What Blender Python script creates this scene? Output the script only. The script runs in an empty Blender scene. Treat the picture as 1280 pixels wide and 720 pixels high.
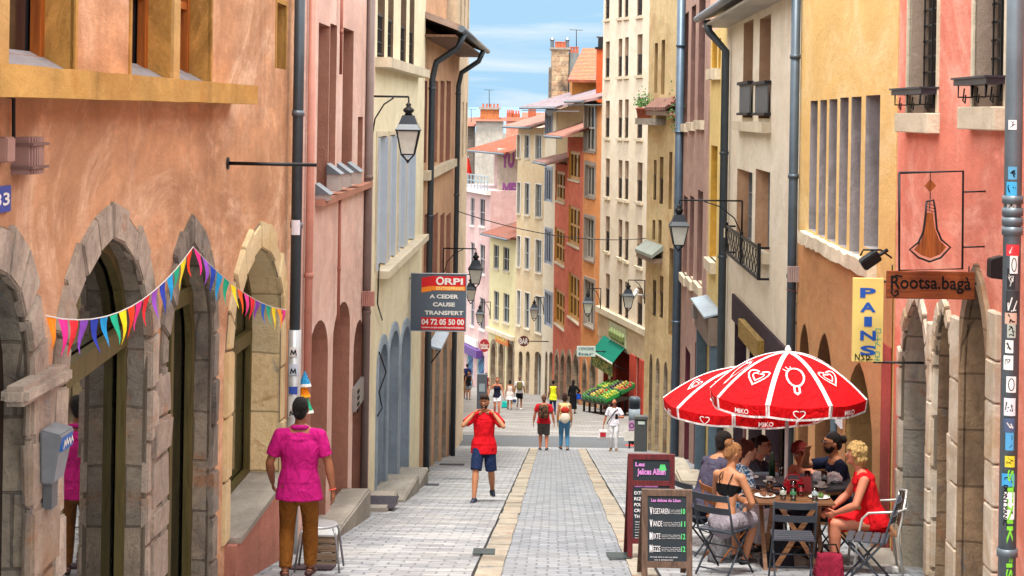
import bpy, bmesh, math, random
from mathutils import Vector, Matrix, noise
from mathutils.geometry import delaunay_2d_cdt
R = math.radians
rnd = random.Random(7)
S = bpy.context.scene
COL = S.collection
# ------------------------------------------------------------ camera, sky, sun, exposure
F = 2200.0; CX = 640.0; HY = 140.0; ROLL = R(0.9)
cam = bpy.data.objects.new('camera', bpy.data.cameras.new('camera')); COL.objects.link(cam)
cam.data.sensor_width = 36; cam.data.lens = F / 1280 * 36
cam.data.clip_start = 0.1; cam.data.clip_end = 30000
cam.location = (0, 0, 0)
cam.rotation_euler = (Matrix.Rotation(R(90), 3, 'X') @ Matrix.Rotation(ROLL, 3, 'Z')).to_euler()
cam.data.shift_x = 0.0; cam.data.shift_y = -(360 - HY) / 1280
S.camera = cam
SUN_EL, SUN_AZ, SUN_STR, SKY_STR, EXPO = 71, 192, 2.3, 0.15, 1.32     # azimuth: degrees clockwise from +Y
w = bpy.data.worlds.new('World'); S.world = w; w.use_nodes = True
nt = w.node_tree; nt.nodes.clear()
def wn(t, **k):
    n = nt.nodes.new(t)
    for a, b in k.items(): setattr(n, a, b)
    return n
sky = wn('ShaderNodeTexSky', sky_type='NISHITA', sun_disc=False)
sky.sun_elevation = R(SUN_EL); sky.sun_rotation = R(SUN_AZ); sky.air_density = 1.0; sky.dust_density = 0.3; sky.ozone_density = 2.0
tc = wn('ShaderNodeTexCoord')
va = wn('ShaderNodeVectorMath', operation='ADD'); va.inputs[1].default_value = (0, 0, 0.22)
vn = wn('ShaderNodeVectorMath', operation='NORMALIZE')
mp = wn('ShaderNodeMapping'); mp.inputs['Scale'].default_value = (6, 6, 48); mp.inputs['Rotation'].default_value = (0, R(1.5), 0)
nz = wn('ShaderNodeTexNoise'); nz.inputs['Scale'].default_value = 1.3; nz.inputs['Detail'].default_value = 7; nz.inputs['Roughness'].default_value = 0.55; nz.inputs['Distortion'].default_value = 0.6
rp = wn('ShaderNodeValToRGB'); rp.color_ramp.elements[0].position = 0.44; rp.color_ramp.elements[0].color = (0.05, 0.05, 0.05, 1); rp.color_ramp.elements[1].position = 0.72; rp.color_ramp.elements[1].color = (0.8, 0.8, 0.8, 1)
mx = wn('ShaderNodeMix', data_type='RGBA'); mx.inputs['B'].default_value = (2.5, 2.7, 2.8, 1); mx.inputs['A'].default_value = (1.12, 1.9, 2.6, 1)
mh = wn('ShaderNodeMix', data_type='RGBA'); mh.inputs['B'].default_value = (10.5, 10.1, 9.5, 1); mh.inputs['Factor'].default_value = 0.75
mf = wn('ShaderNodeMix', data_type='RGBA')
bg = wn('ShaderNodeBackground'); bg.inputs['Strength'].default_value = SKY_STR
ou = wn('ShaderNodeOutputWorld')
L = nt.links.new
L(tc.outputs['Generated'], va.inputs[0]); L(va.outputs[0], vn.inputs[0]); L(vn.outputs[0], sky.inputs['Vector'])
L(tc.outputs['Generated'], mp.inputs['Vector']); L(mp.outputs[0], nz.inputs['Vector']); L(nz.outputs['Fac'], rp.inputs[0])
sx_ = wn('ShaderNodeSeparateXYZ'); L(tc.outputs['Generated'], sx_.inputs[0])
mr = wn('ShaderNodeMapRange'); mr.inputs['From Min'].default_value = 0.1; mr.inputs['From Max'].default_value = 0.3
L(sx_.outputs['Z'], mr.inputs['Value'])
L(rp.outputs[0], mx.inputs['Factor']); L(sky.outputs[0], mh.inputs['A']); L(mr.outputs[0], mf.inputs['Factor'])
L(mx.outputs['Result'], mf.inputs['A']); L(mh.outputs['Result'], mf.inputs['B']); L(mf.outputs['Result'], bg.inputs['Color']); L(bg.outputs[0], ou.inputs[0])
sun = bpy.data.objects.new('sun', bpy.data.lights.new('sun', 'SUN')); COL.objects.link(sun)
sun.data.energy = SUN_STR; sun.data.angle = R(10); sun.data.color = (1, 0.95, 0.88)
sd = Vector((math.sin(R(SUN_AZ)) * math.cos(R(SUN_EL)), math.cos(R(SUN_AZ)) * math.cos(R(SUN_EL)), math.sin(R(SUN_EL))))
sun.rotation_euler = sd.to_track_quat('Z', 'Y').to_euler()
S.view_settings.view_transform = 'Standard'; S.view_settings.look = 'None'; S.view_settings.gamma = 1
S.view_settings.exposure = EXPO
# ------------------------------------------------------------ pixel <-> world (only used to measure real positions)
CR, SR = math.cos(ROLL), math.sin(ROLL)
def uv(px, py):
    u = px - CX; v = py - HY
    return (u * CR + v * SR, -u * SR + v * CR)
def P(px, py, Y):
    u, v = uv(px, py)
    return Vector((u / F * Y, Y, -v / F * Y))
def g(Y):                                             # height of the street below the camera
    if Y <= 57: return 1.75 + 0.16 * Y
    if Y <= 92: return 10.87 + 0.132 * (Y - 57)
    if Y <= 107: return 15.49 + 0.127 * (Y - 92)
    if Y <= 300: return 17.4 + 0.12 * (Y - 107)
    return 40.6 + 0.02 * (min(Y, 2500) - 300)
def GY(px, py):                                       # depth of the street under a pixel
    v = uv(px, py)[1]; lo, hi = 3.0, 290.0
    for _ in range(60):
        m = (lo + hi) / 2
        if F * g(m) / m > v: lo = m
        else: hi = m
    return lo
def GP(px, py):
    Y = GY(px, py); return P(px, py, Y)
def gz(Y): return -g(Y)
# ------------------------------------------------------------ object helpers
WORLD0 = {}
def thing(name, label, cat, loc=(0, 0, 0), rz=0, group=None, world=False):
    o = bpy.data.objects.new(name, None); COL.objects.link(o); o.empty_display_size = 0.2
    o.location = loc; o.rotation_euler = (0, 0, rz); o['label'] = label; o['category'] = cat
    if group: o['group'] = group
    if world: WORLD0[o.name] = Vector(loc)
    return o
def tag(o, label, cat, group=None, kind=None):
    if label: o['label'] = label
    if cat: o['category'] = cat
    if group: o['group'] = group
    if kind: o['kind'] = kind
    return o
def root_off(p):
    while p.parent: p = p.parent
    return WORLD0.get(p.name)
def obj(name, bm, mats, parent=None, smooth=False, label=None):
    me = bpy.data.meshes.new(name)
    if parent is not None:
        off = root_off(parent)
        if off is not None:
            bmesh.ops.translate(bm, verts=bm.verts, vec=-off)
    bm.to_mesh(me); bm.free()
    if not isinstance(mats, (list, tuple)): mats = [mats]
    for m in mats: me.materials.append(m)
    if smooth:
        me.polygons.foreach_set('use_smooth', [True] * len(me.polygons))
    o = bpy.data.objects.new(name, me); COL.objects.link(o)
    if parent is not None: o.parent = parent
    if label: o['label'] = label
    return o
def NB(): return bmesh.new()
def box(bm, a, b, mi=0):
    x0, y0, z0 = a; x1, y1, z1 = b
    v = [bm.verts.new(p) for p in ((x0,y0,z0),(x1,y0,z0),(x1,y1,z0),(x0,y1,z0),(x0,y0,z1),(x1,y0,z1),(x1,y1,z1),(x0,y1,z1))]
    for f in ((0,3,2,1),(4,5,6,7),(0,1,5,4),(1,2,6,5),(2,3,7,6),(3,0,4,7)):
        bm.faces.new([v[i] for i in f]).material_index = mi
def obox(bm, O, ax, ay, az, mi=0):                      # box from a corner and three edge vectors
    O, ax, ay, az = map(Vector, (O, ax, ay, az))
    v = [bm.verts.new(p) for p in (O, O+ax, O+ax+ay, O+ay, O+az, O+ax+az, O+ax+ay+az, O+ay+az)]
    for f in ((0,3,2,1),(4,5,6,7),(0,1,5,4),(1,2,6,5),(2,3,7,6),(3,0,4,7)):
        bm.faces.new([v[i] for i in f]).material_index = mi
def frame_of(d, up=None):
    d = Vector(d).normalized()
    a = Vector(up) if up is not None else (Vector((0, 0, 1)) if abs(d.z) < 0.9 else Vector((1, 0, 0)))
    a = a - d * a.dot(d)
    if a.length < 1e-5: a = d.orthogonal()
    a.normalize(); return a, d.cross(a)
def tube(bm, pts, r, n=8, cap=True, mi=0):
    pts = [Vector(p) for p in pts]; rings = []; a = None
    for i, p in enumerate(pts):
        d = (pts[min(i+1, len(pts)-1)] - pts[max(i-1, 0)])
        if d.length < 1e-7: d = Vector((0, 0, 1))
        if a is None: a, b = frame_of(d)
        else:
            d.normalize(); a = a - d * a.dot(d); a.normalize(); b = d.cross(a)
        rr = r[i] if isinstance(r, (list, tuple)) else r
        rings.append([bm.verts.new(p + (a * math.cos(t) + b * math.sin(t)) * rr) for t in [2*math.pi*k/n for k in range(n)]])
    for q in range(len(rings)-1):
        for k in range(n):
            f = bm.faces.new((rings[q][k], rings[q][(k+1) % n], rings[q+1][(k+1) % n], rings[q+1][k])); f.material_index = mi; f.smooth = n > 5
    if cap:
        bm.faces.new(rings[0][::-1]).material_index = mi; bm.faces.new(rings[-1]).material_index = mi
def lathe(bm, c, prof, n=16, mi=0):                      # profile of (radius, z) about a vertical axis
    c = Vector(c); rings = []
    for r_, z in prof:
        r_ = max(r_, 1e-4)
        rings.append([bm.verts.new(c + Vector((r_*math.cos(t), r_*math.sin(t), z))) for t in [2*math.pi*(k+.5)/n for k in range(n)]])
    for q in range(len(rings)-1):
        for k in range(n):
            f = bm.faces.new((rings[q][k], rings[q][(k+1) % n], rings[q+1][(k+1) % n], rings[q+1][k])); f.material_index = mi; f.smooth = n > 8
    bm.faces.new(rings[0][::-1]).material_index = mi; bm.faces.new(rings[-1]).material_index = mi
def quad(bm, pts, mi=0):
    f = bm.faces.new([bm.verts.new(p) for p in pts]); f.material_index = mi; return f
def prism(bm, pts, ext, mi=0):                           # polygon extruded by a vector (pts planar)
    pts = [Vector(p) for p in pts]; ext = Vector(ext); n = len(pts)
    a = [bm.verts.new(p) for p in pts]; b = [bm.verts.new(p + ext) for p in pts]
    bm.faces.new(a).material_index = mi; bm.faces.new(b[::-1]).material_index = mi
    for i in range(n): bm.faces.new((a[i], b[i], b[(i+1) % n], a[(i+1) % n])).material_index = mi
def fixn(bm):
    bmesh.ops.recalc_face_normals(bm, faces=bm.faces)
def strokes(bm, lines, O, ux, uz, n, wd, th=0.004, fn=None, mi=0):
    """flat pen strokes in the plane (ux, uz) at O, lifted th along n; fn maps (x,z,lift)->point instead"""
    for ln in lines:
        m = len(ln)
        for i in range(m-1):
            a = Vector((ln[i][0], ln[i][1])); b = Vector((ln[i+1][0], ln[i+1][1]))
            d = b - a
            if d.length < 1e-6: continue
            d.normalize(); q = Vector((-d.y, d.x)) * wd / 2; e = d * wd * 0.35
            pp = [a - q - e, b - q + e, b + q + e, a + q - e]
            if fn: vs = [fn(p.x, p.y, th + 0.0004 * i) for p in pp]
            else: vs = [Vector(O) + Vector(ux) * p.x + Vector(uz) * p.y + Vector(n) * (th + 0.0004 * (i % 7)) for p in pp]
            quad(bm, vs, mi)
_fontcache = {}
def text_tris(s, bold=0.0):
    key = (s, bold)
    if key in _fontcache: return _fontcache[key]
    cu = bpy.data.curves.new('t', 'FONT'); cu.body = s; cu.size = 1; cu.offset = bold; cu.resolution_u = 3
    o = bpy.data.objects.new('t', cu); COL.objects.link(o)
    bpy.context.view_layer.update()
    dg = bpy.context.evaluated_depsgraph_get()
    me = bpy.data.meshes.new_from_object(o.evaluated_get(dg))
    vs = [(v.co.x, v.co.y) for v in me.vertices]; fs = [tuple(p.vertices) for p in me.polygons]
    bpy.data.objects.remove(o); bpy.data.meshes.remove(me); bpy.data.curves.remove(cu)
    x0 = min(v[0] for v in vs); x1 = max(v[0] for v in vs); y0 = min(v[1] for v in vs); y1 = max(v[1] for v in vs)
    vs = [((x-x0)/(x1-x0), (y-y0)/(y1-y0)) for x, y in vs]
    _fontcache[key] = (vs, fs); return vs, fs
def text(bm, s, O, ux, uz, w_, h_, n=(0, -1, 0), lift=0.004, bold=0.0, fn=None, mi=0):
    """text filling the w_ x h_ box whose lower left corner is O (or mapped by fn)"""
    vs, fs = text_tris(s, bold)
    if fn: V = [bm.verts.new(fn(x*w_, z*h_, lift)) for x, z in vs]
    else:
        O, ux, uz, n = map(Vector, (O, ux, uz, n))
        V = [bm.verts.new(O + ux*(x*w_) + uz*(z*h_) + n*lift) for x, z in vs]
    for f in fs:
        try: bm.faces.new([V[i] for i in f]).material_index = mi
        except ValueError: pass
# ------------------------------------------------------------ materials
def C(h, k=1.0):
    h = h.lstrip('#'); r = []
    for i in (0, 2, 4):
        c = int(h[i:i+2], 16) / 255; c = c/12.92 if c <= .04045 else ((c+.055)/1.055)**2.4
        r.append(min(1, c*k))
    return (*r, 1)
class NT:
    def __init__(s, name):
        s.m = bpy.data.materials.new(name); s.m.use_nodes = True; s.t = s.m.node_tree
        s.b = s.t.nodes['Principled BSDF']; s.tc = s.n('ShaderNodeTexCoord')
    def n(s, t, **k):
        x = s.t.nodes.new(t)
        for a, b in k.items(): setattr(x, a, b)
        return x
    def l(s, a, b): s.t.links.new(a, b)
    def map(s, sc=(1, 1, 1), rot=(0, 0, 0), src='Object'):
        m = s.n('ShaderNodeMapping'); m.inputs['Scale'].default_value = sc; m.inputs['Rotation'].default_value = rot
        s.l(s.tc.outputs[src], m.inputs['Vector']); return m.outputs[0]
    def noise(s, vec, scale, detail=6, rough=.6, dist=0):
        x = s.n('ShaderNodeTexNoise'); x.inputs['Scale'].default_value = scale; x.inputs['Detail'].default_value = detail
        x.inputs['Roughness'].default_value = rough; x.inputs['Distortion'].default_value = dist
        s.l(vec, x.inputs['Vector']); return x.outputs['Fac']
    def ramp(s, fac, a, b, ca=(0, 0, 0, 1), cb=(1, 1, 1, 1)):
        x = s.n('ShaderNodeValToRGB'); e = x.color_ramp.elements
        e[0].position = a; e[0].color = ca; e[1].position = b; e[1].color = cb
        s.l(fac, x.inputs[0]); return x.outputs[0]
    def mix(s, fac, a, b, mode='MIX'):
        x = s.n('ShaderNodeMix', data_type='RGBA', blend_type=mode)
        for i, v in (('Factor', fac), ('A', a), ('B', b)):
            if hasattr(v, 'is_output') or hasattr(v, 'links'): s.l(v, x.inputs[i])
            else: x.inputs[i].default_value = v
        return x.outputs['Result']
    def bump(s, h, st=.3, dist=.02, nrm=None):
        x = s.n('ShaderNodeBump'); x.inputs['Strength'].default_value = st; x.inputs['Distance'].default_value = dist
        s.l(h, x.inputs['Height'])
        if nrm is not None: s.l(nrm, x.inputs['Normal'])
        return x.outputs[0]
    def out(s, col=None, rough=.9, nrm=None, spec=.3, metal=0):
        if col is not None:
            if hasattr(col, 'links'): s.l(col, s.b.inputs['Base Color'])
            else: s.b.inputs['Base Color'].default_value = col
        s.b.inputs['Roughness'].default_value = rough; s.b.inputs['Metallic'].default_value = metal
        s.b.inputs['Specular IOR Level'].default_value = spec
        if nrm is not None: s.l(nrm, s.b.inputs['Normal'])
        return s.m
def sc4(c, k): return (min(1, c[0]*k), min(1, c[1]*k), min(1, c[2]*k), 1)
MC = {}
def plaster(hexc, k=.8, dirt=.35, stain=None, key=None, blotch=1.0, dirtcol='#4b3d33'):
    kk = ('pl', hexc, k, dirt, stain, blotch, dirtcol)
    if kk in MC: return MC[kk]
    t = NT('plaster_' + hexc.lstrip('#')); c = C(hexc, k)
    A_ = (1, .42, 1); n1 = t.noise(t.map(A_), .8, 10, .7, .6)
    col = t.mix(t.ramp(n1, .32, .68), sc4(c, 1 - .3*blotch), sc4(c, 1 + .2*blotch))
    if stain:
        n3 = t.noise(t.map((1.2, .5, .8)), .9, 10, .75, 1.0)
        col = t.mix(t.ramp(n3, .47, .6), col, C(stain, k))
    n6 = t.noise(t.map(A_), 3.1, 11, .78, .3)
    col = t.mix(t.ramp(n6, .44, .7, (0, 0, 0, 1), (.55*blotch+.12,)*3+(1,)), col, sc4(c, .66))
    n7 = t.noise(t.map((1, .42, .9)), 4.7, 10, .8, .5)
    col = t.mix(t.ramp(n7, .56, .68, (0, 0, 0, 1), (.5, .5, .5, 1)), col, (min(1, c[0]*1.25+.06), min(1, c[1]*1.25+.05), min(1, c[2]*1.25+.05), 1))
    n2 = t.noise(t.map((3.2, 1.6, .3)), 1.3, 9, .7, .2)
    f = t.ramp(n2, .5, .8, (0, 0, 0, 1), (dirt, dirt, dirt, 1))
    col = t.mix(f, col, C(dirtcol, .8))
    n4 = t.noise(t.map(A_), 26, 7, .75)
    col = t.mix(t.ramp(n4, .56, .72, (0, 0, 0, 1), (.4, .4, .4, 1)), col, sc4(c, .5))
    nb = t.bump(n1, .5, .05); nb = t.bump(n6, .45, .03, nb); nb = t.bump(n4, .5, .014, nb)
    MC[kk] = t.out(col, .94, nb, .15); return MC[kk]
def stone(hexa, hexb, hexc='#3f3a36', k=.8, sc=3.0, key='stone', block=True, bw=.5, bh=.3):
    kk = ('st', hexa, hexb, hexc, k, sc, block, bw, bh)
    if kk in MC: return MC[kk]
    t = NT('stone_' + hexa.lstrip('#'))
    n1 = t.noise(t.map(), sc, 10, .7, .8); n2 = t.noise(t.map((1, 1, .6)), sc*.35, 6, .6)
    col = t.mix(t.ramp(n1, .32, .68), C(hexa, k), C(hexb, k))
    col = t.mix(t.ramp(n2, .5, .72), col, C(hexc, k))
    r1 = t.noise(t.map((1, 1, 1.3)), 1.7, 8, .7, .5); col = t.mix(t.ramp(r1, .56, .64, (0,0,0,1), (.55,.55,.55,1)), col, C('#a56f45', k))
    r2 = t.noise(t.map((1.3, 1, .9)), 2.3, 8, .7, .5); col = t.mix(t.ramp(r2, .58, .66, (0,0,0,1), (.5,.5,.5,1)), col, C('#6c7680', k))
    n3 = t.noise(t.map(), 18, 8, .75)
    col = t.mix(t.ramp(n3, .52, .7, (0, 0, 0, 1), (.5, .5, .5, 1)), col, C(hexc, k*.8))
    nb = t.bump(n1, .7, .06); nb = t.bump(n3, .6, .02, nb)
    if block:
        cm = t.n('ShaderNodeCombineXYZ'); sp = t.n('ShaderNodeSeparateXYZ')
        wob = t.n('ShaderNodeTexNoise'); wob.inputs['Scale'].default_value = 3
        ad = t.n('ShaderNodeVectorMath', operation='MULTIPLY_ADD'); ad.inputs[1].default_value = (.05, .05, .05)
        t.l(t.tc.outputs['Object'], wob.inputs['Vector']); t.l(wob.outputs['Color'], ad.inputs[0]); t.l(t.tc.outputs['Object'], ad.inputs[2])
        t.l(ad.outputs[0], sp.inputs[0])
        a2 = t.n('ShaderNodeMath', operation='ADD'); t.l(sp.outputs['X'], a2.inputs[0]); t.l(sp.outputs['Y'], a2.inputs[1])
        t.l(a2.outputs[0], cm.inputs['X']); t.l(sp.outputs['Z'], cm.inputs['Y'])
        br = t.n('ShaderNodeTexBrick'); br.offset = .5; br.inputs['Scale'].default_value = 1
        br.inputs['Brick Width'].default_value = bw; br.inputs['Row Height'].default_value = bh; br.inputs['Mortar Size'].default_value = .012; br.inputs['Mortar Smooth'].default_value = .4
        br.inputs['Color1'].default_value = (1.25, 1.15, 1.05, 1); br.inputs['Color2'].default_value = (.65, .7, .75, 1); br.inputs['Mortar'].default_value = (.35, .32, .3, 1)
        t.l(cm.outputs[0], br.inputs['Vector'])
        col = t.mix(.65, col, br.outputs['Color'], 'MULTIPLY')
        iv = t.n('ShaderNodeMath', operation='SUBTRACT'); iv.inputs[0].default_value = 1; t.l(br.outputs['Fac'], iv.inputs[1])
        nb = t.bump(iv.outputs[0], .6, .03, nb)
    MC[kk] = t.out(col, .93, nb, .2); return MC[kk]
def paint(hexc, k=.8, rough=.5, metal=0, wear=.25, spec=.4, name=None):
    kk = ('pa', hexc, k, rough, metal, wear, spec)
    if kk in MC: return MC[kk]
    t = NT((name or 'paint') + '_' + hexc.lstrip('#')); c = C(hexc, k)
    n1 = t.noise(t.map(), 4, 8, .7); n2 = t.noise(t.map(), 30, 6, .7)
    col = t.mix(t.ramp(n1, .35, .7), sc4(c, 1-wear*.6), sc4(c, 1+wear*.4))
    col = t.mix(t.ramp(n2, .6, .75, (0,0,0,1), (wear, wear, wear, 1)), col, sc4(c, .5))
    MC[kk] = t.out(col, rough, t.bump(n2, .12, .004), spec, metal); return MC[kk]
def wood(hexa, hexb, k=.8, rough=.6, axis='z', sc=1):
    kk = ('wo', hexa, hexb, k, axis, sc)
    if kk in MC: return MC[kk]
    t = NT('wood_' + hexa.lstrip('#'))
    s = {'z': (22, 22, 1.5), 'x': (1.5, 22, 22), 'y': (22, 1.5, 22)}[axis]
    n1 = t.noise(t.map(tuple(q*sc for q in s)), 1.6, 8, .6, .5); n2 = t.noise(t.map(), 2.5, 5, .6)
    col = t.mix(t.ramp(n1, .35, .65), C(hexa, k), C(hexb, k)); col = t.mix(t.ramp(n2, .5, .8, (0,0,0,1), (.4,.4,.4,1)), col, C(hexb, k*.55))
    MC[kk] = t.out(col, rough, t.bump(n1, .3, .006), .35); return MC[kk]
def cloth(hexc, k=.85, name='cloth', pat=None, patc=None, psc=20):
    kk = ('cl', hexc, k, pat, patc, psc)
    if kk in MC: return MC[kk]
    t = NT(name + '_' + hexc.lstrip('#')); c = C(hexc, k)
    n1 = t.noise(t.map((1, 1, .55)), 9, 5, .55, 1.3); n2 = t.noise(t.map(), 220, 2, .5)
    col = t.mix(t.ramp(n1, .3, .75), sc4(c, .82), sc4(c, 1.12))
    if pat:
        v = t.noise(t.map(), psc, 2, .5, 1.2); col = t.mix(t.ramp(v, .49, .53), col, C(patc, k))
    nb = t.bump(n1, .8, .05); nb = t.bump(n2, .1, .002, nb)
    MC[kk] = t.out(col, .9, nb, .15); return MC[kk]
def skin(hexc='#b97d5b', k=.8):
    kk = ('sk', hexc, k)
    if kk in MC: return MC[kk]
    t = NT('skin_' + hexc.lstrip('#')); c = C(hexc, k)
    n1 = t.noise(t.map(), 9, 5, .6)
    col = t.mix(t.ramp(n1, .3, .7), sc4(c, .88), (c[0]*1.05, c[1]*1.0, c[2]*.98, 1))
    MC[kk] = t.out(col, .55, t.bump(t.noise(t.map(), 60, 4, .6), .1, .003), .35)
    t.b.inputs['Subsurface Weight'].default_value = 0; return MC[kk]
def hairm(hexc, k=.8, hexb=None):
    kk = ('ha', hexc, k)
    if kk in MC: return MC[kk]
    t = NT('hair_' + hexc.lstrip('#')); c = C(hexc, k)
    n1 = t.noise(t.map((60, 60, 14)), 1, 6, .7, 1.2)
    col = t.mix(t.ramp(n1, .35, .65), sc4(c, .5), sc4(c, 1.35))
    MC[kk] = t.out(col, .6, t.bump(n1, 1.0, .03), .3); return MC[kk]
def glassy(hexc='#20262b', k=.6, rough=.06, ior=1.6):
    kk = ('gl', hexc, k, rough, ior)
    if kk in MC: return MC[kk]
    t = NT('window_glass_' + hexc.lstrip('#')); c = C(hexc, k)
    n1 = t.noise(t.map((1, 1, .3)), 1.5, 3, .5)
    col = t.mix(t.ramp(n1, .4, .6), sc4(c, .6), sc4(c, 1.3))
    n2 = t.noise(t.map(), 1.2, 2, .5)
    m = t.out(col, rough, t.bump(n2, .06, .03), .5); t.b.inputs['IOR'].default_value = ior
    MC[kk] = m; return m
def metal(hexc, k=.8, rough=.4, wear=.3): return paint(hexc, k, rough, .35, wear, .5, 'metal')
M_glass = [glassy('#2b3338'), glassy('#3d474c'), glassy('#566068')]
M_pale = glassy('#8c9496', .7, .12)
M_iron = paint('#15171a', .9, .5, .2, .3)
M_zinc = metal('#737d86'); M_pipe = metal('#4a545c', .8, .42)
M_white = paint('#e6e4de', .85, .6, 0, .2)
def tiles_mat(hexa='#b5624a', hexb='#d79a84', k=.8):
    kk = ('ti', hexa, hexb)
    if kk in MC: return MC[kk]
    t = NT('roof_tiles')
    wv = t.n('ShaderNodeTexWave', wave_type='BANDS', bands_direction='Y'); wv.inputs['Scale'].default_value = 1.4; wv.inputs['Distortion'].default_value = .6; wv.inputs['Detail'].default_value = 2
    t.l(t.map(), wv.inputs['Vector'])
    n1 = t.noise(t.map(), 5, 8, .8); col = t.mix(t.ramp(n1, .35, .65), C(hexa, k), C(hexb, k))
    n2 = t.noise(t.map(), 1.2, 5, .6); col = t.mix(t.ramp(n2, .5, .7), col, C('#8b7f78', k))
    col = t.mix(t.ramp(wv.outputs['Fac'], .1, .5), sc4(C(hexa, k), .35), col)
    MC[kk] = t.out(col, .9, t.bump(wv.outputs['Fac'], .8, .08), .2); return MC[kk]
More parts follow.
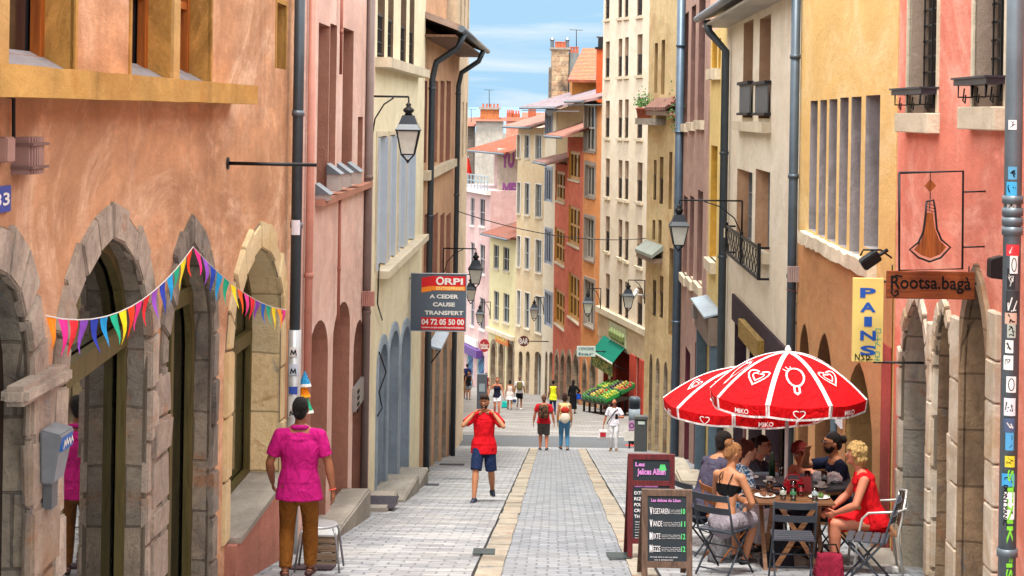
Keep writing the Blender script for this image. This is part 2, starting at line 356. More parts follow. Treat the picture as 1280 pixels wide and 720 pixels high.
# ------------------------------------------------------------ buildings: facade plane in plan (A near, B far), holes cut where the openings are
def inside(p, poly):
    x, y = p; c = False; n = len(poly)
    for i in range(n):
        x1, y1 = poly[i]; x2, y2 = poly[(i+1) % n]
        if (y1 > y) != (y2 > y) and x < (x2-x1)*(y-y1)/(y2-y1)+x1: c = not c
    return c
def outline(s0, s1, z0, z1, rise=0, n=10, pointed=0):
    if rise <= 0: return [(s0, z0), (s1, z0), (s1, z1), (s0, z1)]
    pts = [(s0, z0), (s1, z0)]; m = (s0+s1)/2; hw = (s1-s0)/2
    for k in range(n+1):
        a = math.pi*k/n
        c = math.cos(a); zz = math.sin(a)
        if pointed: zz = zz*(1-pointed) + (1-abs(c))*pointed
        pts.append((m + hw*c, z1-rise + rise*zz))
    return pts
class Fac:
    def __init__(s, name, label, A, B, ztop, mat, side='L', depth=6.0, cat='building', group=None, zbase=None, roof=None, backmat=None):
        s.A = Vector((A[0], A[1], 0)); s.B = Vector((B[0], B[1], 0)); s.L = (s.B-s.A).length
        s.u = (s.B-s.A).normalized()
        s.n = Vector((s.u.y, -s.u.x, 0)) if side == 'L' else Vector((-s.u.y, s.u.x, 0))
        s.zt = ztop; s.zb = zbase if zbase is not None else min(gz(A[1]), gz(B[1])) - .6
        s.holes = []; s.mats = [mat]; s.depth = depth; s.side = side; s.mat = mat
        mid = (s.A+s.B)/2
        s.root = thing(name, label, cat, (mid.x, mid.y, gz(mid.y)), 0, group, world=True)
        s.bands = []
    def sz(s, px, py):
        u, v = uv(px, py); k = u / F
        t = (k*s.A.y - s.A.x) / (s.u.x - k*s.u.y)
        return t, -v/F*(s.A.y + t*s.u.y)
    def pt(s, a, z, o=0.0): return s.A + s.u*a + s.n*o + Vector((0, 0, z))
    def px(s, px_, py_, o=0.0):
        a, z = s.sz(px_, py_); return s.pt(a, z, o)
    def rect(s, x0, x1, yt, yb):
        ym = (yt+yb)/2; xm = (x0+x1)/2
        a, _ = s.sz(x0, ym); b, _ = s.sz(x1, ym); z1 = s.sz(xm, yt)[1]; z0 = s.sz(xm, yb)[1]
        return min(a, b), max(a, b), z0, z1
    def mi(s, m):
        if m is None: return 0
        if m not in s.mats: s.mats.append(m)
        return s.mats.index(m)
    def bar(s, bm, a0, a1, z0, z1, o0, o1, mi=0):
        obox(bm, s.pt(a0, z0, o0), s.u*(a1-a0), s.n*(o1-o0), Vector((0, 0, z1-z0)), mi)
    def blocks(s, bm, pts, w_, proud, step=.36, gap=.011, back=.03):
        """cut stones laid round an opening: jamb blocks and voussoirs, each slightly different"""
        fine = []
        for i in range(len(pts)-1):
            a, b = Vector(pts[i]), Vector(pts[i+1]); n = max(1, round((b-a).length/step)) if (b-a).length > step*1.5 else 1
            for k in range(n): fine.append(tuple(a.lerp(b, k/n)))
        fine.append(tuple(pts[-1])); n = len(fine)
        cx = sum(p[0] for p in pts)/len(pts); cz = sum(p[1] for p in pts)/len(pts); nor = []
        for i, p in enumerate(fine):
            a = fine[max(i-1, 0)]; b = fine[min(i+1, n-1)]; d = Vector((b[0]-a[0], b[1]-a[1])).normalized(); q = Vector((d.y, -d.x))
            if q.dot(Vector((p[0]-cx, p[1]-cz))) < 0: q = -q
            nor.append(q)
        for i in range(n-1):
            a, b = Vector(fine[i]), Vector(fine[i+1]); e = (b-a).normalized()*gap; w2 = w_*rnd.uniform(.82, 1.12); pr = proud+rnd.uniform(-.012, .016)
            o1, o2 = a+nor[i]*w2+e, b+nor[i+1]*w2-e; a2, b2 = a+e, b-e
            prism(bm, [s.pt(*a2, pr), s.pt(*b2, pr), s.pt(*o2, pr), s.pt(*o1, pr)], s.n*(-pr-back))
        fixn(bm)
        bmesh.ops.bevel(bm, geom=bm.edges[:], offset=.011, segments=2, affect='EDGES')
        for v in bm.verts:
            q = v.co*7; v.co += Vector((noise.noise(q), noise.noise(q+Vector((7, 0, 0))), noise.noise(q+Vector((0, 9, 0)))))*.012
    def strip(s, bm, pts, w_, proud, closed=False, back=.02):
        """band of width w_ outside an open polyline of (s,z) points, standing proud of the wall"""
        n = len(pts); cx = sum(p[0] for p in pts)/n; cz = sum(p[1] for p in pts)/n; outp = []
        for i, p in enumerate(pts):
            a = pts[(i-1) % n] if (closed or i > 0) else p; b = pts[(i+1) % n] if (closed or i < n-1) else p
            d = Vector((b[0]-a[0], b[1]-a[1])).normalized(); q = Vector((d.y, -d.x))
            if q.dot(Vector((p[0]-cx, p[1]-cz))) < 0: q = -q
            k = 1.0
            if 0 < i < n-1 or closed:
                d1 = Vector((p[0]-a[0], p[1]-a[1])).normalized(); k = 1/max(.6, abs(d1.dot(d)))
            ww = w_(i) if callable(w_) else w_
            outp.append((p[0]+q.x*ww*k, p[1]+q.y*ww*k))
        m = n if closed else n-1
        for i in range(m):
            j = (i+1) % n
            A = [s.pt(*pts[i], proud), s.pt(*pts[j], proud), s.pt(*outp[j], proud), s.pt(*outp[i], proud)]
            B = [s.pt(*pts[i], -back), s.pt(*pts[j], -back), s.pt(*outp[j], -back), s.pt(*outp[i], -back)]
            va = [bm.verts.new(x) for x in A]; vb = [bm.verts.new(x) for x in B]
            bm.faces.new(va); bm.faces.new((va[3], va[2], vb[2], vb[3])); bm.faces.new((va[0], vb[0], vb[1], va[1]))
            if not closed and i == 0: bm.faces.new((va[0], va[3], vb[3], vb[0]))
            if not closed and i == m-1: bm.faces.new((va[1], vb[1], vb[2], va[2]))
        return outp
    def opening(s, r, rise=0, d=.22, jamb=None, frame=None, pane=None, nx=1, nz=2, fw=.05, name='window', sill=None, sillh=.1, sillo=.08,
                surround=None, sw=.14, proud=.03, rail=None, railh=.45, pointed=0, shut=None, transom=None, label=None, n=10, sx=.08, lintel=False, stones=0, slant=0):
        s0, s1, z0, z1 = r
        ol = outline(s0, s1, z0, z1, rise, n, pointed); s.holes.append((ol, d, s.mi(jamb)))
        R_ = s.root
        par = None
        fb = NB(); fr = frame or M_white
        lo = -d+.005; hi = lo + min(.06, d*.5)
        if rise > 0:
            m = (s0+s1)/2; hw = (s1-s0)/2; zc = (z0+z1)/2
            inn = [(m+(x-m)*(1-fw/hw), zc+(z-zc)*(1-fw/((z1-z0)/2))) for x, z in ol]
            k = len(ol)
            for i in range(k):
                j = (i+1) % k
                A = [s.pt(*ol[i], hi), s.pt(*ol[j], hi), s.pt(*inn[j], hi), s.pt(*inn[i], hi)]
                quad(fb, A); quad(fb, [s.pt(*inn[i], hi), s.pt(*inn[j], hi), s.pt(*inn[j], lo), s.pt(*inn[i], lo)])
        else:
            s.bar(fb, s0, s0+fw, z0, z1, lo, hi); s.bar(fb, s1-fw, s1, z0, z1, lo, hi)
            s.bar(fb, s0+fw, s1-fw, z1-fw, z1, lo, hi); s.bar(fb, s0+fw, s1-fw, z0, z0+fw, lo, hi)
        for k in range(1, nx+1 if nx > 1 else 1):
            if k < nx:
                c = s0+(s1-s0)*k/nx; s.bar(fb, c-fw/2, c+fw/2, z0+fw, z1-fw-(rise*.15 if rise else 0), lo, hi+.003)
        if nz > 1:
            zz1 = z1-rise
            for k in range(1, nz):
                c = z0+(z1-z0)*k/nz
                if rise and c > zz1+rise*.3: continue
                s.bar(fb, s0+fw, s1-fw, c-fw/3, c+fw/3, lo, hi-.006)
        if transom is not None: s.bar(fb, s0+fw*.5, s1-fw*.5, transom-.07, transom+.07, lo, hi+.01)
        fixn(fb)
        w_ = obj(name, fb, fr, R_, label=label)
        if slant:                                         # old joinery set a few degrees out of the wall's line
            for v in w_.data.vertices:
                q = v.co+s.root.location-s.A; a = q.dot(s.u); v.co += s.n*(slant*(s1-a)/(s1-s0))
        pb = NB(); vs = [pb.verts.new(s.pt(x, z, -d-.01+slant*(s1-x)/(s1-s0))) for x, z in ol]; pb.faces.new(vs)
        obj('pane', pb, pane or M_glass[rnd.randrange(3)], w_)
        if sill:
            b = NB(); s.bar(b, s0-sx, s1+sx, z0-sillh, z0, -.04, sillo); s.bar(b, s0+.004, s1-.004, z0-.01, z0+.012, -d, -.04); obj('sill', b, sill, w_)
        if surround:
            b = NB(); pts = ol[1:] + [ol[0]]
            if stones:
                s.blocks(b, pts, sw, proud, stones)
                obj('surround', b, surround, w_)
                b = NB(); s.strip(b, pts, sw*.86, proud*.35); fixn(b); obj('mortar_bed', b, plaster('#8f8272', .8, .4), w_)
            else: s.strip(b, pts, sw, proud); fixn(b); obj('surround', b, surround, w_)
        if rail:
            b = NB(); zr = z0+.05
            s.bar(b, s0+.003, s1-.003, zr+railh, zr+railh+.04, -.06, -.02); s.bar(b, s0+.003, s1-.003, zr, zr+.03, -.06, -.02)
            k = max(3, int((s1-s0)/.11))
            for i in range(1, k):
                c = s0+(s1-s0)*i/k; s.bar(b, c-.01, c+.01, zr+.03, zr+railh, -.05, -.03)
            for i in range(2): c = zr+railh*(i+1)/3; s.bar(b, s0+.003, s1-.003, c-.008, c+.008, -.052, -.03)
            obj('railing', b, rail, w_)
        if shut:
            b = NB(); hw = (s1-s0)/2
            for a in (s0-hw, s1):
                s.bar(b, a+.01, a+hw-.01, z0, z1, .004, .045)
            obj('shutters', b, shut, w_)
        return w_
    def rib(s, r, o0, o1, m, name='ledge'):
        b = NB(); s.bar(b, r[0], r[1], r[2], r[3], o0, o1); return obj(name, b, m, s.root)
    def wall_mesh(s, top=None):
        bm = NB()
        tl = top or [(s.L, s.zt), (0, s.zt)]
        loop = [(0, s.zb), (s.L, s.zb)] + tl
        pts = []; edges = []
        def add(lp):
            b = len(pts); pts.extend(Vector(p) for p in lp); k = len(lp); edges.extend((b+i, b+(i+1) % k) for i in range(k))
        add(loop)
        for h in s.holes: add(h[0])
        vs, es, fs, *_ = delaunay_2d_cdt(pts, edges, [], 0, 1e-5)
        bv = [bm.verts.new(s.pt(v.x, v.y)) for v in vs]
        for f in fs:
            c = (sum(vs[i].x for i in f)/len(f), sum(vs[i].y for i in f)/len(f))
            if not inside(c, loop) or any(inside(c, h[0]) for h in s.holes): continue
            try: bm.faces.new([bv[i] for i in f])
            except ValueError: pass
        for ol, d, mi in s.holes:
            k = len(ol)
            for i in range(k):
                a, b = ol[i], ol[(i+1) % k]
                q = quad(bm, [s.pt(*a), s.pt(*b), s.pt(*b, -d), s.pt(*a, -d)], mi)
        loose = [v for v in bm.verts if not v.link_faces]
        bmesh.ops.delete(bm, geom=loose, context='VERTS')
        # body: ends, back and top
        D = s.depth
        zA = tl[-1][1]; zB = tl[0][1]
        quad(bm, [s.pt(0, s.zb), s.pt(0, zA), s.pt(0, zA, -D), s.pt(0, s.zb, -D)])
        quad(bm, [s.pt(s.L, s.zb), s.pt(s.L, s.zb, -D), s.pt(s.L, zB, -D), s.pt(s.L, zB)])
        quad(bm, [s.pt(0, s.zb, -D), s.pt(0, zA, -D), s.pt(s.L, zB, -D), s.pt(s.L, s.zb, -D)])
        quad(bm, [s.pt(0, zA), s.pt(s.L, zB), s.pt(s.L, zB, -D), s.pt(0, zA, -D)])
        return obj('wall', bm, s.mats, s.root)
    def roof(s, over=.6, rise=1.6, m=None, th=.14, near=.25, far=.1, gutter=True, soff=None):
        """single pitch rising away from the street, its eave over the facade"""
        b = NB(); D = s.depth; z = s.zt
        P0 = s.pt(-near, z-.02, over); k = rise/D
        obox(b, P0, s.u*(s.L+near+far), s.n*(-(D+over)) + Vector((0, 0, rise)), Vector((0, 0, th)))
        rf = obj('roof', b, m or tiles_mat(), s.root)
        if soff:
            b = NB(); obox(b, s.pt(-near, z-.16, over-.06), s.u*(s.L+near+far), s.n*(-over+.05), Vector((0, 0, .05))); obj('soffit', b, soff, s.root)
        if gutter:
            b = NB(); tube(b, [s.pt(-near, z+.02, over+.06), s.pt(s.L+far, z+.02, over+.06)], .075, 8); obj('gutter', b, M_zinc, s.root)
        return rf
def downpipe(label, pts, r, m, clamps=(), cm=None, lower=None):
    t = thing('downpipe', label, 'drainpipe', pts[-1], world=True)
    b = NB(); tube(b, pts, r, 12); obj('pipe', b, m, t)
    if lower:
        b = NB(); tube(b, lower[0], lower[1], 12); obj('lower_pipe', b, lower[2], t)
    for c in clamps:
        b = NB(); tube(b, [Vector(c)-Vector((0, 0, .03)), Vector(c)+Vector((0, 0, .03))], r*1.18, 12); obj('collar', b, cm or m, t)
    return t
# ------------------------------------------------------------ ground
def lx(Y): return -2.9 + .0264*Y
def rx(Y): return 3.65 + .0264*Y
def crossY(px, py, c, side=0):                           # depth where the ray meets the plane X = c + .0264 Y
    u = uv(px, py)[0] / F
    return c / (u - .0264)
def paving_mat(name, a, b, cshade, bw, rh, mort='#5f6164', bands=True):
    t = NT(name)
    mpv = t.map((1, 1, 1), (0, 0, R(1.51)))
    wob = t.n('ShaderNodeTexNoise'); wob.inputs['Scale'].default_value = 5; wob.inputs['Detail'].default_value = 3
    ad = t.n('ShaderNodeVectorMath', operation='MULTIPLY_ADD'); ad.inputs[1].default_value = (.075, .075, 0)
    t.l(mpv, wob.inputs['Vector']); t.l(wob.outputs['Color'], ad.inputs[0]); t.l(mpv, ad.inputs[2])
    br = t.n('ShaderNodeTexBrick'); br.offset = .5; br.inputs['Scale'].default_value = 1
    br.inputs['Brick Width'].default_value = bw; br.inputs['Row Height'].default_value = rh
    br.inputs['Mortar Size'].default_value = .011; br.inputs['Mortar Smooth'].default_value = .3; br.inputs['Bias'].default_value = -.1
    br.inputs['Color1'].default_value = C(a, .64); br.inputs['Color2'].default_value = C(b, .6); br.inputs['Mortar'].default_value = C(mort, .8)
    t.l(ad.outputs[0], br.inputs['Vector'])
    n1 = t.noise(t.map(), .7, 7, .65, .5); n2 = t.noise(t.map((1, 1.0, 1)), 9, 8, .75)
    n8 = t.noise(t.map((2.2, 2.6, 1)), 1.6, 4, .6)
    col = t.mix(t.ramp(n8, .35, .65), t.mix(.7, br.outputs['Color'], C('#858990', .72)), br.outputs['Color'])
    col = t.mix(t.ramp(n1, .42, .7, (0,0,0,1), (.45,.45,.45,1)), col, C(cshade, .72))
    if bands:
        n3 = t.noise(t.map((.35, 2.2, 1)), 1.0, 5, .6, .3)
        col = t.mix(t.ramp(n3, .52, .62, (0,0,0,1), (.5,.5,.5,1)), col, C('#d2d3d1', .7))
    col = t.mix(t.ramp(n2, .55, .75, (0,0,0,1), (.5,.5,.5,1)), col, C('#66625c', .8))
    iv = t.n('ShaderNodeMath', operation='SUBTRACT'); iv.inputs[0].default_value = 1; t.l(br.outputs['Fac'], iv.inputs[1])
    nb = t.bump(iv.outputs[0], .8, .02); nb = t.bump(n2, .4, .012, nb)
    return t.out(col, .82, nb, .3)
M_pave = paving_mat('paving_setts', '#c4c6c9', '#8f949b', '#b5afa4', .27, .21)
M_pave2 = paving_mat('paving_centre', '#b6bcc3', '#878e96', '#a9a9a6', .22, .2, bands=False)
M_pave3 = paving_mat('paving_lower', '#b3aba1', '#968c82', '#857b71', .3, .3)
M_asph = paint('#7f8489', .45, .9, 0, .25, .3)
M_chan = stone('#bdb4a2', '#a1988a', '#7f786c', .8, 2.6, block=False)
M_dark = paint('#23221f', .8, .9, 0, .2)
def sheet(name, x0, x1, ys, m, lift=0.0, kind='structure'):
    b = NB(); rows = []
    for y in ys:
        xa = x0(y) if callable(x0) else x0; xb = x1(y) if callable(x1) else x1
        rows.append((b.verts.new((xa, y, gz(y)+lift)), b.verts.new((xb, y, gz(y)+lift))))
    for i in range(len(rows)-1): b.faces.new((rows[i][0], rows[i][1], rows[i+1][1], rows[i+1][0]))
    o = obj(name, b, m); o['kind'] = kind; return o
def fr(a, b, st): return [a + (b-a)*i/max(1, int((b-a)/st)) for i in range(max(1, int((b-a)/st))+1)]
M_terr = paint('#8b8273', .5, .95, 0, .3)
sheet('ground', lambda y: -400 - y*2, lambda y: 400 + y*2, [-20, 3, 57, 92, 107, 160, 300, 600, 1200, 2500, 9000, 14000], M_terr, -.12)
sheet('street_paving', lambda y: lx(y)-.6, lambda y: rx(y)+1.0, fr(1, 57.6, 2) , M_pave, 0)
sheet('street_centre_paving', lambda y: -.73+.25+.0264*y, lambda y: .78+.0264*y, fr(1, 56.4, 2), M_pave2, .004)
sheet('cross_street_asphalt', -30, 30, [57.6, 61, 64.6], M_asph, 0)
sheet('lower_street_paving', -30, 30, [64.6, 78, 92, 107, 130, 160], M_pave3, 0)
for c0 in (-.73, .78):
    b = NB(); y = 3.0; k = 0
    while y < 56.2:
        ln = rnd.uniform(.75, 1.15); j = rnd.uniform(-.012, .012)
        y1 = min(y+ln-.02, 56.3)
        for (ya, yb) in ((y, y1),):
            xa = c0+.0264*ya+j; xb = c0+.0264*yb+j
            v = [(xa, ya, gz(ya)+.01), (xa+.25, ya, gz(ya)+.01), (xb+.25, yb, gz(yb)+.01), (xb, yb, gz(yb)+.01)]
            prism(b, v, (0, 0, .006+rnd.uniform(0, .006)))
        y += ln
    fixn(b); o = obj('gutter_channel', b, M_chan); o['kind'] = 'structure'
    b = NB()
    for i in range(27):
        y = 3+i*2; xo = c0+.0264*y + (-.035 if c0 < 0 else .26); w2 = rnd.uniform(.02, .035)
        y2 = y+2
        prism(b, [(xo+rnd.uniform(-.01,.01), y, gz(y)+.006), (xo+w2, y, gz(y)+.006), (xo+.0264*2+w2, y2, gz(y2)+.006), (xo+.0264*2, y2, gz(y2)+.006)], (0, 0, .004))
    fixn(b); o = obj('gutter_joint', b, M_dark); o['kind'] = 'structure'
# far hills along the horizon
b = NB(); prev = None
M_hill_haze = paint('#7fa3c4', .6, .95, 0, .15)  # distance haze put into the hill colour as a blue tint
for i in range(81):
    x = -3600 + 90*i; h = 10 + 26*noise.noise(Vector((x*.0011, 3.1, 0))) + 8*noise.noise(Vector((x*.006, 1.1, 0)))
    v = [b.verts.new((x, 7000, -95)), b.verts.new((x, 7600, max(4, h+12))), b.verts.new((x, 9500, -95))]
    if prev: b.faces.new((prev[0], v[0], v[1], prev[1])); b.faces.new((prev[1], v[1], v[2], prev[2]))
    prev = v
o = obj('hills', b, M_hill_haze, smooth=True); o['kind'] = 'structure'
# ------------------------------------------------------------ materials of the houses
m_orange = plaster('#dba57c', .86, .45, '#ecc4a2', blotch=1.55, dirtcol='#7e5444')
m_pink = plaster('#e3beb0', .92, .3, '#ecd0c4', blotch=.7, dirtcol='#8f5a4c')
m_cream = plaster('#ebe0bf', .92, .3, '#efe7c8', blotch=.4, dirtcol='#8d7d5e')
m_tan = plaster('#cfa684', .95, .35, blotch=.6)
m_salmon = plaster('#e98a74', .92, .25, '#f2ab96', blotch=.8, dirtcol='#a83f2c')
m_yellow = plaster('#eac07a', .85, .18, '#f0cf95', blotch=.45, dirtcol='#c08a58')
m_tanlow = plaster('#d59a68', .8, .4, '#cfa071', blotch=.9, dirtcol='#8a5a3a')
m_cream2 = plaster('#eadcc6', .88, .22, '#f1e6d6', blotch=.4, dirtcol='#a38c76')
m_yel2 = plaster('#f0d590', .88, .15, blotch=.35)
m_mauve = plaster('#c5a397', .8, .4, '#d2b3a4', blotch=.6, dirtcol='#7c6058')
m_ochre = plaster('#cc9a54', .9, .4, '#8f6a36', blotch=1.2)
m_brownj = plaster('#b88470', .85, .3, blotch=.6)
m_greyj = plaster('#a9a2a2', .8, .3, '#8d8684', blotch=.7)
m_taupe = plaster('#b09a88', .8, .2, blotch=.4)
m_stn = stone('#c2b2a0', '#978a7e', '#6a5f56', 1.0, 4.5, block=False)
m_stn2 = stone('#bfae97', '#94836f', '#6b5a4a', .85, 3.0, bh=.42, bw=.7)
m_stnd = stone('#a89d8b', '#7d746a', '#4a443f', .95, 4.2, bh=.42, bw=.8)
m_stnd2 = stone('#a2988a', '#776d64', '#453f3b', .95, 5, block=False)
m_creamst = stone('#ecdcb2', '#dcc694', '#b79e70', 1.0, 1.6, bh=.62, bw=2.4)
m_conc = plaster('#b3aca0', .8, .4, '#9b948a', blotch=.7)
m_sillst = plaster('#e0d2b8', .85, .35, blotch=.6)
m_olive = wood('#6d6236', '#51471f', .75)
m_orwood = wood('#bf6a22', '#8c4512', .8)
m_blue = plaster('#a0aebd', .85, .3, blotch=.7)
m_bluep = paint('#5b7284', .75, .6, 0, .35)
m_shop = glassy('#1c1e1c', .6, .03, 1.85)
M_black = paint('#0c0c0d', .9, .7, 0, .2, .2)
m_darkwood = wood('#3a2418', '#22140d', .8)
def bldg_pt(c, Y): return (c + .0264*Y, Y)
# ================= LEFT: orange corner house
Y0 = 6.0; Y1 = crossY(370, 300, -2.9)
LO = Fac('orange_house', 'weathered orange plaster house with stone arches at left, nearest the camera', bldg_pt(-2.9, Y0), bldg_pt(-2.9, Y1), 2.7, m_orange, 'L')
# shop arches
r = LO.rect(-75, 36, 340, 560); LO.opening((r[0], r[1], LO.zb+.1, LO.sz(0, 335)[1]), rise=.75, d=.2, jamb=m_stnd, frame=m_darkwood, pane=m_shop, name='shop_door', nx=2, nz=1, fw=.1, surround=m_stn, sw=.28, proud=.035, stones=.38)
a0, a1 = LO.sz(77, 420)[0], LO.sz(183, 420)[0]
LO.opening((a0, a1, LO.zb+.1, LO.sz(130, 300)[1]), rise=.78, d=.2, slant=.145, jamb=m_stnd, frame=m_olive, pane=glassy('#141614', .7, .015, 2.3), name='shop_window', nx=1, nz=1, fw=.07, surround=m_stn, sw=.25, proud=.035, stones=.38, transom=LO.sz(120, 452)[1], pointed=.15)
a0, a1 = LO.sz(206, 450)[0], LO.sz(263, 450)[0]
LO.opening((a0, a1, LO.zb+.1, LO.sz(237, 303)[1]), rise=.85, d=.2, jamb=m_stnd, frame=m_olive, pane=m_shop, name='shop_door', nx=2, nz=1, fw=.1, surround=m_stnd2, sw=.24, stones=.4, proud=.035, transom=LO.sz(225, 385)[1], pointed=.3)
a0, a1 = LO.sz(287, 480)[0], LO.sz(349, 480)[0]
LO.opening((a0, a1, LO.sz(300, 655)[1], LO.sz(322, 311)[1]), rise=.8, d=.36, jamb=m_creamst, frame=m_olive, pane=glassy('#5a5a3c', .7, .06, 1.7), name='shop_window', nx=2, nz=1, fw=.08, surround=plaster('#e6d3a8', .9, .35, '#d8be8c', blotch=.9, dirtcol='#9a8458'), sw=.28, proud=.03, stones=.6, pointed=.15, transom=LO.sz(300, 460)[1])
# pink base under the last arch and step sill
b = NB(); zz = LO.sz(300, 655)[1]; LO.bar(b, a0-.12, a1+.02, LO.zb, zz-.02, -.02, .10); obj('base_wall', b, plaster('#cf8f7c', .8, .4), LO.root)
b = NB(); LO.bar(b, a0-.02, a1+.0, zz-.02, zz+.03, -.34, .13); obj('sill', b, m_conc, LO.root)
for (pa, pb) in ((30, 65), (184, 205)):
    b = NB(); xa, xb = LO.sz(pa, 560)[0], LO.sz(pb, 560)[0]; z = LO.sz((pa+pb)/2, 470)[1]
    while z > LO.zb+.3:
        h = rnd.uniform(.22, .42); dx = rnd.uniform(-.01, .02)
        LO.bar(b, xa+.012, xb-.012, z-h+.012, z, -.02, .05+dx); z -= h
    bmesh.ops.bevel(b, geom=b.edges[:], offset=.02, segments=2, affect='EDGES')
    for v in b.verts:
        q = v.co*6; v.co += Vector((noise.noise(q), noise.noise(q+Vector((7, 0, 0))), noise.noise(q+Vector((0, 9, 0)))))*.02
    obj('stone_pier', b, stone('#b5a594', '#857a70', '#96714e', .95, 3.4, block=False), LO.root)
b = NB(); xa, xb = LO.sz(4, 475)[0], LO.sz(64, 475)[0]; za, zb_ = LO.sz(40, 466)[1], LO.sz(40, 490)[1]
LO.bar(b, xa, xb, zb_, za, -.02, .13); bmesh.ops.bevel(b, geom=b.edges[:], offset=.03, segments=2, affect='EDGES'); obj('capital', b, m_stn, LO.root)
# upper windows: ochre reveals, stone mullion, orange timber
zs = LO.sz(60, 88)[1]
for (xa, xb) in ((26, 92), (163, 263)):
    a0, a1 = LO.sz(xa, 50)[0], LO.sz(xb, 50)[0]
    if xa < 100: a0 = a1-1.9
    mid = (a0+a1)/2 if xa > 100 else a0+.5
    for (p, q) in ((a0, mid-.11), (mid+.11, a1)):
        LO.opening((p, q, zs, 2.1), d=.24, jamb=m_ochre, frame=m_orwood, pane=glassy('#2d2f33', .7, .08), nx=1, nz=3, fw=.09)
    b = NB(); LO.strip(b, [(a0, zs), (a0, 2.1), (a1, 2.1), (a1, zs)], .05, .012); fixn(b); obj('window_trim', b, m_ochre, LO.root)
    b = NB(); LO.bar(b, mid-.108, mid+.108, zs, 2.1, -.06, .02); obj('mullion', b, plaster('#cfa86c', .85, .4), LO.root)
    b = NB()
    for (p, q) in ((a0, mid-.11), (mid+.11, a1)):
        v = [LO.pt(p+.02, zs+.004, -.02), LO.pt(q-.01, zs+.004, -.02), LO.pt(q-.01, zs+.12, -.235), LO.pt(p+.02, zs+.12, -.235)]
        quad(b, v)
    obj('sloped_sill', b, m_greyj, LO.root)
b = NB(); e = LO.sz(289, 112)[0]; LO.bar(b, -.2, e, zs-.16, zs, -.02, .24)
bmesh.ops.subdivide_edges(b, edges=[x for x in b.edges if x.calc_length() > 2], cuts=40)
for v in b.verts: v.co += Vector((rnd.uniform(-.003, .003), 0, rnd.uniform(-.003, .003)))
obj('stone_ledge', b, plaster('#d3a55c', .85, .6, '#c08a45', blotch=1.2, dirtcol='#3d3020'), LO.root)
r = LO.rect(345, 357, 5, 86); LO.opening(r, d=.2, jamb=m_ochre, frame=m_darkwood, nx=1, nz=1, fw=.02, surround=plaster('#c99b55', .8, .5), sw=.05, proud=.01)
LO.wall_mesh()
# iron bracket, wall boxes, plaque, ashtray
t = thing('iron_bracket', 'plain black iron rod sticking out of the orange wall', 'bracket', LO.px(284, 204), world=True)
b = NB(); p = LO.px(284, 204); tube(b, [p, p+Vector((.78, .05, -.005))], .016, 8); obj('rod', b, M_iron, t)
b = NB(); tube(b, [p-Vector((.02, 0, 0)), p+Vector((.015, 0, 0))], .055, 10); obj('wall_plate', b, M_iron, t)
t = thing('wall_vent', 'ribbed mauve plastic vent cowl on the orange wall under the ledge', 'vent', LO.px(36, 195), world=True)
b = NB(); r = LO.rect(14, 34, 171, 217)
for i in range(9):
    a = r[0]+(r[1]-r[0])*i/9; LO.bar(b, a+.002, a+(r[1]-r[0])/9-.003, r[2], r[3], -.01, .09+.02*math.sin(math.pi*(i+.5)/9))
obj('cowl', b, paint('#a07c74', .8), t)
b = NB(); LO.bar(b, r[0]-.01, r[1]+.01, r[3]-.045, r[3]-.03, 0, .12); LO.bar(b, r[0]-.01, r[1]+.01, r[2]+.03, r[2]+.045, 0, .12); obj('band', b, paint('#7c5d58', .8), t)
t = thing('junction_box', 'small flat mauve box beside the ribbed vent, cable above', 'box', LO.px(12, 186), world=True)
b = NB(); r = LO.rect(-8, 3, 171, 203); LO.bar(b, r[0], r[1], r[2], r[3], -.01, .07); bmesh.ops.bevel(b, geom=b.edges[:], offset=.008, segments=2, affect='EDGES'); obj('housing', b, paint('#b08a80', .8), t)
b = NB(); tube(b, [LO.px(10, 172, .03), LO.px(10, 122, .03), LO.px(-30, 112, .03)], .01, 6); obj('cable', b, M_iron, t)
t = thing('number_plaque', 'blue enamel house number plaque on the orange wall', 'plaque', LO.px(2, 250), world=True)
r = LO.rect(-16, 9, 233, 266); b = NB(); LO.bar(b, r[0], r[1], r[2], r[3], 0, .02); obj('plate', b, paint('#1d3f9c', .9, .3, 0, .05), t)
b = NB(); text(b, '33', LO.pt(r[0]+.05, r[2]+.035, .02), LO.u, (0, 0, 1), (r[1]-r[0])-.08, r[3]-r[2]-.07, LO.n, .003, .02); obj('lettering', b, M_white, t)
t = thing('ashtray_bin', 'tapered grey metal ashtray bin with stickers fixed to the stone pier', 'ashtray', LO.px(62, 600), world=True)
r = LO.rect(38, 56, 532, 600); b = NB(); zt, zb2 = r[3], r[2]
p0, p1 = r[0]+.03, r[1]-.03
v = [(p0, zb2, .05), (p1, zb2, .05), (p1, zb2, .12), (p0, zb2, .12), (p0-.03, zt, .05), (p1+.03, zt, .05), (p1+.03, zt-.03, .17), (p0-.03, zt-.03, .17)]
V = [b.verts.new(LO.pt(*q)) for q in v]
for f in ((0,1,2,3),(7,6,5,4),(0,4,5,1),(1,5,6,2),(2,6,7,3),(3,7,4,0)): b.faces.new([V[i] for i in f])
fixn(b); bmesh.ops.bevel(b, geom=b.edges[:], offset=.01, segments=2, affect='EDGES'); obj('body', b, metal('#8d9298', .8, .45, .4), t)
b = NB(); LO.bar(b, p0+.05, p1-.05, zb2-.15, zb2, .05, .1); obj('foot', b, metal('#6d7276', .8), t)
b = NB(); O = LO.pt(p0-.03, zt-.12, .245); LO.bar(b, p0, p1, zt-.125, zt-.05, .12, .168); obj('sticker', b, paint('#2c63a8', .9), t)
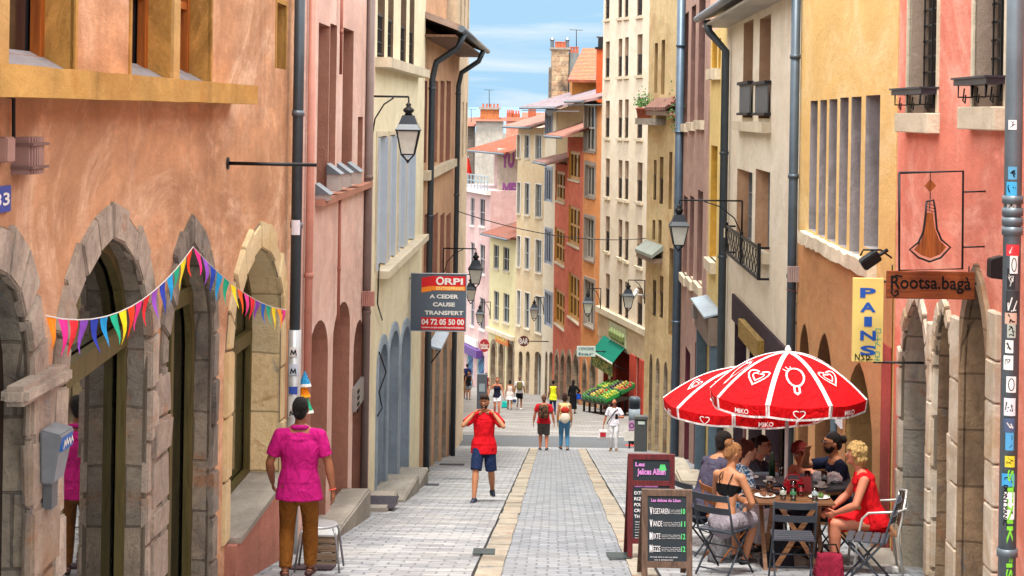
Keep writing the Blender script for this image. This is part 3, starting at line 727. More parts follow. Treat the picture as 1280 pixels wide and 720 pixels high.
b = NB(); strokes(b, [[(.01,.01),(.03,.05),(.05,.02),(.07,.055),(.09,.02),(.12,.05),(.14,.015),(.17,.05),(.2,.02)]], LO.pt(p0+.01, zt-.12, .17), LO.u, (0,0,1), LO.n, .012, .003); obj('lettering', b, M_white, t)
# bunting
bunt = thing('bunting', 'string of rainbow pennants draped across the arches of the orange house', 'bunting', LO.px(50, 395), world=True)
k0, k1, k2 = LO.px(50-30, 394, .16), LO.px(239-24, 308, .16), LO.px(356-18, 387, .16)
def sag(a, b_, s_, t_): p = a.lerp(b_, t_); p.z -= s_*4*t_*(1-t_); return p
st = []
for (a, b_, sg) in ((k0, k1, .2), (k1, k2, .1)):
    for i in range(13): st.append(sag(a, b_, sg, i/12))
b = NB(); tube(b, st, .004, 5); obj('string', b, M_white, bunt)
cols1 = ['#f08a1e','#e82f92','#e8323c','#8f4fc8','#2a3fae','#2199d8','#1fb58c','#f2e01e','#f0451c','#ee2f8e','#ec2f38','#9a55cc','#2b45b4','#1f9fdc','#1fb38a','#f2e21c','#f0451c']
cols2 = ['#ee2f8e','#9a55cc','#2447b8','#20a0dc','#1fb08a','#f2dc1c','#f0601c','#ee3f98','#ea2440','#8a45c0','#2867c4','#1fb08a','#f2dc1c','#f08a1e','#ec3f8e']
for (a, b_, sg, cl) in ((k0, k1, .2, cols1), (k1, k2, .1, cols2)):
    n_ = len(cl)
    for i, c in enumerate(cl):
        t0 = (i+.06)/n_; t1 = (i+.9)/n_
        p, q = sag(a, b_, sg, t0), sag(a, b_, sg, t1); m = (p+q)/2
        wig = Vector((rnd.uniform(-.015, .025), rnd.uniform(-.02, .03), -.21 + rnd.uniform(-.02, .03)))
        bb = NB(); rows = []
        for j in range(6):
            f = j/5; c_ = m + wig*f + Vector((.03*math.sin(f*3+i), 0, 0))*f
            rows.append((c_+(p-m)*(1-f*.97), c_+(q-m)*(1-f*.97)))
        ff = [[bb.verts.new(x) for x in rw] for rw in rows]
        for j in range(5): bb.faces.new((ff[j][0], ff[j][1], ff[j+1][1], ff[j+1][0]))
        obj('pennant', bb, cloth(c, 1.0), bunt, smooth=True)
# downpipe at the corner
def at_wall(px, py, c, o=0.0):
    Y = crossY(px, py, c); Y = Y; p = P(px, py, Y); return p + Vector((o, 0, 0))
pp = at_wall(371, 200, -2.9+.12); 
def vpipe(px, py, c, z1, z0, off):                        # plumb run at the wall position seen at (px,py)
    Y = crossY(px, py, c+off); X = c+off+.0264*Y; return [Vector((X, Y, z1)), Vector((X, Y, z0))]
v = vpipe(371, 250, -2.9, 2.6, 0, .11); zc = -uv(368, 412)[1]/F*v[0].y; v[1].z = zc
lowp = [Vector((v[0].x, v[0].y, zc)), Vector((v[0].x, v[0].y, gz(v[0].y)-.1))]
dp = downpipe('dark grey downpipe with pale stickered foot between orange and pink houses', [v[0], v[1]], .058, M_pipe, [(v[0].x, v[0].y, z) for z in (1.3, -.05, -1.25)], M_zinc, (lowp, .07, metal('#b9bcbe', .85, .4)))
for (z, w_, h_, c) in ((-1.35, .1, .16, '#e3dfe6'), (-2.65, .1, .1, '#e8e8e8'), (-2.85, .11, .12, '#c9d4e8'), (-3.05, .1, .08, '#3050b0'), (-3.3, .11, .22, '#d0d2d4')):
    b = NB(); Rr = .0725
    for i in range(6):
        a0_ = -math.pi/2 - w_/Rr/2 + w_/Rr*i/6; a1_ = a0_ + w_/Rr/6
        quad(b, [Vector((v[0].x+Rr*math.cos(a), v[0].y+Rr*math.sin(a), z_)) for a, z_ in ((a0_, z), (a1_, z), (a1_, z+h_), (a0_, z+h_))])
    if c in ('#e8e8e8', '#c9d4e8', '#d0d2d4'):
        strokes(b, [[(-.03, .02), (-.02, .07), (0, .03), (.02, .07), (.03, .02)]], (v[0].x, v[0].y-Rr-.004, z), (1, 0, 0), (0, 0, 1), (0, -1, 0), .012, .003, mi=1)
    obj('sticker', b, [paint(c, .9), M_black], dp)
# ================= LEFT: pink house
Y2 = crossY(462, 300, -2.9)
LP = Fac('pink_house', 'pink plaster house with tall brown window recesses, second on the left', bldg_pt(-2.86, Y1+.02), bldg_pt(-2.86, Y2), 2.8, m_pink, 'L')
zt_ = 3.0
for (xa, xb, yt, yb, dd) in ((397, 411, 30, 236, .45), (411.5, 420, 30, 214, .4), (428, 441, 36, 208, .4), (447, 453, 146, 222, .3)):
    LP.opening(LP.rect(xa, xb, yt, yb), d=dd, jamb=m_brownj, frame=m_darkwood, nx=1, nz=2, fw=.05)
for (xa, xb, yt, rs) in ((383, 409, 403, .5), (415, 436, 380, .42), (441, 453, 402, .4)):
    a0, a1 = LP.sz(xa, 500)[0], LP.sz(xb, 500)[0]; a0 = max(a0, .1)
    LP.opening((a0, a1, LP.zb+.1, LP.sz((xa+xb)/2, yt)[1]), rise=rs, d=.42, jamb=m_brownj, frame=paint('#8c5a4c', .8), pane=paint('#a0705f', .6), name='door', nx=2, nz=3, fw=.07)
for (xa, xb, y) in ((399, 409, 262), (408, 422, 244), (420, 431, 240), (431, 448, 236)):
    pass
for k, (xa, xb, yt, yb) in enumerate(((411, 424, 207, 238), (424, 436, 206, 233), (437, 448, 205, 229), (397, 406, 232, 250))):
    t = thing('planter_box', ['grey zinc planter box with sloping lid, nearest of three under pink windows', 'grey zinc planter box with sloping lid, middle of three under pink windows', 'grey zinc planter box with sloping lid, farthest of three under pink windows', 'small grey planter box on the lower left of the pink windows'][k], 'planter', LP.px(xa, yb), world=True, group='planter boxes under the pink house windows')
    r = LP.rect(xa-3, xa+2, yt, yb); b = NB(); LP.bar(b, r[0]+.02, r[1]-.02, r[2], r[3]-.1, .0, .15); obj('box_body', b, paint('#b9b0ab', .8), t)
    b = NB(); prism(b, [LP.pt(r[0], r[3]-.1, .18), LP.pt(r[0], r[3]+.03, 0), LP.pt(r[0], r[3]-.1, 0)], LP.u*(r[1]-r[0])); fixn(b); obj('lid', b, M_zinc, t)
LP.wall_mesh()
b = NB(); r = LP.rect(392, 456, 232, 240); 
LP.rib((LP.sz(394, 240)[0], LP.sz(456, 225)[0], LP.sz(430, 236)[1]-.08, LP.sz(430, 236)[1]), -.02, .12, m_brownj)
t = thing('intercom_panel', 'brushed metal intercom panel beside the pink doorway', 'intercom', LP.px(446, 490), world=True)
r = LP.rect(441, 452, 477, 505); b = NB(); LP.bar(b, r[0]-.1, r[1]+.1, r[2], r[3], 0, .05); obj('plate', b, metal('#a9a6a4', .85, .35), t)
b = NB()
for i in range(4): LP.bar(b, r[0]+.15, r[0]+.35, r[3]-.12-.09*i, r[3]-.07-.09*i, .05, .06)
obj('button', b, M_black, t)
for (pa, y1, y0, lab, rr) in ((427, -40, 93, 'thin red brown pipe running down the top of the pink house', .02), (424, 240, 400, 'thin red brown pipe low on the pink house wall', .02), (387, -40, 600, 'pink painted service pipe beside the dark downpipe', .045)):
    Yp = crossY(pa, (y0+y1)/2, -2.86+.06); X = -2.8+.0264*Yp
    z1, z0 = -uv(pa, y1)[1]/F*Yp, -uv(pa, y0)[1]/F*Yp
    downpipe(lab, [Vector((X, Yp, z1)), Vector((X, Yp, max(z0, gz(Yp))))], rr, paint('#b06a58', .8) if rr < .04 else paint('#cf8f7c', .8), [(X, Yp, z1*.4+z0*.6)])
# downpipe between pink and cream
v = vpipe(461, 200, -2.9, 2.9, gz(27), .1)
dp2 = downpipe('brown grey downpipe between the pink and cream houses', v, .06, paint('#8a7670', .7, .5), [(v[0].x, v[0].y, z) for z in (2, -1, -3)])
t = thing('cable_cabinet', 'ribbed pink plastic cable box on the brown downpipe', 'box', Vector((v[0].x, v[0].y-.1, P(462, 378, v[0].y).z)), world=True)
b = NB(); Yb = v[0].y-.12; a, c = P(453, 382, Yb), P(469, 364, Yb)
for i in range(7):
    x = a.x+(c.x-a.x)*i/7; box(b, (x, Yb-.08, a.z), (x+(c.x-a.x)/7-.006, Yb, c.z))
obj('ribs', b, paint('#c58a7e', .8), t)
# ================= LEFT: cream house
Y3 = crossY(527, 250, -2.9)
LC = Fac('cream_house', 'cream house with blue grey doorway recesses, third on the left', bldg_pt(-2.87, Y2+.02), bldg_pt(-2.87, Y3), 3.6, m_cream, 'L')
for (xa, xb) in ((472, 481), (485, 492), (501, 508), (512, 518)):
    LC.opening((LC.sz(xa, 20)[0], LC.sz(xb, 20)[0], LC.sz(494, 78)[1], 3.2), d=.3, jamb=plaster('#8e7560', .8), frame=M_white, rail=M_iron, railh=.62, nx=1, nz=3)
LC.rib((LC.sz(469, 80)[0], LC.sz(523, 80)[0], LC.sz(494, 90)[1], LC.sz(494, 78)[1]-.01), -.02, .24, m_sillst)
m_wsh = paint('#cfdbe8', .85, .5, 0, .12)
for (xa, xb) in ((470, 481), (485, 492), (497, 504), (507, 516)):
    a0, a1 = LC.sz(xa, 260)[0], LC.sz(xb, 260)[0]; zt, zb_ = LC.sz(494, 168)[1], LC.sz(494, 318)[1]
    w_ = LC.opening((a0, a1, zb_, zt), d=.14, jamb=m_creamst, frame=m_wsh, pane=M_pale, nx=2, nz=5, fw=.07, surround=m_sillst, sw=.1, proud=.02)
    b = NB()
    LC.bar(b, a0+.01, a0+.05, zb_+.02, zt-.02, -.12, .05); obj('shutter', b, m_wsh, w_)
    b = NB(); LC.bar(b, a1-.05, a1-.01, zb_+.02, zt-.02, -.12, .05); obj('shutter', b, m_wsh, w_)
LC.rib((LC.sz(471, 318)[0], LC.sz(524, 318)[0], LC.sz(494, 318)[1]-.13, LC.sz(494, 318)[1]-.01), -.02, .2, m_sillst)
for (xa, xb, yt) in ((471, 482, 432), (484, 496, 416), (499, 510, 411)):
    LC.opening((LC.sz(xa, 500)[0], LC.sz(xb, 500)[0], LC.zb+.1, LC.sz((xa+xb)/2, yt)[1]), rise=.4, d=.5, jamb=m_blue, frame=m_blue, pane=m_bluep, name='door', nx=2, nz=3, surround=m_blue, sw=.16, proud=.03)
LC.wall_mesh()
for k, (pts) in enumerate((((470, 330), (468, 380), (474, 400)), ((470, 440), (479, 465), (470, 490), (474, 510), (468, 520)))):
    b = NB(); tube(b, [LC.px(x, y, .05) for x, y in pts], .012, 6); tag(obj('wall_cable', b, M_iron), ['black cable looping near the top of the cream wall', 'black cable looping low on the cream wall'][k], 'cable')
# ================= LEFT: tan house with eaves
Y4a = crossY(549, 200, -2.9); Y4 = crossY(571, 300, -2.9)
zt4 = LC.sz(553, 52)[1]
LT = Fac('tan_house', 'tan house with deep wooden eaves at the far left corner', bldg_pt(-2.9, Y3+.02), bldg_pt(-2.9, Y4), P(555, 50, Y4a).z, m_tan, 'L')
for (xa, xb) in ((530, 533.5), (541, 547), (550, 555), (557.5, 563)):
    for (yt, yb) in ((101, 203), (268, 345)):
        LT.opening(LT.rect(xa, xb, yt, yb), d=.25, jamb=m_brownj, frame=m_brownj, nx=1, nz=3)
LT.rib((LT.sz(529, 210)[0], LT.sz(565, 210)[0], LT.sz(552, 214)[1], LT.sz(552, 204)[1]), -.02, .14, m_sillst)
for (xa, xb, yt) in ((513.5, 519, 428), (520, 525.5, 420)):
    pass
for (xa, xb, yt, m) in ((529.5, 534, 420, m_orwood), (536, 540, 425, m_darkwood), (543.5, 549, 430, m_darkwood), (553, 558, 432, m_darkwood), (562, 567, 436, m_darkwood)):
    LT.opening((LT.sz(xa, 500)[0], LT.sz(xb, 500)[0], LT.zb+.1, LT.sz((xa+xb)/2, yt)[1]), d=.4, jamb=m_stn, frame=m, name='door', nx=2, nz=2)
LT.roof(over=.75, rise=2.4, m=tiles_mat('#9a7a6c', '#b9a090'), soff=wood('#7a5238', '#4e3222'))
LT.wall_mesh()
b = NB(); LT.bar(b, LT.L-1.6, LT.L-.02, LT.zb, gz(Y4)+1.1, -.02, .05); obj('blue_base', b, m_bluep, LT.root)
for k, (px_, py_, top, lab) in enumerate(((538, 250, 62, 'grey downpipe curving down from the near end of the wooden eaves'), (570, 300, 80, 'blue grey downpipe at the far corner of the tan house'))):
    v = vpipe(px_, py_, -2.9, 5.0, 0, .12); z = LT.zt-.05; v[0].z = z-1.0; v[1].z = gz(v[0].y)-.1
    e = Vector((v[0].x+.68, v[0].y-.15, z)); m1 = Vector((v[0].x+.55, v[0].y-.1, z-.3))
    m2 = Vector((v[0].x+.08, v[0].y, z-.62))
    downpipe(lab, [e, m1, m2, v[0], v[1]], .07, M_pipe, [(v[0].x, v[0].y, zz) for zz in (z-1.2, z-4)])
# zinc awning low on the tan house
t = thing('zinc_awning', 'pale zinc awning hanging below the estate agent board', 'awning', LT.px(545, 425), world=True)
b = NB(); a0, a1 = LT.sz(534, 430)[0], LT.sz(545, 420)[0]; zz = LT.sz(540, 421)[1]
prism(b, [LT.pt(a0, zz, .02), LT.pt(a0, zz-.07, .32), LT.pt(a0, zz-.11, .32), LT.pt(a0, zz-.06, .02)], LT.u*(a1-a0)); fixn(b); obj('roof_sheet', b, metal('#a9bac8', .85), t)
b = NB()
for a in (a0+.1, a1-.1): tube(b, [LT.pt(a, zz-.5, .02), LT.pt(a, zz-.12, .3)], .015, 6)
obj('bracket', b, M_iron, t)
# ================= LEFT: tall house behind
Y5 = Y4 + 10
LB = Fac('tall_beige_house', 'tall beige house rising above the tan eaves at left', bldg_pt(-3.0, Y4+.3), bldg_pt(-3.15, Y5), P(567, -60, Y4+5).z, plaster('#d9c2a4', .85, .2), 'L')
LB.zt = 7.5
for (s0) in (2.0, 5.0, 8.0):
    for z in (-1.5, 2.5, 5.5): LB.opening((s0, s0+1, z, z+1.8), d=.2, nx=2, nz=3)
LB.wall_mesh()
YS = Y3+1.5
LB2 = Fac('set_back_house', 'peach upper storey set back above the wooden eaves', bldg_pt(-3.9, Y3+2.0), bldg_pt(-3.3, Y4+.2), 6.0, plaster('#dcae8a', .85, .2), 'L', depth=4)
for (s0) in (2.0, 5.0, 8.0): LB2.opening((s0, s0+1, 3.9, 5.5), d=.2, nx=2, nz=3)
LB2.wall_mesh()
# ================= RIGHT: salmon corner house
CRW = 3.65
def yr(px, c=CRW, py=300): return crossY(px, py, c)
Ya = 6.0; Yb = yr(1120)
RS = Fac('salmon_house', 'salmon red house with rough stone arches at right, nearest the camera', bldg_pt(CRW, Ya), bldg_pt(CRW, Yb), 3.0, m_salmon, 'R')
m_latt = paint('#5c5148', .7, .6, 0, .2)
for k, (xa, xb, yb) in enumerate(((1137, 1173, 141), (1219, 1258, 133))):
    r = RS.rect(xa, xb, -60, yb); r = (r[0], r[1], RS.sz((xa+xb)/2, yb)[1], 2.6)
    w_ = RS.opening(r, d=.26, jamb=m_taupe, frame=m_latt, nx=2, nz=1, fw=.05, surround=m_sillst, sw=.07, proud=.02)
    b = NB(); z = r[2]+.25
    while z < 2.5: RS.bar(b, r[0]+.01, r[1]-.01, z, z+.02, -.16, -.14); z += .16
    a = r[0]+.1
    for q in range(4): RS.bar(b, r[0]+.12+q*(r[1]-r[0]-.24)/3-.008, r[0]+.12+q*(r[1]-r[0]-.24)/3+.008, r[2]+.2, 2.55, -.138, -.125)
    obj('window_bars', b, M_iron, w_)
    b = NB(); RS.bar(b, r[0]-.12, r[1]+.12, r[2]-.2, r[2]-.004, -.02, .12); bmesh.ops.bevel(b, geom=b.edges[:], offset=.008, segments=1, affect='EDGES'); obj('sill', b, m_sillst, w_)
    t = thing('window_rail', ['black iron shelf rail under the salmon window nearer the yellow house', 'black iron shelf rail under the salmon window nearer the big stickered pipe'][k], 'railing', RS.pt(r[0], r[2]+.2), world=True, group='iron shelf rails on the salmon house')
    b = NB(); z = r[2]+.18; RS.bar(b, r[0]-.06, r[1]+.06, z, z+.05, .0, .17); RS.bar(b, r[0]-.08, r[1]+.08, z+.052, z+.07, -.02, .19); obj('shelf', b, metal('#3b3f49', .8), t)
    for a in (r[0]+.05, (r[0]+r[1])/2, r[1]-.05):
        b = NB(); tube(b, [RS.pt(a, z, .15), RS.pt(a, z-.1, .15), RS.pt(a, z-.1, .03), RS.pt(a, z, .02)], .008, 6)
        tube(b, [RS.pt(a+.03, z-.02, .09), RS.pt(a+.04, z-.13, .1), RS.pt(a, z-.15, .09), RS.pt(a-.02, z-.08, .09)], .007, 6)
        obj('bracket', b, M_iron, t)
def arch_r(F_, xa, xb, ytop, rise, pybot=None, **k):
    py = (pybot or 600)
    a, b_ = F_.sz(xa, py-60)[0], F_.sz(xb, py-60)[0]
    lo, hi = min(a, b_), max(a, b_)
    z0 = F_.zb+.1 if pybot is None else F_.sz((xa+xb)/2, pybot)[1]
    return F_.opening((lo, hi, z0, F_.sz((xa+xb)/2, ytop)[1]), rise=rise, **k)
m_jst = stone('#b9b1a0', '#9a948a', '#7b7a7c', .85, 2.0, bh=.5, bw=1.1)
m_jst2 = stone('#b89c7c', '#8f7660', '#6b5648', .85, 3.0, bh=.5, bw=1.1)
m_wst = plaster('#ddd0bd', .85, .6, '#c2a888', blotch=1.1, dirtcol='#8a6f52')
arch_r(RS, 1127, 1162, 372, .8, d=.55, jamb=m_jst, frame=m_darkwood, pane=m_shop, name='door', nx=2, nz=3, surround=m_wst, sw=.15, proud=.03, pointed=.25, stones=.5)
arch_r(RS, 1169, 1190, 384, .6, d=.5, jamb=m_jst2, frame=m_darkwood, pane=m_shop, name='door', nx=1, nz=3, surround=m_wst, sw=.15, proud=.035, pointed=.3, stones=.45)
arch_r(RS, 1204, 1237, 352, .8, d=.6, jamb=m_jst2, frame=m_darkwood, pane=m_shop, name='door', nx=2, nz=3, surround=m_jst2, sw=.14, proud=.04, pointed=.25)
for (pa, pb, yt) in ((1163, 1168, 400), (1191, 1203, 392), (1238, 1250, 385)):
    xa, xb = sorted((RS.sz(pa, 540)[0], RS.sz(pb, 540)[0])); z = RS.sz(pa, yt)[1]; b = NB()
    while z > RS.zb+.2:
        h = rnd.uniform(.3, .6); RS.bar(b, xa+.01, xb-.01, z-h+.01, z, -.02, .045+rnd.uniform(0, .015)); z -= h
    bmesh.ops.bevel(b, geom=b.edges[:], offset=.015, segments=1, affect='EDGES'); obj('stone_pier', b, m_wst, RS.root)
RS.wall_mesh()
b = NB(); o = RS.L-1.75
prism(b, [RS.pt(RS.L-.02, RS.zb, .02), RS.pt(RS.L-.02, gz(Yb)+.16, .02), RS.pt(RS.L-1.3, gz(Yb)+.16, .02), RS.pt(RS.L-1.3, RS.zb, .02)], RS.n*.34); fixn(b)
tag(obj('door_step', b, m_conc), 'grey concrete doorstep under the first salmon archway', 'step')
# small white carton on the step
t_ = RS.pt(RS.L-1.05, gz(Yb)+.16, .18); b = NB(); box(b, t_+Vector((-.09, -.04, 0)), t_+Vector((.05, .04, .06))); bmesh.ops.bevel(b, geom=b.edges[:], offset=.004, segments=1, affect='EDGES')
tag(obj('carton', b, cloth('#e9e6e2', .9)), 'small white carton lying on the concrete doorstep', 'carton')
# big stickered pipe
Yp = 13.0; Xp = P(1265, 300, Yp).x; zc = P(1265, 268, Yp).z
big = downpipe('thick grey downpipe covered in stickers at the right edge', [Vector((Xp, Yp, 4)), Vector((Xp, Yp, gz(Yp)-.1))], .066, metal('#6d7a82', .85, .45), [(Xp, Yp, z) for z in (zc+.11, zc+.02, zc-.05, zc-.12, P(1265, 690, Yp).z)])
stk = [(156, 12, '#e9ebe8'), (216, 16, '#5b9fc4'), (236, 18, '#3fa7d8'), (256, 12, '#b8b8b4'), (312, 14, '#d8343c'), (330, 22, '#e8e6e2'), (348, 26, '#25262a'), (378, 30, '#34363a'), (397, 14, '#c8a894'), (412, 18, '#aab3a8'), (432, 16, '#e8e8e4'), (452, 18, '#e4e8e4'), (479, 20, '#e6eaea'), (507, 22, '#d7d9e0'), (530, 18, '#4a5a78'), (550, 22, '#4f9fd0'), (575, 14, '#d8ca38'), (598, 16, '#3f9ed4'), (630, 34, '#f0f0ee')]
for i, (py, h, c) in enumerate(stk):
    z = P(1262, py+h*.5, Yp).z; hh = h/F*Yp*1.0; Rr = .0675+.0004*(i % 3); wd = rnd.uniform(.8, 1.5)
    c0 = -math.pi/2 - .25 + rnd.uniform(-.25, .25); b = NB()
    for q in range(6):
        a0_ = c0-wd/2+wd*q/6; a1_ = a0_+wd/6
        quad(b, [Vector((Xp+Rr*math.cos(a), Yp+Rr*math.sin(a), zz)) for a, zz in ((a0_, z), (a1_, z), (a1_, z+hh), (a0_, z+hh))])
    def cylf(x, zz, l, z=z, c0=c0, Rr=Rr): a = c0+(x)/Rr; return Vector((Xp+(Rr+.0015+l*.1)*math.cos(a), Yp+(Rr+.0015+l*.1)*math.sin(a), z+zz))
    dark = M_white if c in ('#25262a', '#34363a', '#4a5a78', '#d8343c') else M_black
    hw = wd*Rr/2*.7
    rr_ = random.Random(i)
    if i in (5, 12): strokes(b, [[(hw*.8*math.cos(a), hh/2+hh*.38*math.sin(a)) for a in [k*math.pi/5 for k in range(11)]]], None, None, None, None, .006, .003, fn=cylf, mi=1)
    else: strokes(b, [[(rr_.uniform(-hw, hw), rr_.uniform(.15, .85)*hh) for _ in range(rr_.randrange(2, 5))] for _ in range(rr_.randrange(2, 5))], None, None, None, None, rr_.choice((.004, .006, .009)), .003, fn=cylf, mi=1)
    obj('sticker', b, [paint(c, .95, .5, 0, .1), dark], big)
def vcyl(z0, c0): 
    def f(x, zz, l): a = c0+zz/.0675; return Vector((Xp+(.0695+l*.1)*math.cos(a), Yp+(.0695+l*.1)*math.sin(a), z0-x))
    return f
b = NB(); text(b, 'STINK FISH', None, None, None, .95, .045, fn=vcyl(P(1262, 585, Yp).z-.0, -math.pi/2-.35), bold=.03); obj('lettering', b, paint('#7ad038', .95), big)
b = NB(); text(b, 'DONT PANIC', None, None, None, .3, .03, fn=vcyl(P(1262, 604, Yp).z, -math.pi/2-.75), bold=.03); obj('lettering', b, M_black, big)
# perpendicular wall beyond the frame edge is the same house; hanging pendant sign
def signrect(x0, y0, x1, y1, Y): return P(x0, y1, Y), P(x1, y0, Y)
Ys = 15.0
t = thing('pendant_sign', 'black iron frame with a hanging wooden drop emblem in front of the salmon wall', 'sign', P(1164, 335, Ys), world=True)
c = [P(1124, 216, Ys), P(1204, 214, Ys), P(1203, 336, Ys), P(1124, 338, Ys)]
b = NB(); tube(b, c + [c[0]], .011, 6); obj('iron_frame', b, M_iron, t)
for yy in (240, 309):
    b = NB(); p = P(1204, yy, Ys); q = P(1237, yy-1, Ys); tube(b, [p, q], .007, 6); obox(b, q+Vector((-.01, -.02, -.06)), (.02, 0, 0), (0, .04, 0), (0, 0, .12)); 
    tube(b, [q, RS.px(1240, yy, 0)+Vector((.03, 0, 0))], .007, 6); obj('wall_arm', b, M_iron, t)
dm = P(1163, 232, Ys); b = NB(); prism(b, [dm+Vector((0, 0, .055)), dm+Vector((.05, 0, 0)), dm+Vector((0, 0, -.055)), dm+Vector((-.05, 0, 0))], (0, .02, 0)); fixn(b)
m_sgw = wood('#a8581c', '#6f3410', .85); obj('diamond', b, m_sgw, t)
b = NB(); tube(b, [P(1163, 215, Ys), P(1163, 225, Ys)], .004, 5); tube(b, [P(1163, 240, Ys), P(1162, 262, Ys)], .004, 5); obj('hook', b, M_iron, t)
ol = [(1158, 252), (1157, 268), (1154, 290), (1148, 303), (1137, 312), (1148, 322), (1162, 327), (1176, 322), (1188, 309), (1177, 300), (1171, 286), (1169, 262), (1167, 250)]
b = NB(); tube(b, [P(x, y, Ys) for x, y in ol+ol[:1]], .009, 6); 
for yy in (254, 258, 262): tube(b, [P(1158, yy, Ys), P(1168, yy+3, Ys)], .003, 5)
obj('drop_outline', b, M_iron, t)
b = NB(); prism(b, [P(x, y, Ys) for x, y in ((1158, 266), (1157, 284), (1152, 300), (1143, 312), (1152, 319), (1163, 323), (1175, 318), (1183, 309), (1174, 300), (1168, 284), (1166, 266))], (0, .02, 0)); fixn(b); obj('drop', b, m_sgw, t)
Yw = 15.1
t = thing('wooden_sign', 'brown wooden board lettered Rootsabaga hanging below the iron frame', 'sign', P(1164, 372, Yw), world=True)
p, q = signrect(1108, 340, 1219, 373, Yw); b = NB(); box(b, (p.x, Yw, p.z), (q.x, Yw+.03, q.z)); bmesh.ops.bevel(b, geom=b.edges[:], offset=.004, segments=1, affect='EDGES'); obj('board', b, wood('#96491a', '#5f2b0f', .85, axis='x'), t)
W, H = q.x-p.x, q.z-p.z
b = NB(); text(b, 'Rootsa.bagà', (p.x+.035, Yw, p.z+.05), (1, 0, 0), (0, 0, 1), W-.07, H-.09, bold=.015)
strokes(b, [[(.05, .1), (.04, .05), (.07, .02), (.1, .04), (.09, .07), (.07, .06)], [(.04, .17), (.08, .2), (.13, .19)]], (p.x, Yw, p.z), (1, 0, 0), (0, 0, 1), (0, -1, 0), .012, .005)
obj('lettering', b, M_black, t)
b = NB(); tube(b, [Vector((q.x-.05, Yw+.015, q.z)), Vector((q.x-.05, Yw+.015, q.z+.05))], .006, 6); tube(b, [Vector((p.x+.05, Yw+.015, q.z)), Vector((p.x+.05, Yw+.015, q.z+.05))], .006, 6)
tube(b, [Vector((q.x, Yw+.015, q.z-.1)), Vector((RS.px(1245, 350).x+.05, Yw+.03, q.z-.1))], .012, 6); obj('hanger', b, M_iron, t)
t = thing('loudspeaker', 'small black wedge shaped loudspeaker beside the stickered pipe', 'speaker', P(1246, 335, 14), world=True)
b = NB(); a = P(1239, 348, 14); c = P(1256, 320, 14); prism(b, [(a.x, 14, a.z), (c.x, 14, a.z-.01), (c.x, 14, c.z), (a.x, 14, c.z-.03)], (0, .14, 0)); fixn(b); bmesh.ops.bevel(b, geom=b.edges[:], offset=.008, segments=2, affect='EDGES'); obj('cabinet', b, M_iron, t)
b = NB(); box(b, (c.x, 14.04, (a.z+c.z)/2-.01), (c.x+.15, 14.06, (a.z+c.z)/2+.01)); obj('arm', b, M_iron, t)
# PAINS sign
Yq = 17.6
t = thing('bread_sign', 'tall narrow yellow sign lettered PAINS in blue on the tan wall', 'sign', P(1085, 452, Yq), world=True)
p, q = signrect(1065, 348, 1105, 452, Yq); b = NB(); box(b, (p.x, Yq, p.z), (q.x, Yq+.04, q.z)); bmesh.ops.bevel(b, geom=b.edges[:], offset=.004, segments=1, affect='EDGES'); obj('panel', b, paint('#e5cd78', .88, .5, 0, .12), t)
b = NB(); m_bl = paint('#1c55b0', .9, .5, 0, .1)
for ch, ya in zip('PAINS', (360, 378, 396, 413.5, 432)):
    a, c = P(1077-2, ya+12, Yq), P(1097-2, ya, Yq)
    if ch == 'I': a.x += .04; c.x -= .04
    text(b, ch, (a.x, Yq, a.z), (1, 0, 0), (0, 0, 1), c.x-a.x, c.z-a.z, bold=.035)
obj('lettering', b, m_bl, t)
b = NB(); strokes(b, [[(0, 0), (0, .06), (.04, .0), (.04, .06)], [(.09, .05), (.06, .05), (.09, .01), (.055, .0)], [(.11, 0), (.11, .055), (.15, .03), (.11, .0), (.17, .01)]], P(1069, 450, Yq), (1, 0, 0), (0, 0, 1), (0, -1, 0), .009, .004)
obj('scrawl', b, M_black, t)
b = NB(); strokes(b, [[(.0, .0), (.04, .0), (.04, .05), (0, .05), (0, 0)], [(0, .08), (.0, .14), (.05, .11)], [(.02, .14), (.02, .22)], [(-.01, .17), (.05, .18)], [(0, .24), (.05, .24), (.05, .28), (.0, .28), (0, .24)], [(.02,-.06),(.02,.0)], [(-.01,-.03),(.05,-.03)]], P(1094, 446, Yq), (1, 0, 0), (0, 0, 1), (0, -1, 0), .007, .004)
obj('green_writing', b, paint('#2fa08a', .9), t)
b = NB()
for yy in (352, 453):
    p = P(1092, yy, Yq); q = P(1112, yy, Yq); tube(b, [p+Vector((0, .02, 0)), Vector((3.65+.0264*Yq+.05, Yq+.02, p.z))], .012, 6)
obj('wall_arm', b, M_iron, t)
# ================= RIGHT: yellow house
Yc = yr(1000, CRW, 200)
RY = Fac('yellow_house', 'yellow house with six narrow openings and tan arcade behind the parasols', bldg_pt(CRW-.01, Yb+.02), bldg_pt(CRW-.01, Yc), 3.0, m_yellow, 'R')
for (xa, xb, yt, yb) in ((1012, 1021, 126, 289), (1024, 1032.5, 125, 296), (1035.5, 1045.5, 124, 302), (1049, 1059.5, 122, 309), (1063, 1075.5, 121, 318), (1081, 1099, 119, 312)):
    RY.opening(RY.rect(xa, xb, yt, yb), d=.36, jamb=m_greyj, frame=paint('#6c6a6a', .7), nx=1, nz=3, fw=.05)
a0, a1 = RY.sz(1096, 330)[0], RY.sz(1006, 330)[0]; lo, hi = min(a0, a1), max(a0, a1)
zs = RY.sz(1050, 305)[1]; b = NB(); RY.bar(b, lo, hi, zs-.2, zs-.03, -.02, .1)
bmesh.ops.subdivide_edges(b, edges=[x for x in b.edges if x.calc_length() > 2], cuts=25)
for v in b.verts: v.co += Vector((rnd.uniform(-.02, .0), 0, rnd.uniform(-.025, .01)))
obj('sill', b, m_sillst, RY.root)
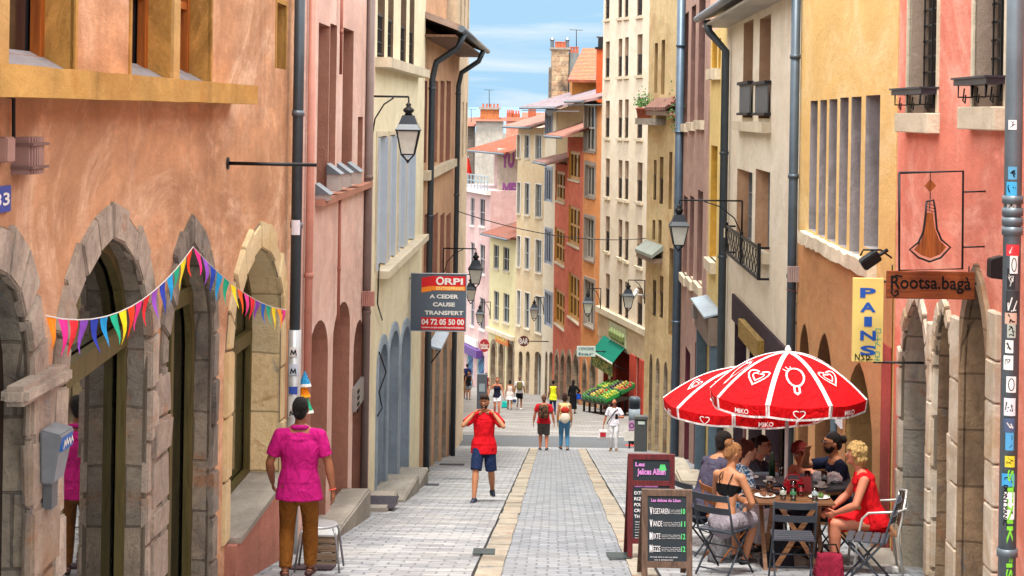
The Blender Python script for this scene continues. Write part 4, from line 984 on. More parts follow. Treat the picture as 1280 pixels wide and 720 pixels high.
# tan lower render
m_brn = plaster('#8a5f40', .75, .5)
for (xa, xb, yt, rs) in ((999, 1011, 402, .5), (1020, 1041, 414, .75), (1058, 1092, 452, .9)):
    arch_r(RY, xa, xb, yt, rs, d=.5, jamb=m_brn if xa != 1058 else plaster('#c29a64', .8, .5), frame=m_darkwood, pane=m_shop, name='door', nx=2, nz=3, pointed=.2)
RY.wall_mesh()
b = NB(); 
low = NB()
zt = zs-.2
# thin render coat, cut by the same arches
hs = [h for h in RY.holes if h[0][0][1] < zt-2]
loop = [(0.005, RY.zb), (RY.L-.005, RY.zb), (RY.L-.005, zt+.02), (RY.L*.75, zt-.03), (RY.L*.5, zt+.03), (RY.L*.25, zt-.02), (0.005, zt+.02)]
pts = [Vector(p) for p in loop]; ed = [(i, (i+1) % len(loop)) for i in range(len(loop))]
for h in hs:
    k0_ = len(pts); pts += [Vector(p) for p in h[0]]; ed += [(k0_+i, k0_+(i+1) % len(h[0])) for i in range(len(h[0]))]
vs_, _, fs_, *_r = delaunay_2d_cdt(pts, ed, [], 0, 1e-5)
bv = [low.verts.new(RY.pt(v.x, v.y, .012)) for v in vs_]
for f in fs_:
    c = (sum(vs_[i].x for i in f)/len(f), sum(vs_[i].y for i in f)/len(f))
    if inside(c, loop) and not any(inside(c, h[0]) for h in hs): low.faces.new([bv[i] for i in f])
bmesh.ops.delete(low, geom=[v for v in low.verts if not v.link_faces], context='VERTS')
obj('lower_render', low, m_tanlow, RY.root)
b = NB(); RY.bar(b, 0.0, .5, RY.zb, gz(Yb)+2.3, .016, .03); obj('red_band', b, plaster('#b5544c', .8, .4), RY.root)
# posters / blue door beside the arches
b = NB(); r = RY.rect(1047, 1055, 500, 532); RY.bar(b, r[0], r[1], r[2], r[3], .016, .04); obj('poster', b, [paint('#e7e4ea', .9)], RY.root)
b = NB(); r = RY.rect(1042, 1047, 505, 640); RY.bar(b, r[0], r[1], RY.zb, r[3], .016, .05); obj('blue_post', b, m_bluep, RY.root)
# floodlight
t = thing('floodlight', 'black floodlight clamped under the last narrow yellow window opening', 'lamp', P(1090, 325, 17.3), world=True)
b = NB(); c = P(1088, 325, 17.3); M = Matrix.Rotation(R(-35), 4, 'Y') @ Matrix.Rotation(R(20), 4, 'X')
box(b, (-.1, -.04, -.06), (.1, .05, .06)); bmesh.ops.bevel(b, geom=b.edges[:], offset=.012, segments=2, affect='EDGES'); bmesh.ops.transform(b, matrix=Matrix.Translation(c) @ M, verts=b.verts); obj('lamp_head', b, M_iron, t)
b = NB(); tube(b, [c, c+Vector((.1, 0, .06)), c+Vector((.17, .02, .1))], .02, 8); tube(b, [c+Vector((-.1, 0, .04)), c+Vector((-.07, 0, .1)), c+Vector((.1, .0, .1)), c+Vector((.22, .05, .02))], .01, 6); obj('bracket', b, M_iron, t)
# downpipe + cabinet
v = vpipe(992, 200, CRW, 3, gz(25), -.1)
downpipe('dark blue grey downpipe between the yellow and cream houses at right', v, .07, metal('#4d5b67', .85, .45), [(v[0].x, v[0].y, z) for z in (.9, -.9, -2.4, -4)])
t = thing('cable_cabinet', 'ribbed mauve plastic cable box on the downpipe above the parasols', 'box', Vector((v[0].x, v[0].y-.1, P(992, 350, v[0].y).z)), world=True)
Yb_ = v[0].y-.15; a, c = P(984, 352, Yb_), P(1004, 333, Yb_); b = NB()
for i in range(7):
    x = a.x+(c.x-a.x)*i/7; box(b, (x, Yb_-.08, a.z), (x+(c.x-a.x)/7-.006, Yb_, c.z))
obj('ribs', b, paint('#a08a84', .8), t)
b = NB(); tube(b, [P(x, y, Yb_+.1) for x, y in ((998, 352), (1002, 366), (996, 380), (1000, 392), (995, 405))], .01, 6); tube(b, [P(x, y, Yb_+.08) for x, y in ((983, 362), (994, 364), (1003, 372), (999, 384))], .008, 6); tag(obj('loose_cable', b, paint('#7a4a48')), 'tangle of loose cables under the mauve cable box', 'cable')
# ================= RIGHT: cream house with balcony rails
Yd = yr(906, CRW, 250)
RC = Fac('balcony_house', 'pale cream house with wrought iron balcony rail at right', bldg_pt(CRW, Yc+.02), bldg_pt(CRW, Yd), P(940, 0, 29).z, m_cream2, 'R')
RC.zt = P(933, 10, yr(933)).z
for (xa, xb, yt, yb) in ((929, 941, 27, 147), (949, 963, 21, 148), (921, 940, 213, 306), (944, 962, 213, 318)):
    w_ = RC.opening(RC.rect(xa, xb, yt, yb), d=.3, jamb=plaster('#d8ac88', .8, .35), frame=paint('#8a8c90', .8), pane=M_pale if yt > 100 else None, nx=1, nz=3, fw=.05)
    if yt < 100:
        r = RC.rect(xa, xb, 106, 141); b = NB(); RC.bar(b, r[0]-.06, r[1]+.06, r[2], r[3], .04, .07); obj('rail_panel', b, metal('#6a7076', .8, .6), w_)
        b = NB(); RC.bar(b, r[0]-.12, r[1]+.12, r[3], r[3]+.06, 0, .12); RC.bar(b, r[0]-.12, r[1]+.12, r[2]-.05, r[2], 0, .12); obj('rail_bar', b, M_iron, w_)
for (xa, xb, yt, yb) in ((924, 964, 151, 162), (914, 962, 300, 312)):
    r = RC.rect(xa, xb, yt, yb); RC.rib((r[0], r[1], r[3]-.2, r[3]-.02), -.02, .16, m_sillst, 'sill')
t = thing('balcony_rail', 'ornate black wrought iron balcony rail on the pale cream house', 'railing', RC.px(940, 330), world=True)
r = RC.rect(919, 962, 293, 336); z0, z1 = r[2]+.05, r[3]-.05
b = NB()
for z in (z0, z1): RC.bar(b, r[0], r[1], z-.02, z+.02, .16, .2)
for a in (r[0], (r[0]+r[1])/2, r[1]): RC.bar(b, a-.02, a+.02, z0, z1+.08, .15, .21)
for a in (r[0], r[1]): RC.bar(b, a-.01, a+.01, z1-.02, z1+.02, 0, .18); RC.bar(b, a-.01, a+.01, z0-.02, z0+.02, 0, .18)
obj('rail_frame', b, M_iron, t)
b = NB(); n_ = 12
for i in range(n_):
    a = r[0]+(r[1]-r[0])*(i+.5)/n_; w2 = (r[1]-r[0])/n_*.45; hh = z1-z0
    for sgn in (-1, 1):
        tube(b, [RC.pt(a+sgn*w2*math.sin(k*math.pi*2.0/10), z0+hh*k/10, .18) for k in range(11)], .009, 5)
obj('scrollwork', b, M_iron, t)
# shop opening + wooden sign
m_plum = plaster('#4a3a42', .75, .4)
for (xa, xb, yt) in ((957, 984, 428), (917, 932, 397)):
    a, c = sorted((RC.sz(xa, 500)[0], RC.sz(xb, 500)[0])); RC.opening((a, c, RC.zb+.1, RC.sz((xa+xb)/2, yt)[1]), d=.3, jamb=m_plum, frame=m_darkwood, pane=m_shop, name='shop_window', nx=3, nz=2)
a, c = sorted((RC.sz(936, 500)[0], RC.sz(953, 500)[0])); RC.opening((a, c, RC.zb+.1, RC.sz(945, 425)[1]), d=.3, jamb=m_plum, frame=m_darkwood, pane=m_shop, name='shop_door', nx=2, nz=2)
RC.wall_mesh(top=[(RC.L, RC.zt), (0, RC.zt)])
b = NB(); RC.bar(b, RC.sz(985, 420)[0], RC.sz(917, 420)[0], RC.sz(950, 412)[1]-.35, RC.sz(950, 400)[1], .0, .05); obj('shop_fascia', b, m_plum, RC.root)
t = thing('weathered_sign', 'weathered yellow wooden fascia board over the plum shopfront', 'sign', RC.px(946, 425), world=True)
r = RC.rect(933, 959, 412, 436); b = NB(); RC.bar(b, r[0], r[1], r[2], r[3], .05, .16); obj('board', b, wood('#b08a3c', '#6e5a2a', .8, axis='y'), t)
RC.roof(over=.6, rise=2.0, m=metal('#8e8c88', .8), far=.15, near=.0, soff=paint('#b9b0a4', .8))
v = vpipe(905, 200, CRW, RC.zt-.7, gz(Yd)-.1, -.12)
downpipe('grey downpipe at the far edge of the pale cream house', [Vector((v[0].x-.4, v[0].y+.1, RC.zt-.05)), Vector((v[0].x-.35, v[0].y+.08, RC.zt-.3)), v[0], v[1]], .085, M_pipe, [(v[0].x, v[0].y, z) for z in (-.8, -3)])
# ================= RIGHT: narrow bright yellow house
Ye = yr(885, CRW, 250)
RN = Fac('narrow_yellow_house', 'narrow bright yellow house wedged between cream and mauve houses', bldg_pt(CRW+.01, Yd+.02), bldg_pt(CRW+.01, Ye), P(895, 35, yr(895)).z, m_yel2, 'R')
m_och2 = plaster('#d9a545', .85, .2)
for (xa, xb, yt, yb) in ((890, 896.5, 48, 86), (898, 901, 48, 86), (888, 896, 182, 326)):
    RN.opening(RN.rect(xa, xb, yt, yb), d=.3, jamb=m_och2, frame=M_white, nx=1, nz=3, sill=m_sillst, sillh=.25, sillo=.14)
for (xa, xb, yt, m) in ((886, 892, 440, m_bluep), (895, 901, 440, m_bluep)):
    a, c = sorted((RN.sz(xa, 500)[0], RN.sz(xb, 500)[0])); RN.opening((a, c, RN.zb+.1, RN.sz(xa, yt)[1]), d=.4, jamb=m, frame=m, pane=m_shop, name='shop_window', nx=1, nz=3)
RN.wall_mesh()
t = thing('zinc_canopy', 'pale blue zinc shop canopy below the narrow yellow house', 'awning', P(885, 400, Ye), world=True)
a0, a1 = RN.sz(903, 400)[0]+.05, RN.sz(884, 363)[0]; zz = RN.sz(893, 381)[1]; b = NB()
prism(b, [RN.pt(a0, zz+.03, .0), RN.pt(a0, zz-.06, .4), RN.pt(a0, zz-.1, .4), RN.pt(a0, zz, .0)], RN.u*(a1-a0)); fixn(b); obj('roof_sheet', b, metal('#a7b9c6', .88), t)
b = NB(); RN.bar(b, a0, a1, zz-.7, zz-.08, .1, .3); obj('box_fascia', b, plaster('#9a8a80', .8, .4), t)
b = NB()
for a in (a0+.15, a1-.15): b = NB(); RN.bar(b, a-.12, a+.12, RN.zb, zz-.71, .02, .25); obj('pilaster', b, m_bluep, t)
# ================= RIGHT: mauve house
Yf = yr(850, CRW, 250)
RM = Fac('mauve_house', 'mauve grey plaster house with tall shuttered windows at right', bldg_pt(CRW-.02, Ye+.02), bldg_pt(CRW-.02, Yf), 4.6, m_mauve, 'R')
for (xa, xb, yt, yb) in ((854.5, 860, 17, 155), (863.5, 869, 8, 153), (873, 881, -8, 151), (854, 859, 245, 345), (862, 867, 245, 350), (871.5, 878, 238, 356)):
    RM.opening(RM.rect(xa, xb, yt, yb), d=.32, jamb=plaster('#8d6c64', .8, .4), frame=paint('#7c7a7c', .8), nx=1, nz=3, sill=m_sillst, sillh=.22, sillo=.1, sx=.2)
for (xa, xb, yt) in ((856, 862, 430), (868, 876, 425)):
    a, c = sorted((RM.sz(xa, 500)[0], RM.sz(xb, 500)[0])); RM.opening((a, c, RM.zb+.1, RM.sz(xa, yt)[1]), d=.4, jamb=paint('#5c2230', .8), frame=paint('#5c2230', .8), pane=m_shop, name='shop_window', nx=1, nz=2)
RM.wall_mesh()
v = vpipe(847, 300, CRW, 4.6, gz(Yf)-.1, -.14)
downpipe('long blue grey downpipe at the far edge of the mauve house', v, .12, metal('#5d7082', .85, .45), [(v[0].x, v[0].y, z) for z in (2, -.5, -3, -6)])
t = thing('cable_cabinet', 'ribbed grey cable box beside the zinc shop canopy', 'box', P(870, 395, Ye-1), world=True)
# replaced below by a real box
Yb_ = Ye-.8; a, c = P(864, 398, Yb_), P(874, 379, Yb_); b = NB()
for i in range(5):
    x = a.x+(c.x-a.x)*i/5; box(b, (x, Yb_-.1, a.z), (x+(c.x-a.x)/5-.008, Yb_+.02, c.z))
box(b, (a.x, Yb_+.02, a.z+.1), (c.x+.25, Yb_+.1, c.z-.1))
obj('ribs', b, paint('#8f8480', .8), t)
# ================= RIGHT: tan corner house before the crossing
Yg = 57.0
A6 = bldg_pt(CRW-.03, Yf+.02); u6 = uv(806, 400)[0]/F
B6 = (u6*Yg, Yg)
RT = Fac('tan_corner_house', 'yellowish tan corner house with small tiled canopies before the cross street', A6, B6, 5.2, plaster('#e4cfa0', .9, .35, '#cfae84', blotch=.7, dirtcol='#7c6248'), 'R', depth=7)
for (xa, xb, yt, yb) in ((818, 822, 54, 116), (826.5, 831, 50, 118), (817, 820.5, 200, 250), (824.5, 829, 196, 255), (836, 840, 190, 262), (815.5, 819, 275, 300), (823, 827, 275, 305), (816, 820, 350, 395), (824.5, 829, 345, 398), (836, 841, 310, 420)):
    RT.opening(RT.rect(xa, xb, yt, yb), d=.3, jamb=plaster('#a88a5e', .8, .4), frame=paint('#6d5848', .8), nx=1, nz=3, rail=M_iron if yt in (345, 350, 196, 200) else None, railh=.7)
for (xa, xb, yt) in ((811, 815, 440), (819, 824, 445), (829, 834, 450), (838, 843, 455)):
    a, c = sorted((RT.sz(xa, 500)[0], RT.sz(xb, 500)[0])); RT.opening((a, c, RT.zb+.1, RT.sz(xa, yt)[1]), rise=.4, d=.4, jamb=m_stn2, frame=m_darkwood, name='door', nx=1, nz=2)
RT.wall_mesh()
# ledge with flower pots
r = RT.rect(807, 832, 148, 156); RT.rib((r[0], r[1], r[2], r[3]), -.02, .35, m_conc, 'balcony_slab')
for (xa, xb, yt) in ((820, 846, 122), (806.5, 829, 303)):
    a, c = sorted((RT.sz(xa, yt)[0], RT.sz(xb, yt)[0])); z = RT.sz((xa+xb)/2, yt)[1]
    c = min(c, RT.L)
    t = thing('tiled_canopy', 'small tiled canopy on the tan corner house, %s' % ('the upper one' if yt < 200 else 'the lower mossy one'), 'canopy', RT.pt(a, z, .3), world=True)
    b = NB(); prism(b, [RT.pt(a, z, 0), RT.pt(a, z-.3, .36), RT.pt(a, z-.4, .36), RT.pt(a, z-.16, 0)], RT.u*(c-a)); fixn(b); obj('roof_slope', b, tiles_mat('#9a6a5c', '#c09a8c') if yt < 200 else metal('#9aa39a', .8, .7), t)
    b = NB(); RT.bar(b, a+.05, c-.05, z-.55, z-.41, .0, .33); obj('soffit', b, paint('#8b7466', .8), t)
for i, (xx, lab) in enumerate(((811, 'terracotta flower pot nearer the downpipe on the tan ledge'), (816, 'taller terracotta pot with leafy plant on the tan ledge'))):
    q = RT.px(xx, 149, .22); t = thing('flower_pot', lab, 'flower pot', q, world=True)
    b = NB(); lathe(b, q, [(.14, 0), (.2, .3), (.22, .3), (.22, .36), (.17, .36)], 12); obj('pot', b, paint('#b0583c', .85), t)
    b = NB()
    for k in range(160):
        c = q+Vector((rnd.gauss(0, .14), rnd.gauss(0, .14), .4+abs(rnd.gauss(0, .2)))); d = Vector((rnd.uniform(-1, 1), rnd.uniform(-1, 1), rnd.uniform(-.3, 1))).normalized()*.07; s_ = d.orthogonal().normalized()*.03
        quad(b, [c, c+d*.5+s_, c+d, c+d*.5-s_])
    obj('leaves', b, paint('#4e8a2c', .6), t)
v = vpipe(833, 250, CRW, 5.2, gz(50)-.1, -.14); Y_ = v[0].y
downpipe('dark green grey downpipe in front of the tan corner house', v, .12, metal('#5b6a6e', .8, .5), [(v[0].x, Y_, z) for z in (3, 0, -4)])
# fern / vine between pipes
t = thing('potted_vine', 'leafy reddish green plant hanging beside the mauve house windowsill', 'plant', P(852, 145, Yf-.6), world=True)
q = P(851, 140, Yf-.6); b = NB()
for k in range(260):
    c = q+Vector((rnd.gauss(0, .16), rnd.gauss(0, .2), rnd.gauss(0, .26))); d = Vector((rnd.uniform(-1, 1), rnd.uniform(-1, 1), rnd.uniform(-1, 1))).normalized()*.1; s_ = d.orthogonal().normalized()*.035
    quad(b, [c, c+d*.5+s_, c+d, c+d*.5-s_], k % 3 == 0)
obj('leaves', b, [paint('#4c8436', .6), paint('#a05438', .7)], t)
b = NB(); lathe(b, q+Vector((0, 0, -.3)), [(.1, 0), (.15, .2), (.15, .24)], 10); obj('pot', b, paint('#b0583c', .85), t)
# ================= far right side: houses beyond the crossing, facades turning to face up the street
def xat(px, py, Y): return uv(px, py)[0]/F*Y
def step(P0, u0, px, dirx):                              # walk from P0 along direction (dirx,1) until the pixel column px
    k = uv(px, 330)[0]/F; t = (P0[0]-k*P0[1])/(k-dirx); return (P0[0]+dirx*t, P0[1]+t)
# big cream block
B7 = (xat(750, 300, 94), 94); A7 = (B7[0]+.18*11.2, B7[1]-11.2)
R7 = Fac('cream_apartment_block', 'tall cream apartment block with paired narrow windows over red shop pillars', A7, B7, P(775, -60, 80).z, plaster('#e8dac2', .88, .15, '#efe4d0', blotch=.3, dirtcol='#b09a84'), 'R', depth=9)
for (px0, px1, rows) in ((757, 762, None), (773, 777.6, None), (781, 785.6, None), (796.5, 803, None)):
    pm = (px0+px1)/2; f = (pm-759)/40
    for (yt, yb) in ((-20, 24-4*f), (52-9*f, 97-3*f), (126-3*f, 172+1*f), (198+5*f, 246+6*f), (270+11*f, 314+19*f), (342+17*f, 386+20*f)):
        R7.opening(R7.rect(px0, px1, yt, yb), d=.32, jamb=plaster('#c9ac92', .85, .2), frame=M_white, nx=1, nz=2, rail=M_iron, railh=.95, sill=m_sillst, sillh=.14, sillo=.12, sx=.16)
zl = R7.sz(778, 400)[1]
for (pa, pb, m) in ((754, 760, m_darkwood), (763, 769, m_darkwood), (772, 789, m_darkwood), (796, 801, m_darkwood)):
    a, c = sorted((R7.sz(pa, 490)[0], R7.sz(pb, 490)[0])); R7.opening((a, c, R7.zb+.1, R7.sz((pa+pb)/2, 440)[1]), d=.8, jamb=plaster('#b5483c', .8, .3), frame=m, pane=m_shop, name='shop_door', nx=2, nz=1)
R7.wall_mesh()
R7.rib((0, R7.L, zl-.15, zl+.15), -.02, .2, m_sillst)
zz = R7.sz(778, 438)[1]
b = NB(); R7.bar(b, 0, R7.L, zl-1.4, zl-.16, .0, .06); obj('shop_band', b, plaster('#d9c2a0', .85, .35), R7.root)
for (pa, pb) in ((789, 795.5), (801, 806), (769, 772)):
    b = NB(); a, c = sorted((R7.sz(pa, 490)[0], R7.sz(pb, 490)[0])); R7.bar(b, a, c, R7.zb, zl-1.41, -.02, .12)
    obj('red_pillar', b, plaster('#c85040', .85, .3), R7.root)
t = thing('painted_shop_sign', 'pale green painted fruit shop sign band above the green awning', 'sign', R7.px(775, 412), world=True)
r = R7.rect(764, 785, 400, 424); b = NB(); R7.bar(b, r[0], r[1], zl-1.3, zl-.3, .06, .12); obj('panel', b, paint('#c3c9a4', .88), t)
b = NB(); m_sg2 = paint('#7a8a52', .8)
for k in range(5):
    a = r[0]+(r[1]-r[0])*(k+.7)/6; lathe(b, R7.pt(a, zl-1.15, .13), [(.05, 0), (.2, .15), (.22, .4), (.08, .6)], 8)
obj('fruit_motif', b, m_sg2, t)
# green awning
t = thing('green_awning', 'dark green fabric awning over the fruit stand', 'awning', R7.px(765, 470, 1), world=True)
a, c = sorted((R7.sz(757, 430)[0], R7.sz(784, 430)[0])); zt = R7.sz(766, 424)[1]; c = min(c, R7.L)
m_green = cloth('#14806a', .75); b = NB(); n_ = 12
for i in range(n_):
    x0, x1 = a+(c-a)*i/n_, a+(c-a)*(i+1)/n_
    prism(b, [R7.pt(x0, zt, .1), R7.pt(x1, zt, .1), R7.pt(x1, zt-.8, .75), R7.pt(x0, zt-.8, .75)], (0, 0, -.02))
fixn(b); obj('canopy', b, m_green, t)
b = NB(); R7.bar(b, a, c, zt-1.5, zt-.8, .73, .76); obj('valance', b, cloth('#1c5c40', .7, pat=1, patc='#a89c4c', psc=6), t)
b = NB(); R7.bar(b, a, c, zt-.85, zt-.78, .745, .8); obj('front_bar', b, M_white, t)
b = NB()
for x in (a+.1, c-.1): tube(b, [R7.pt(x, zt-1.2, .05), R7.pt(x, zt-.82, .74)], .03, 6)
obj('arm', b, M_iron, t)
# orange houses
def far(name, label, A, B, ztop, mat, **k): return Fac(name, label, A, B, ztop, mat, 'R', **k)
B8 = step(B7, 0, 727.5, -.19)
R8 = far('orange_plaster_house', 'orange plaster house with grey framed windows and lilac tiled eaves', (B7[0], B7[1]+.03), B8, P(738, 128, 96).z, plaster('#e39a60', .85, .2, '#eba873', blotch=.5, dirtcol='#b06038'), depth=8)
m_gsr = plaster('#a89c90', .85, .3)
for (xa, xb, yt, yb) in ((731, 745, 131, 189), (732, 744, 207, 246), (731, 743, 273, 325), (731, 743, 351, 408)):
    R8.opening(R8.rect(xa, xb, yt, yb), d=.2, jamb=m_gsr, frame=paint('#bdb6a8', .85), nx=3, nz=2 if yt != 207 else 1, fw=.12, surround=m_gsr, sw=.2, proud=.04, sill=m_gsr)
for (xa, xb) in ((729, 733), (738, 744)): 
    a, c = sorted((R8.sz(xa, 480)[0], R8.sz(xb, 480)[0])); R8.opening((a, c, R8.zb+.1, R8.sz(xa, 452)[1]), rise=.5, d=.3, jamb=m_stn2, frame=m_darkwood, name='door', nx=2, nz=2, surround=m_stn2, sw=.25)
R8.wall_mesh(); R8.roof(over=1.0, rise=2.0, m=tiles_mat('#a58488', '#c9a8a4'), soff=paint('#7f8a90', .8), near=.0, far=.3)
B9 = step(B8, 0, 707, -.12)
m_red = plaster('#d4725a', .85, .25, '#dc8468', blotch=.6, dirtcol='#a04838')
R9 = far('red_plaster_house', 'rose red plaster house with ochre mullioned windows, beside the orange one', (B8[0], B8[1]+.03), B9, P(717, 172, 101).z, m_red, depth=5)
m_oc = paint('#c8923c', .85)
for (xa, xb, yt, yb) in ((711, 725, 189, 225), (710.5, 724.5, 258, 307), (710.5, 724, 343, 400)):
    R9.opening(R9.rect(xa, xb, yt, yb), d=.15, jamb=m_oc, frame=m_oc, pane=M_glass[0], nx=3, nz=2 if yt > 200 else 1, fw=.2, sill=m_sillst)
for (xa, xb) in ((709, 714), (717, 723)):
    a, c = sorted((R9.sz(xa, 480)[0], R9.sz(xb, 480)[0])); R9.opening((a, c, R9.zb+.1, R9.sz(xa, 440)[1]), rise=.6, d=.3, jamb=m_stn2, frame=m_darkwood, name='door', nx=2, nz=2, surround=m_stn2, sw=.3, pointed=.2)
R9.wall_mesh(); R9.roof(over=1.3, rise=2.2, m=tiles_mat('#b06a58', '#cf9a88'), near=.6, far=.3)
B10 = step(B9, 0, 692.5, -.12)
R10 = far('brick_red_house', 'lower brick red house with ochre mullioned windows and small grey eave', (B9[0], B9[1]+.03), B10, P(700, 205, 106.5).z, m_red, depth=5)
for (xa, xb, yt, yb) in ((694, 706, 214, 252), (693.5, 705.5, 286, 330), (693.5, 705.5, 363, 408)):
    R10.opening(R10.rect(xa, xb, yt, yb), d=.15, jamb=m_oc, frame=m_oc, pane=M_glass[0], nx=3, nz=2, fw=.2, sill=m_sillst)
for (xa, xb) in ((694, 698), (701, 706)):
    a, c = sorted((R10.sz(xa, 480)[0], R10.sz(xb, 480)[0])); R10.opening((a, c, R10.zb+.1, R10.sz(xa, 440)[1]), rise=.6, d=.3, jamb=m_stn2, frame=m_darkwood, name='door', nx=2, nz=2, surround=m_stn2, sw=.3, pointed=.2)
R10.wall_mesh(); R10.roof(over=1.3, rise=1.8, m=tiles_mat('#a8786c', '#c9a094'), near=.6, far=.5)
# white house, its gable rising above the red ones
B11 = step(B10, 0, 679, -.2)
R11 = far('white_plaster_house', 'off white house with blue grey shutters under the long lilac roof', (B10[0], B10[1]+.03), B11, P(686, 136, 110.3).z, plaster('#ece2cc', .88, .12, blotch=.3), depth=9)
m_bsh = paint('#a3afc0', .85)
for (xa, xb, yt, yb) in ((682, 690.5, 142, 173), (681.5, 690, 210, 252), (681.5, 690, 287, 330), (681.5, 690, 366, 408)):
    R11.opening(R11.rect(xa, xb, yt, yb), d=.12, jamb=m_bsh, frame=m_bsh, nx=3, nz=1, fw=.14, surround=m_bsh, sw=.14)
for (xa, xb) in ((681, 684), (686, 691)):
    a, c = sorted((R11.sz(xa, 480)[0], R11.sz(xb, 480)[0])); R11.opening((a, c, R11.zb+.1, R11.sz(xa, 438)[1]), rise=.4, d=.3, jamb=m_stn2, frame=M_white, pane=M_pale, name='shop_window', nx=1, nz=2)
R11.wall_mesh()
R11.roof(over=1.4, rise=3.2, m=tiles_mat('#9a8a94', '#bba9ac'), near=6.0, far=1.0, soff=paint('#8c9298', .8))
# the gable of the white house seen over the lower red roofs
b = NB(); z0_ = P(710, 205, 109).z; zt_ = R11.zt
prism(b, [(B10[0]+.1, B10[1]-.2, z0_-3), (B10[0]+9, B10[1]-.2, z0_-3), (B10[0]+9, B10[1]-.2, zt_+3.1), (B10[0]+.1, B10[1]-.2, zt_-.05)], (0, .2, 0)); fixn(b)
obj('gable', b, plaster('#efdcb0', .88, .12, blotch=.3), R11.root)
# beige
B12 = step(B11, 0, 645, -.36); B12 = (B12[0], B12[1])
R12 = far('beige_house', 'pale beige house with three windows per floor and grey shutters', (B11[0], B11[1]+.05), B12, P(663, 160, 114.5).z, plaster('#e6d0aa', .78, .12, '#f0dfc0', blotch=.3), depth=8)
m_gsh = paint('#a9aeb0', .85)
for (yt, yb) in ((169, 198), (229, 269), (297, 337), (366, 411)):
    for k, (xa, xb) in enumerate(((646.5, 650.5), (656, 662), (669.5, 677))):
        f = (xa-656)/20*5
        R12.opening(R12.rect(xa, xb, yt+f*(yt-160)/160, yb+f*(yb-150)/150), d=.14, jamb=m_sillst, frame=m_gsh, pane=M_pale if k == 2 else None, nx=2, nz=2, fw=.07, sill=m_sillst, surround=M_white, sw=.1)
for (xa, xb) in ((648, 653), (657, 662), (668, 676)):
    a, c = sorted((R12.sz(xa, 470)[0], R12.sz(xb, 470)[0])); R12.opening((a, c, R12.zb+.1, R12.sz(xa, 438)[1]), rise=.3, d=.3, jamb=m_stn2, frame=M_white, pane=M_pale, name='shop_window', nx=2, nz=1)
R12.wall_mesh(); R12.roof(over=.9, rise=2.6, m=tiles_mat('#b07a6a', '#d3a595'), near=.0, far=.4)
B13 = step(B12, 0, 612, -.33)
R13 = far('lemon_house', 'narrow lemon yellow house between the beige and pink houses', (B12[0], B12[1]+.05), B13, P(628, 297, 119).z, plaster('#ece2b4', .74, .1, blotch=.25), depth=6)
for (yt, yb) in ((306, 336), (364, 401)):
    for (xa, xb) in ((617, 623.5), (629, 636.5)):
        f = (xa-617)/12*3
        R13.opening(R13.rect(xa, xb, yt+f, yb+f), d=.14, jamb=m_sillst, frame=m_gsh, nx=2, nz=2, fw=.07, sill=m_sillst)
for (xa, xb) in ((614, 619), (624, 629), (635, 641)):
    a, c = sorted((R13.sz(xa, 470)[0], R13.sz(xb, 470)[0])); R13.opening((a, c, R13.zb+.1, R13.sz(xa, 428)[1]), rise=.5, d=.35, jamb=m_stn2, frame=m_bluep, pane=M_glass[0], name='door', nx=1, nz=2, surround=m_stn2, sw=.3)
R13.wall_mesh(); R13.roof(over=.6, rise=2.0, m=tiles_mat('#9c5c4c', '#b98070'), near=.1, far=.1)
R13.rib((0, R13.L, R13.sz(628, 418)[1]-.1, R13.sz(628, 415)[1]), -.02, .25, m_sillst)
B14 = step(B13, 0, 560, -.30)
R14 = far('pink_terrace_house', 'pale pink house with a roof terrace at the bottom of the street', (B13[0], B13[1]+.05), B14, P(592, 236, 125).z, plaster('#e4c0be', .72, .12, '#f0d4d0', blotch=.3), depth=7)
m_psh = paint('#b0a8b0', .85)
for (yt, yb) in ((247, 282), (303, 340), (368, 408)):
    for (xa, xb) in ((564, 570), (576.5, 582), (588, 593), (599.5, 606)):
        f = (xa-588)/12*4*(yt-200)/150
        R14.opening(R14.rect(xa, xb, yt+f, yb+f), d=.12, jamb=M_white, frame=m_psh, nx=2, nz=2, fw=.07, sill=M_white)
for (xa, xb) in ((583, 591), (596, 605)):
    a, c = sorted((R14.sz(xa, 470)[0], R14.sz(xb, 470)[0])); R14.opening((a, c, R14.zb+.1, R14.sz(xa, 440)[1]), d=.1, jamb=M_white, frame=M_white, pane=paint('#7fc0dc', .85), name='painted_shutter', nx=1, nz=1)
R14.wall_mesh()
R14.rib((0, R14.L, R14.zt-.3, R14.zt), -.02, .3, M_white, 'terrace_slab')
# graffiti on the roller shutters
for (xa, xb) in ((583, 591), (596, 605)):
    a, c = sorted((R14.sz(xa, 470)[0], R14.sz(xb, 470)[0])); z = R14.sz(xa, 468)[1]; b = NB(); W_ = c-a
    ln = []
    for k in range(5):
        x = W_*(k+.6)/5.6; ln.append([(x+.2*math.sin(j*1.3+k), .1+1.6*j/9) for j in range(10)])
    strokes(b, ln, R14.pt(a, z, -.09), R14.u, (0, 0, 1), R14.n, .14, .01)
    t_ = obj('graffiti', b, paint('#1f4f8c', .85), R14.root)
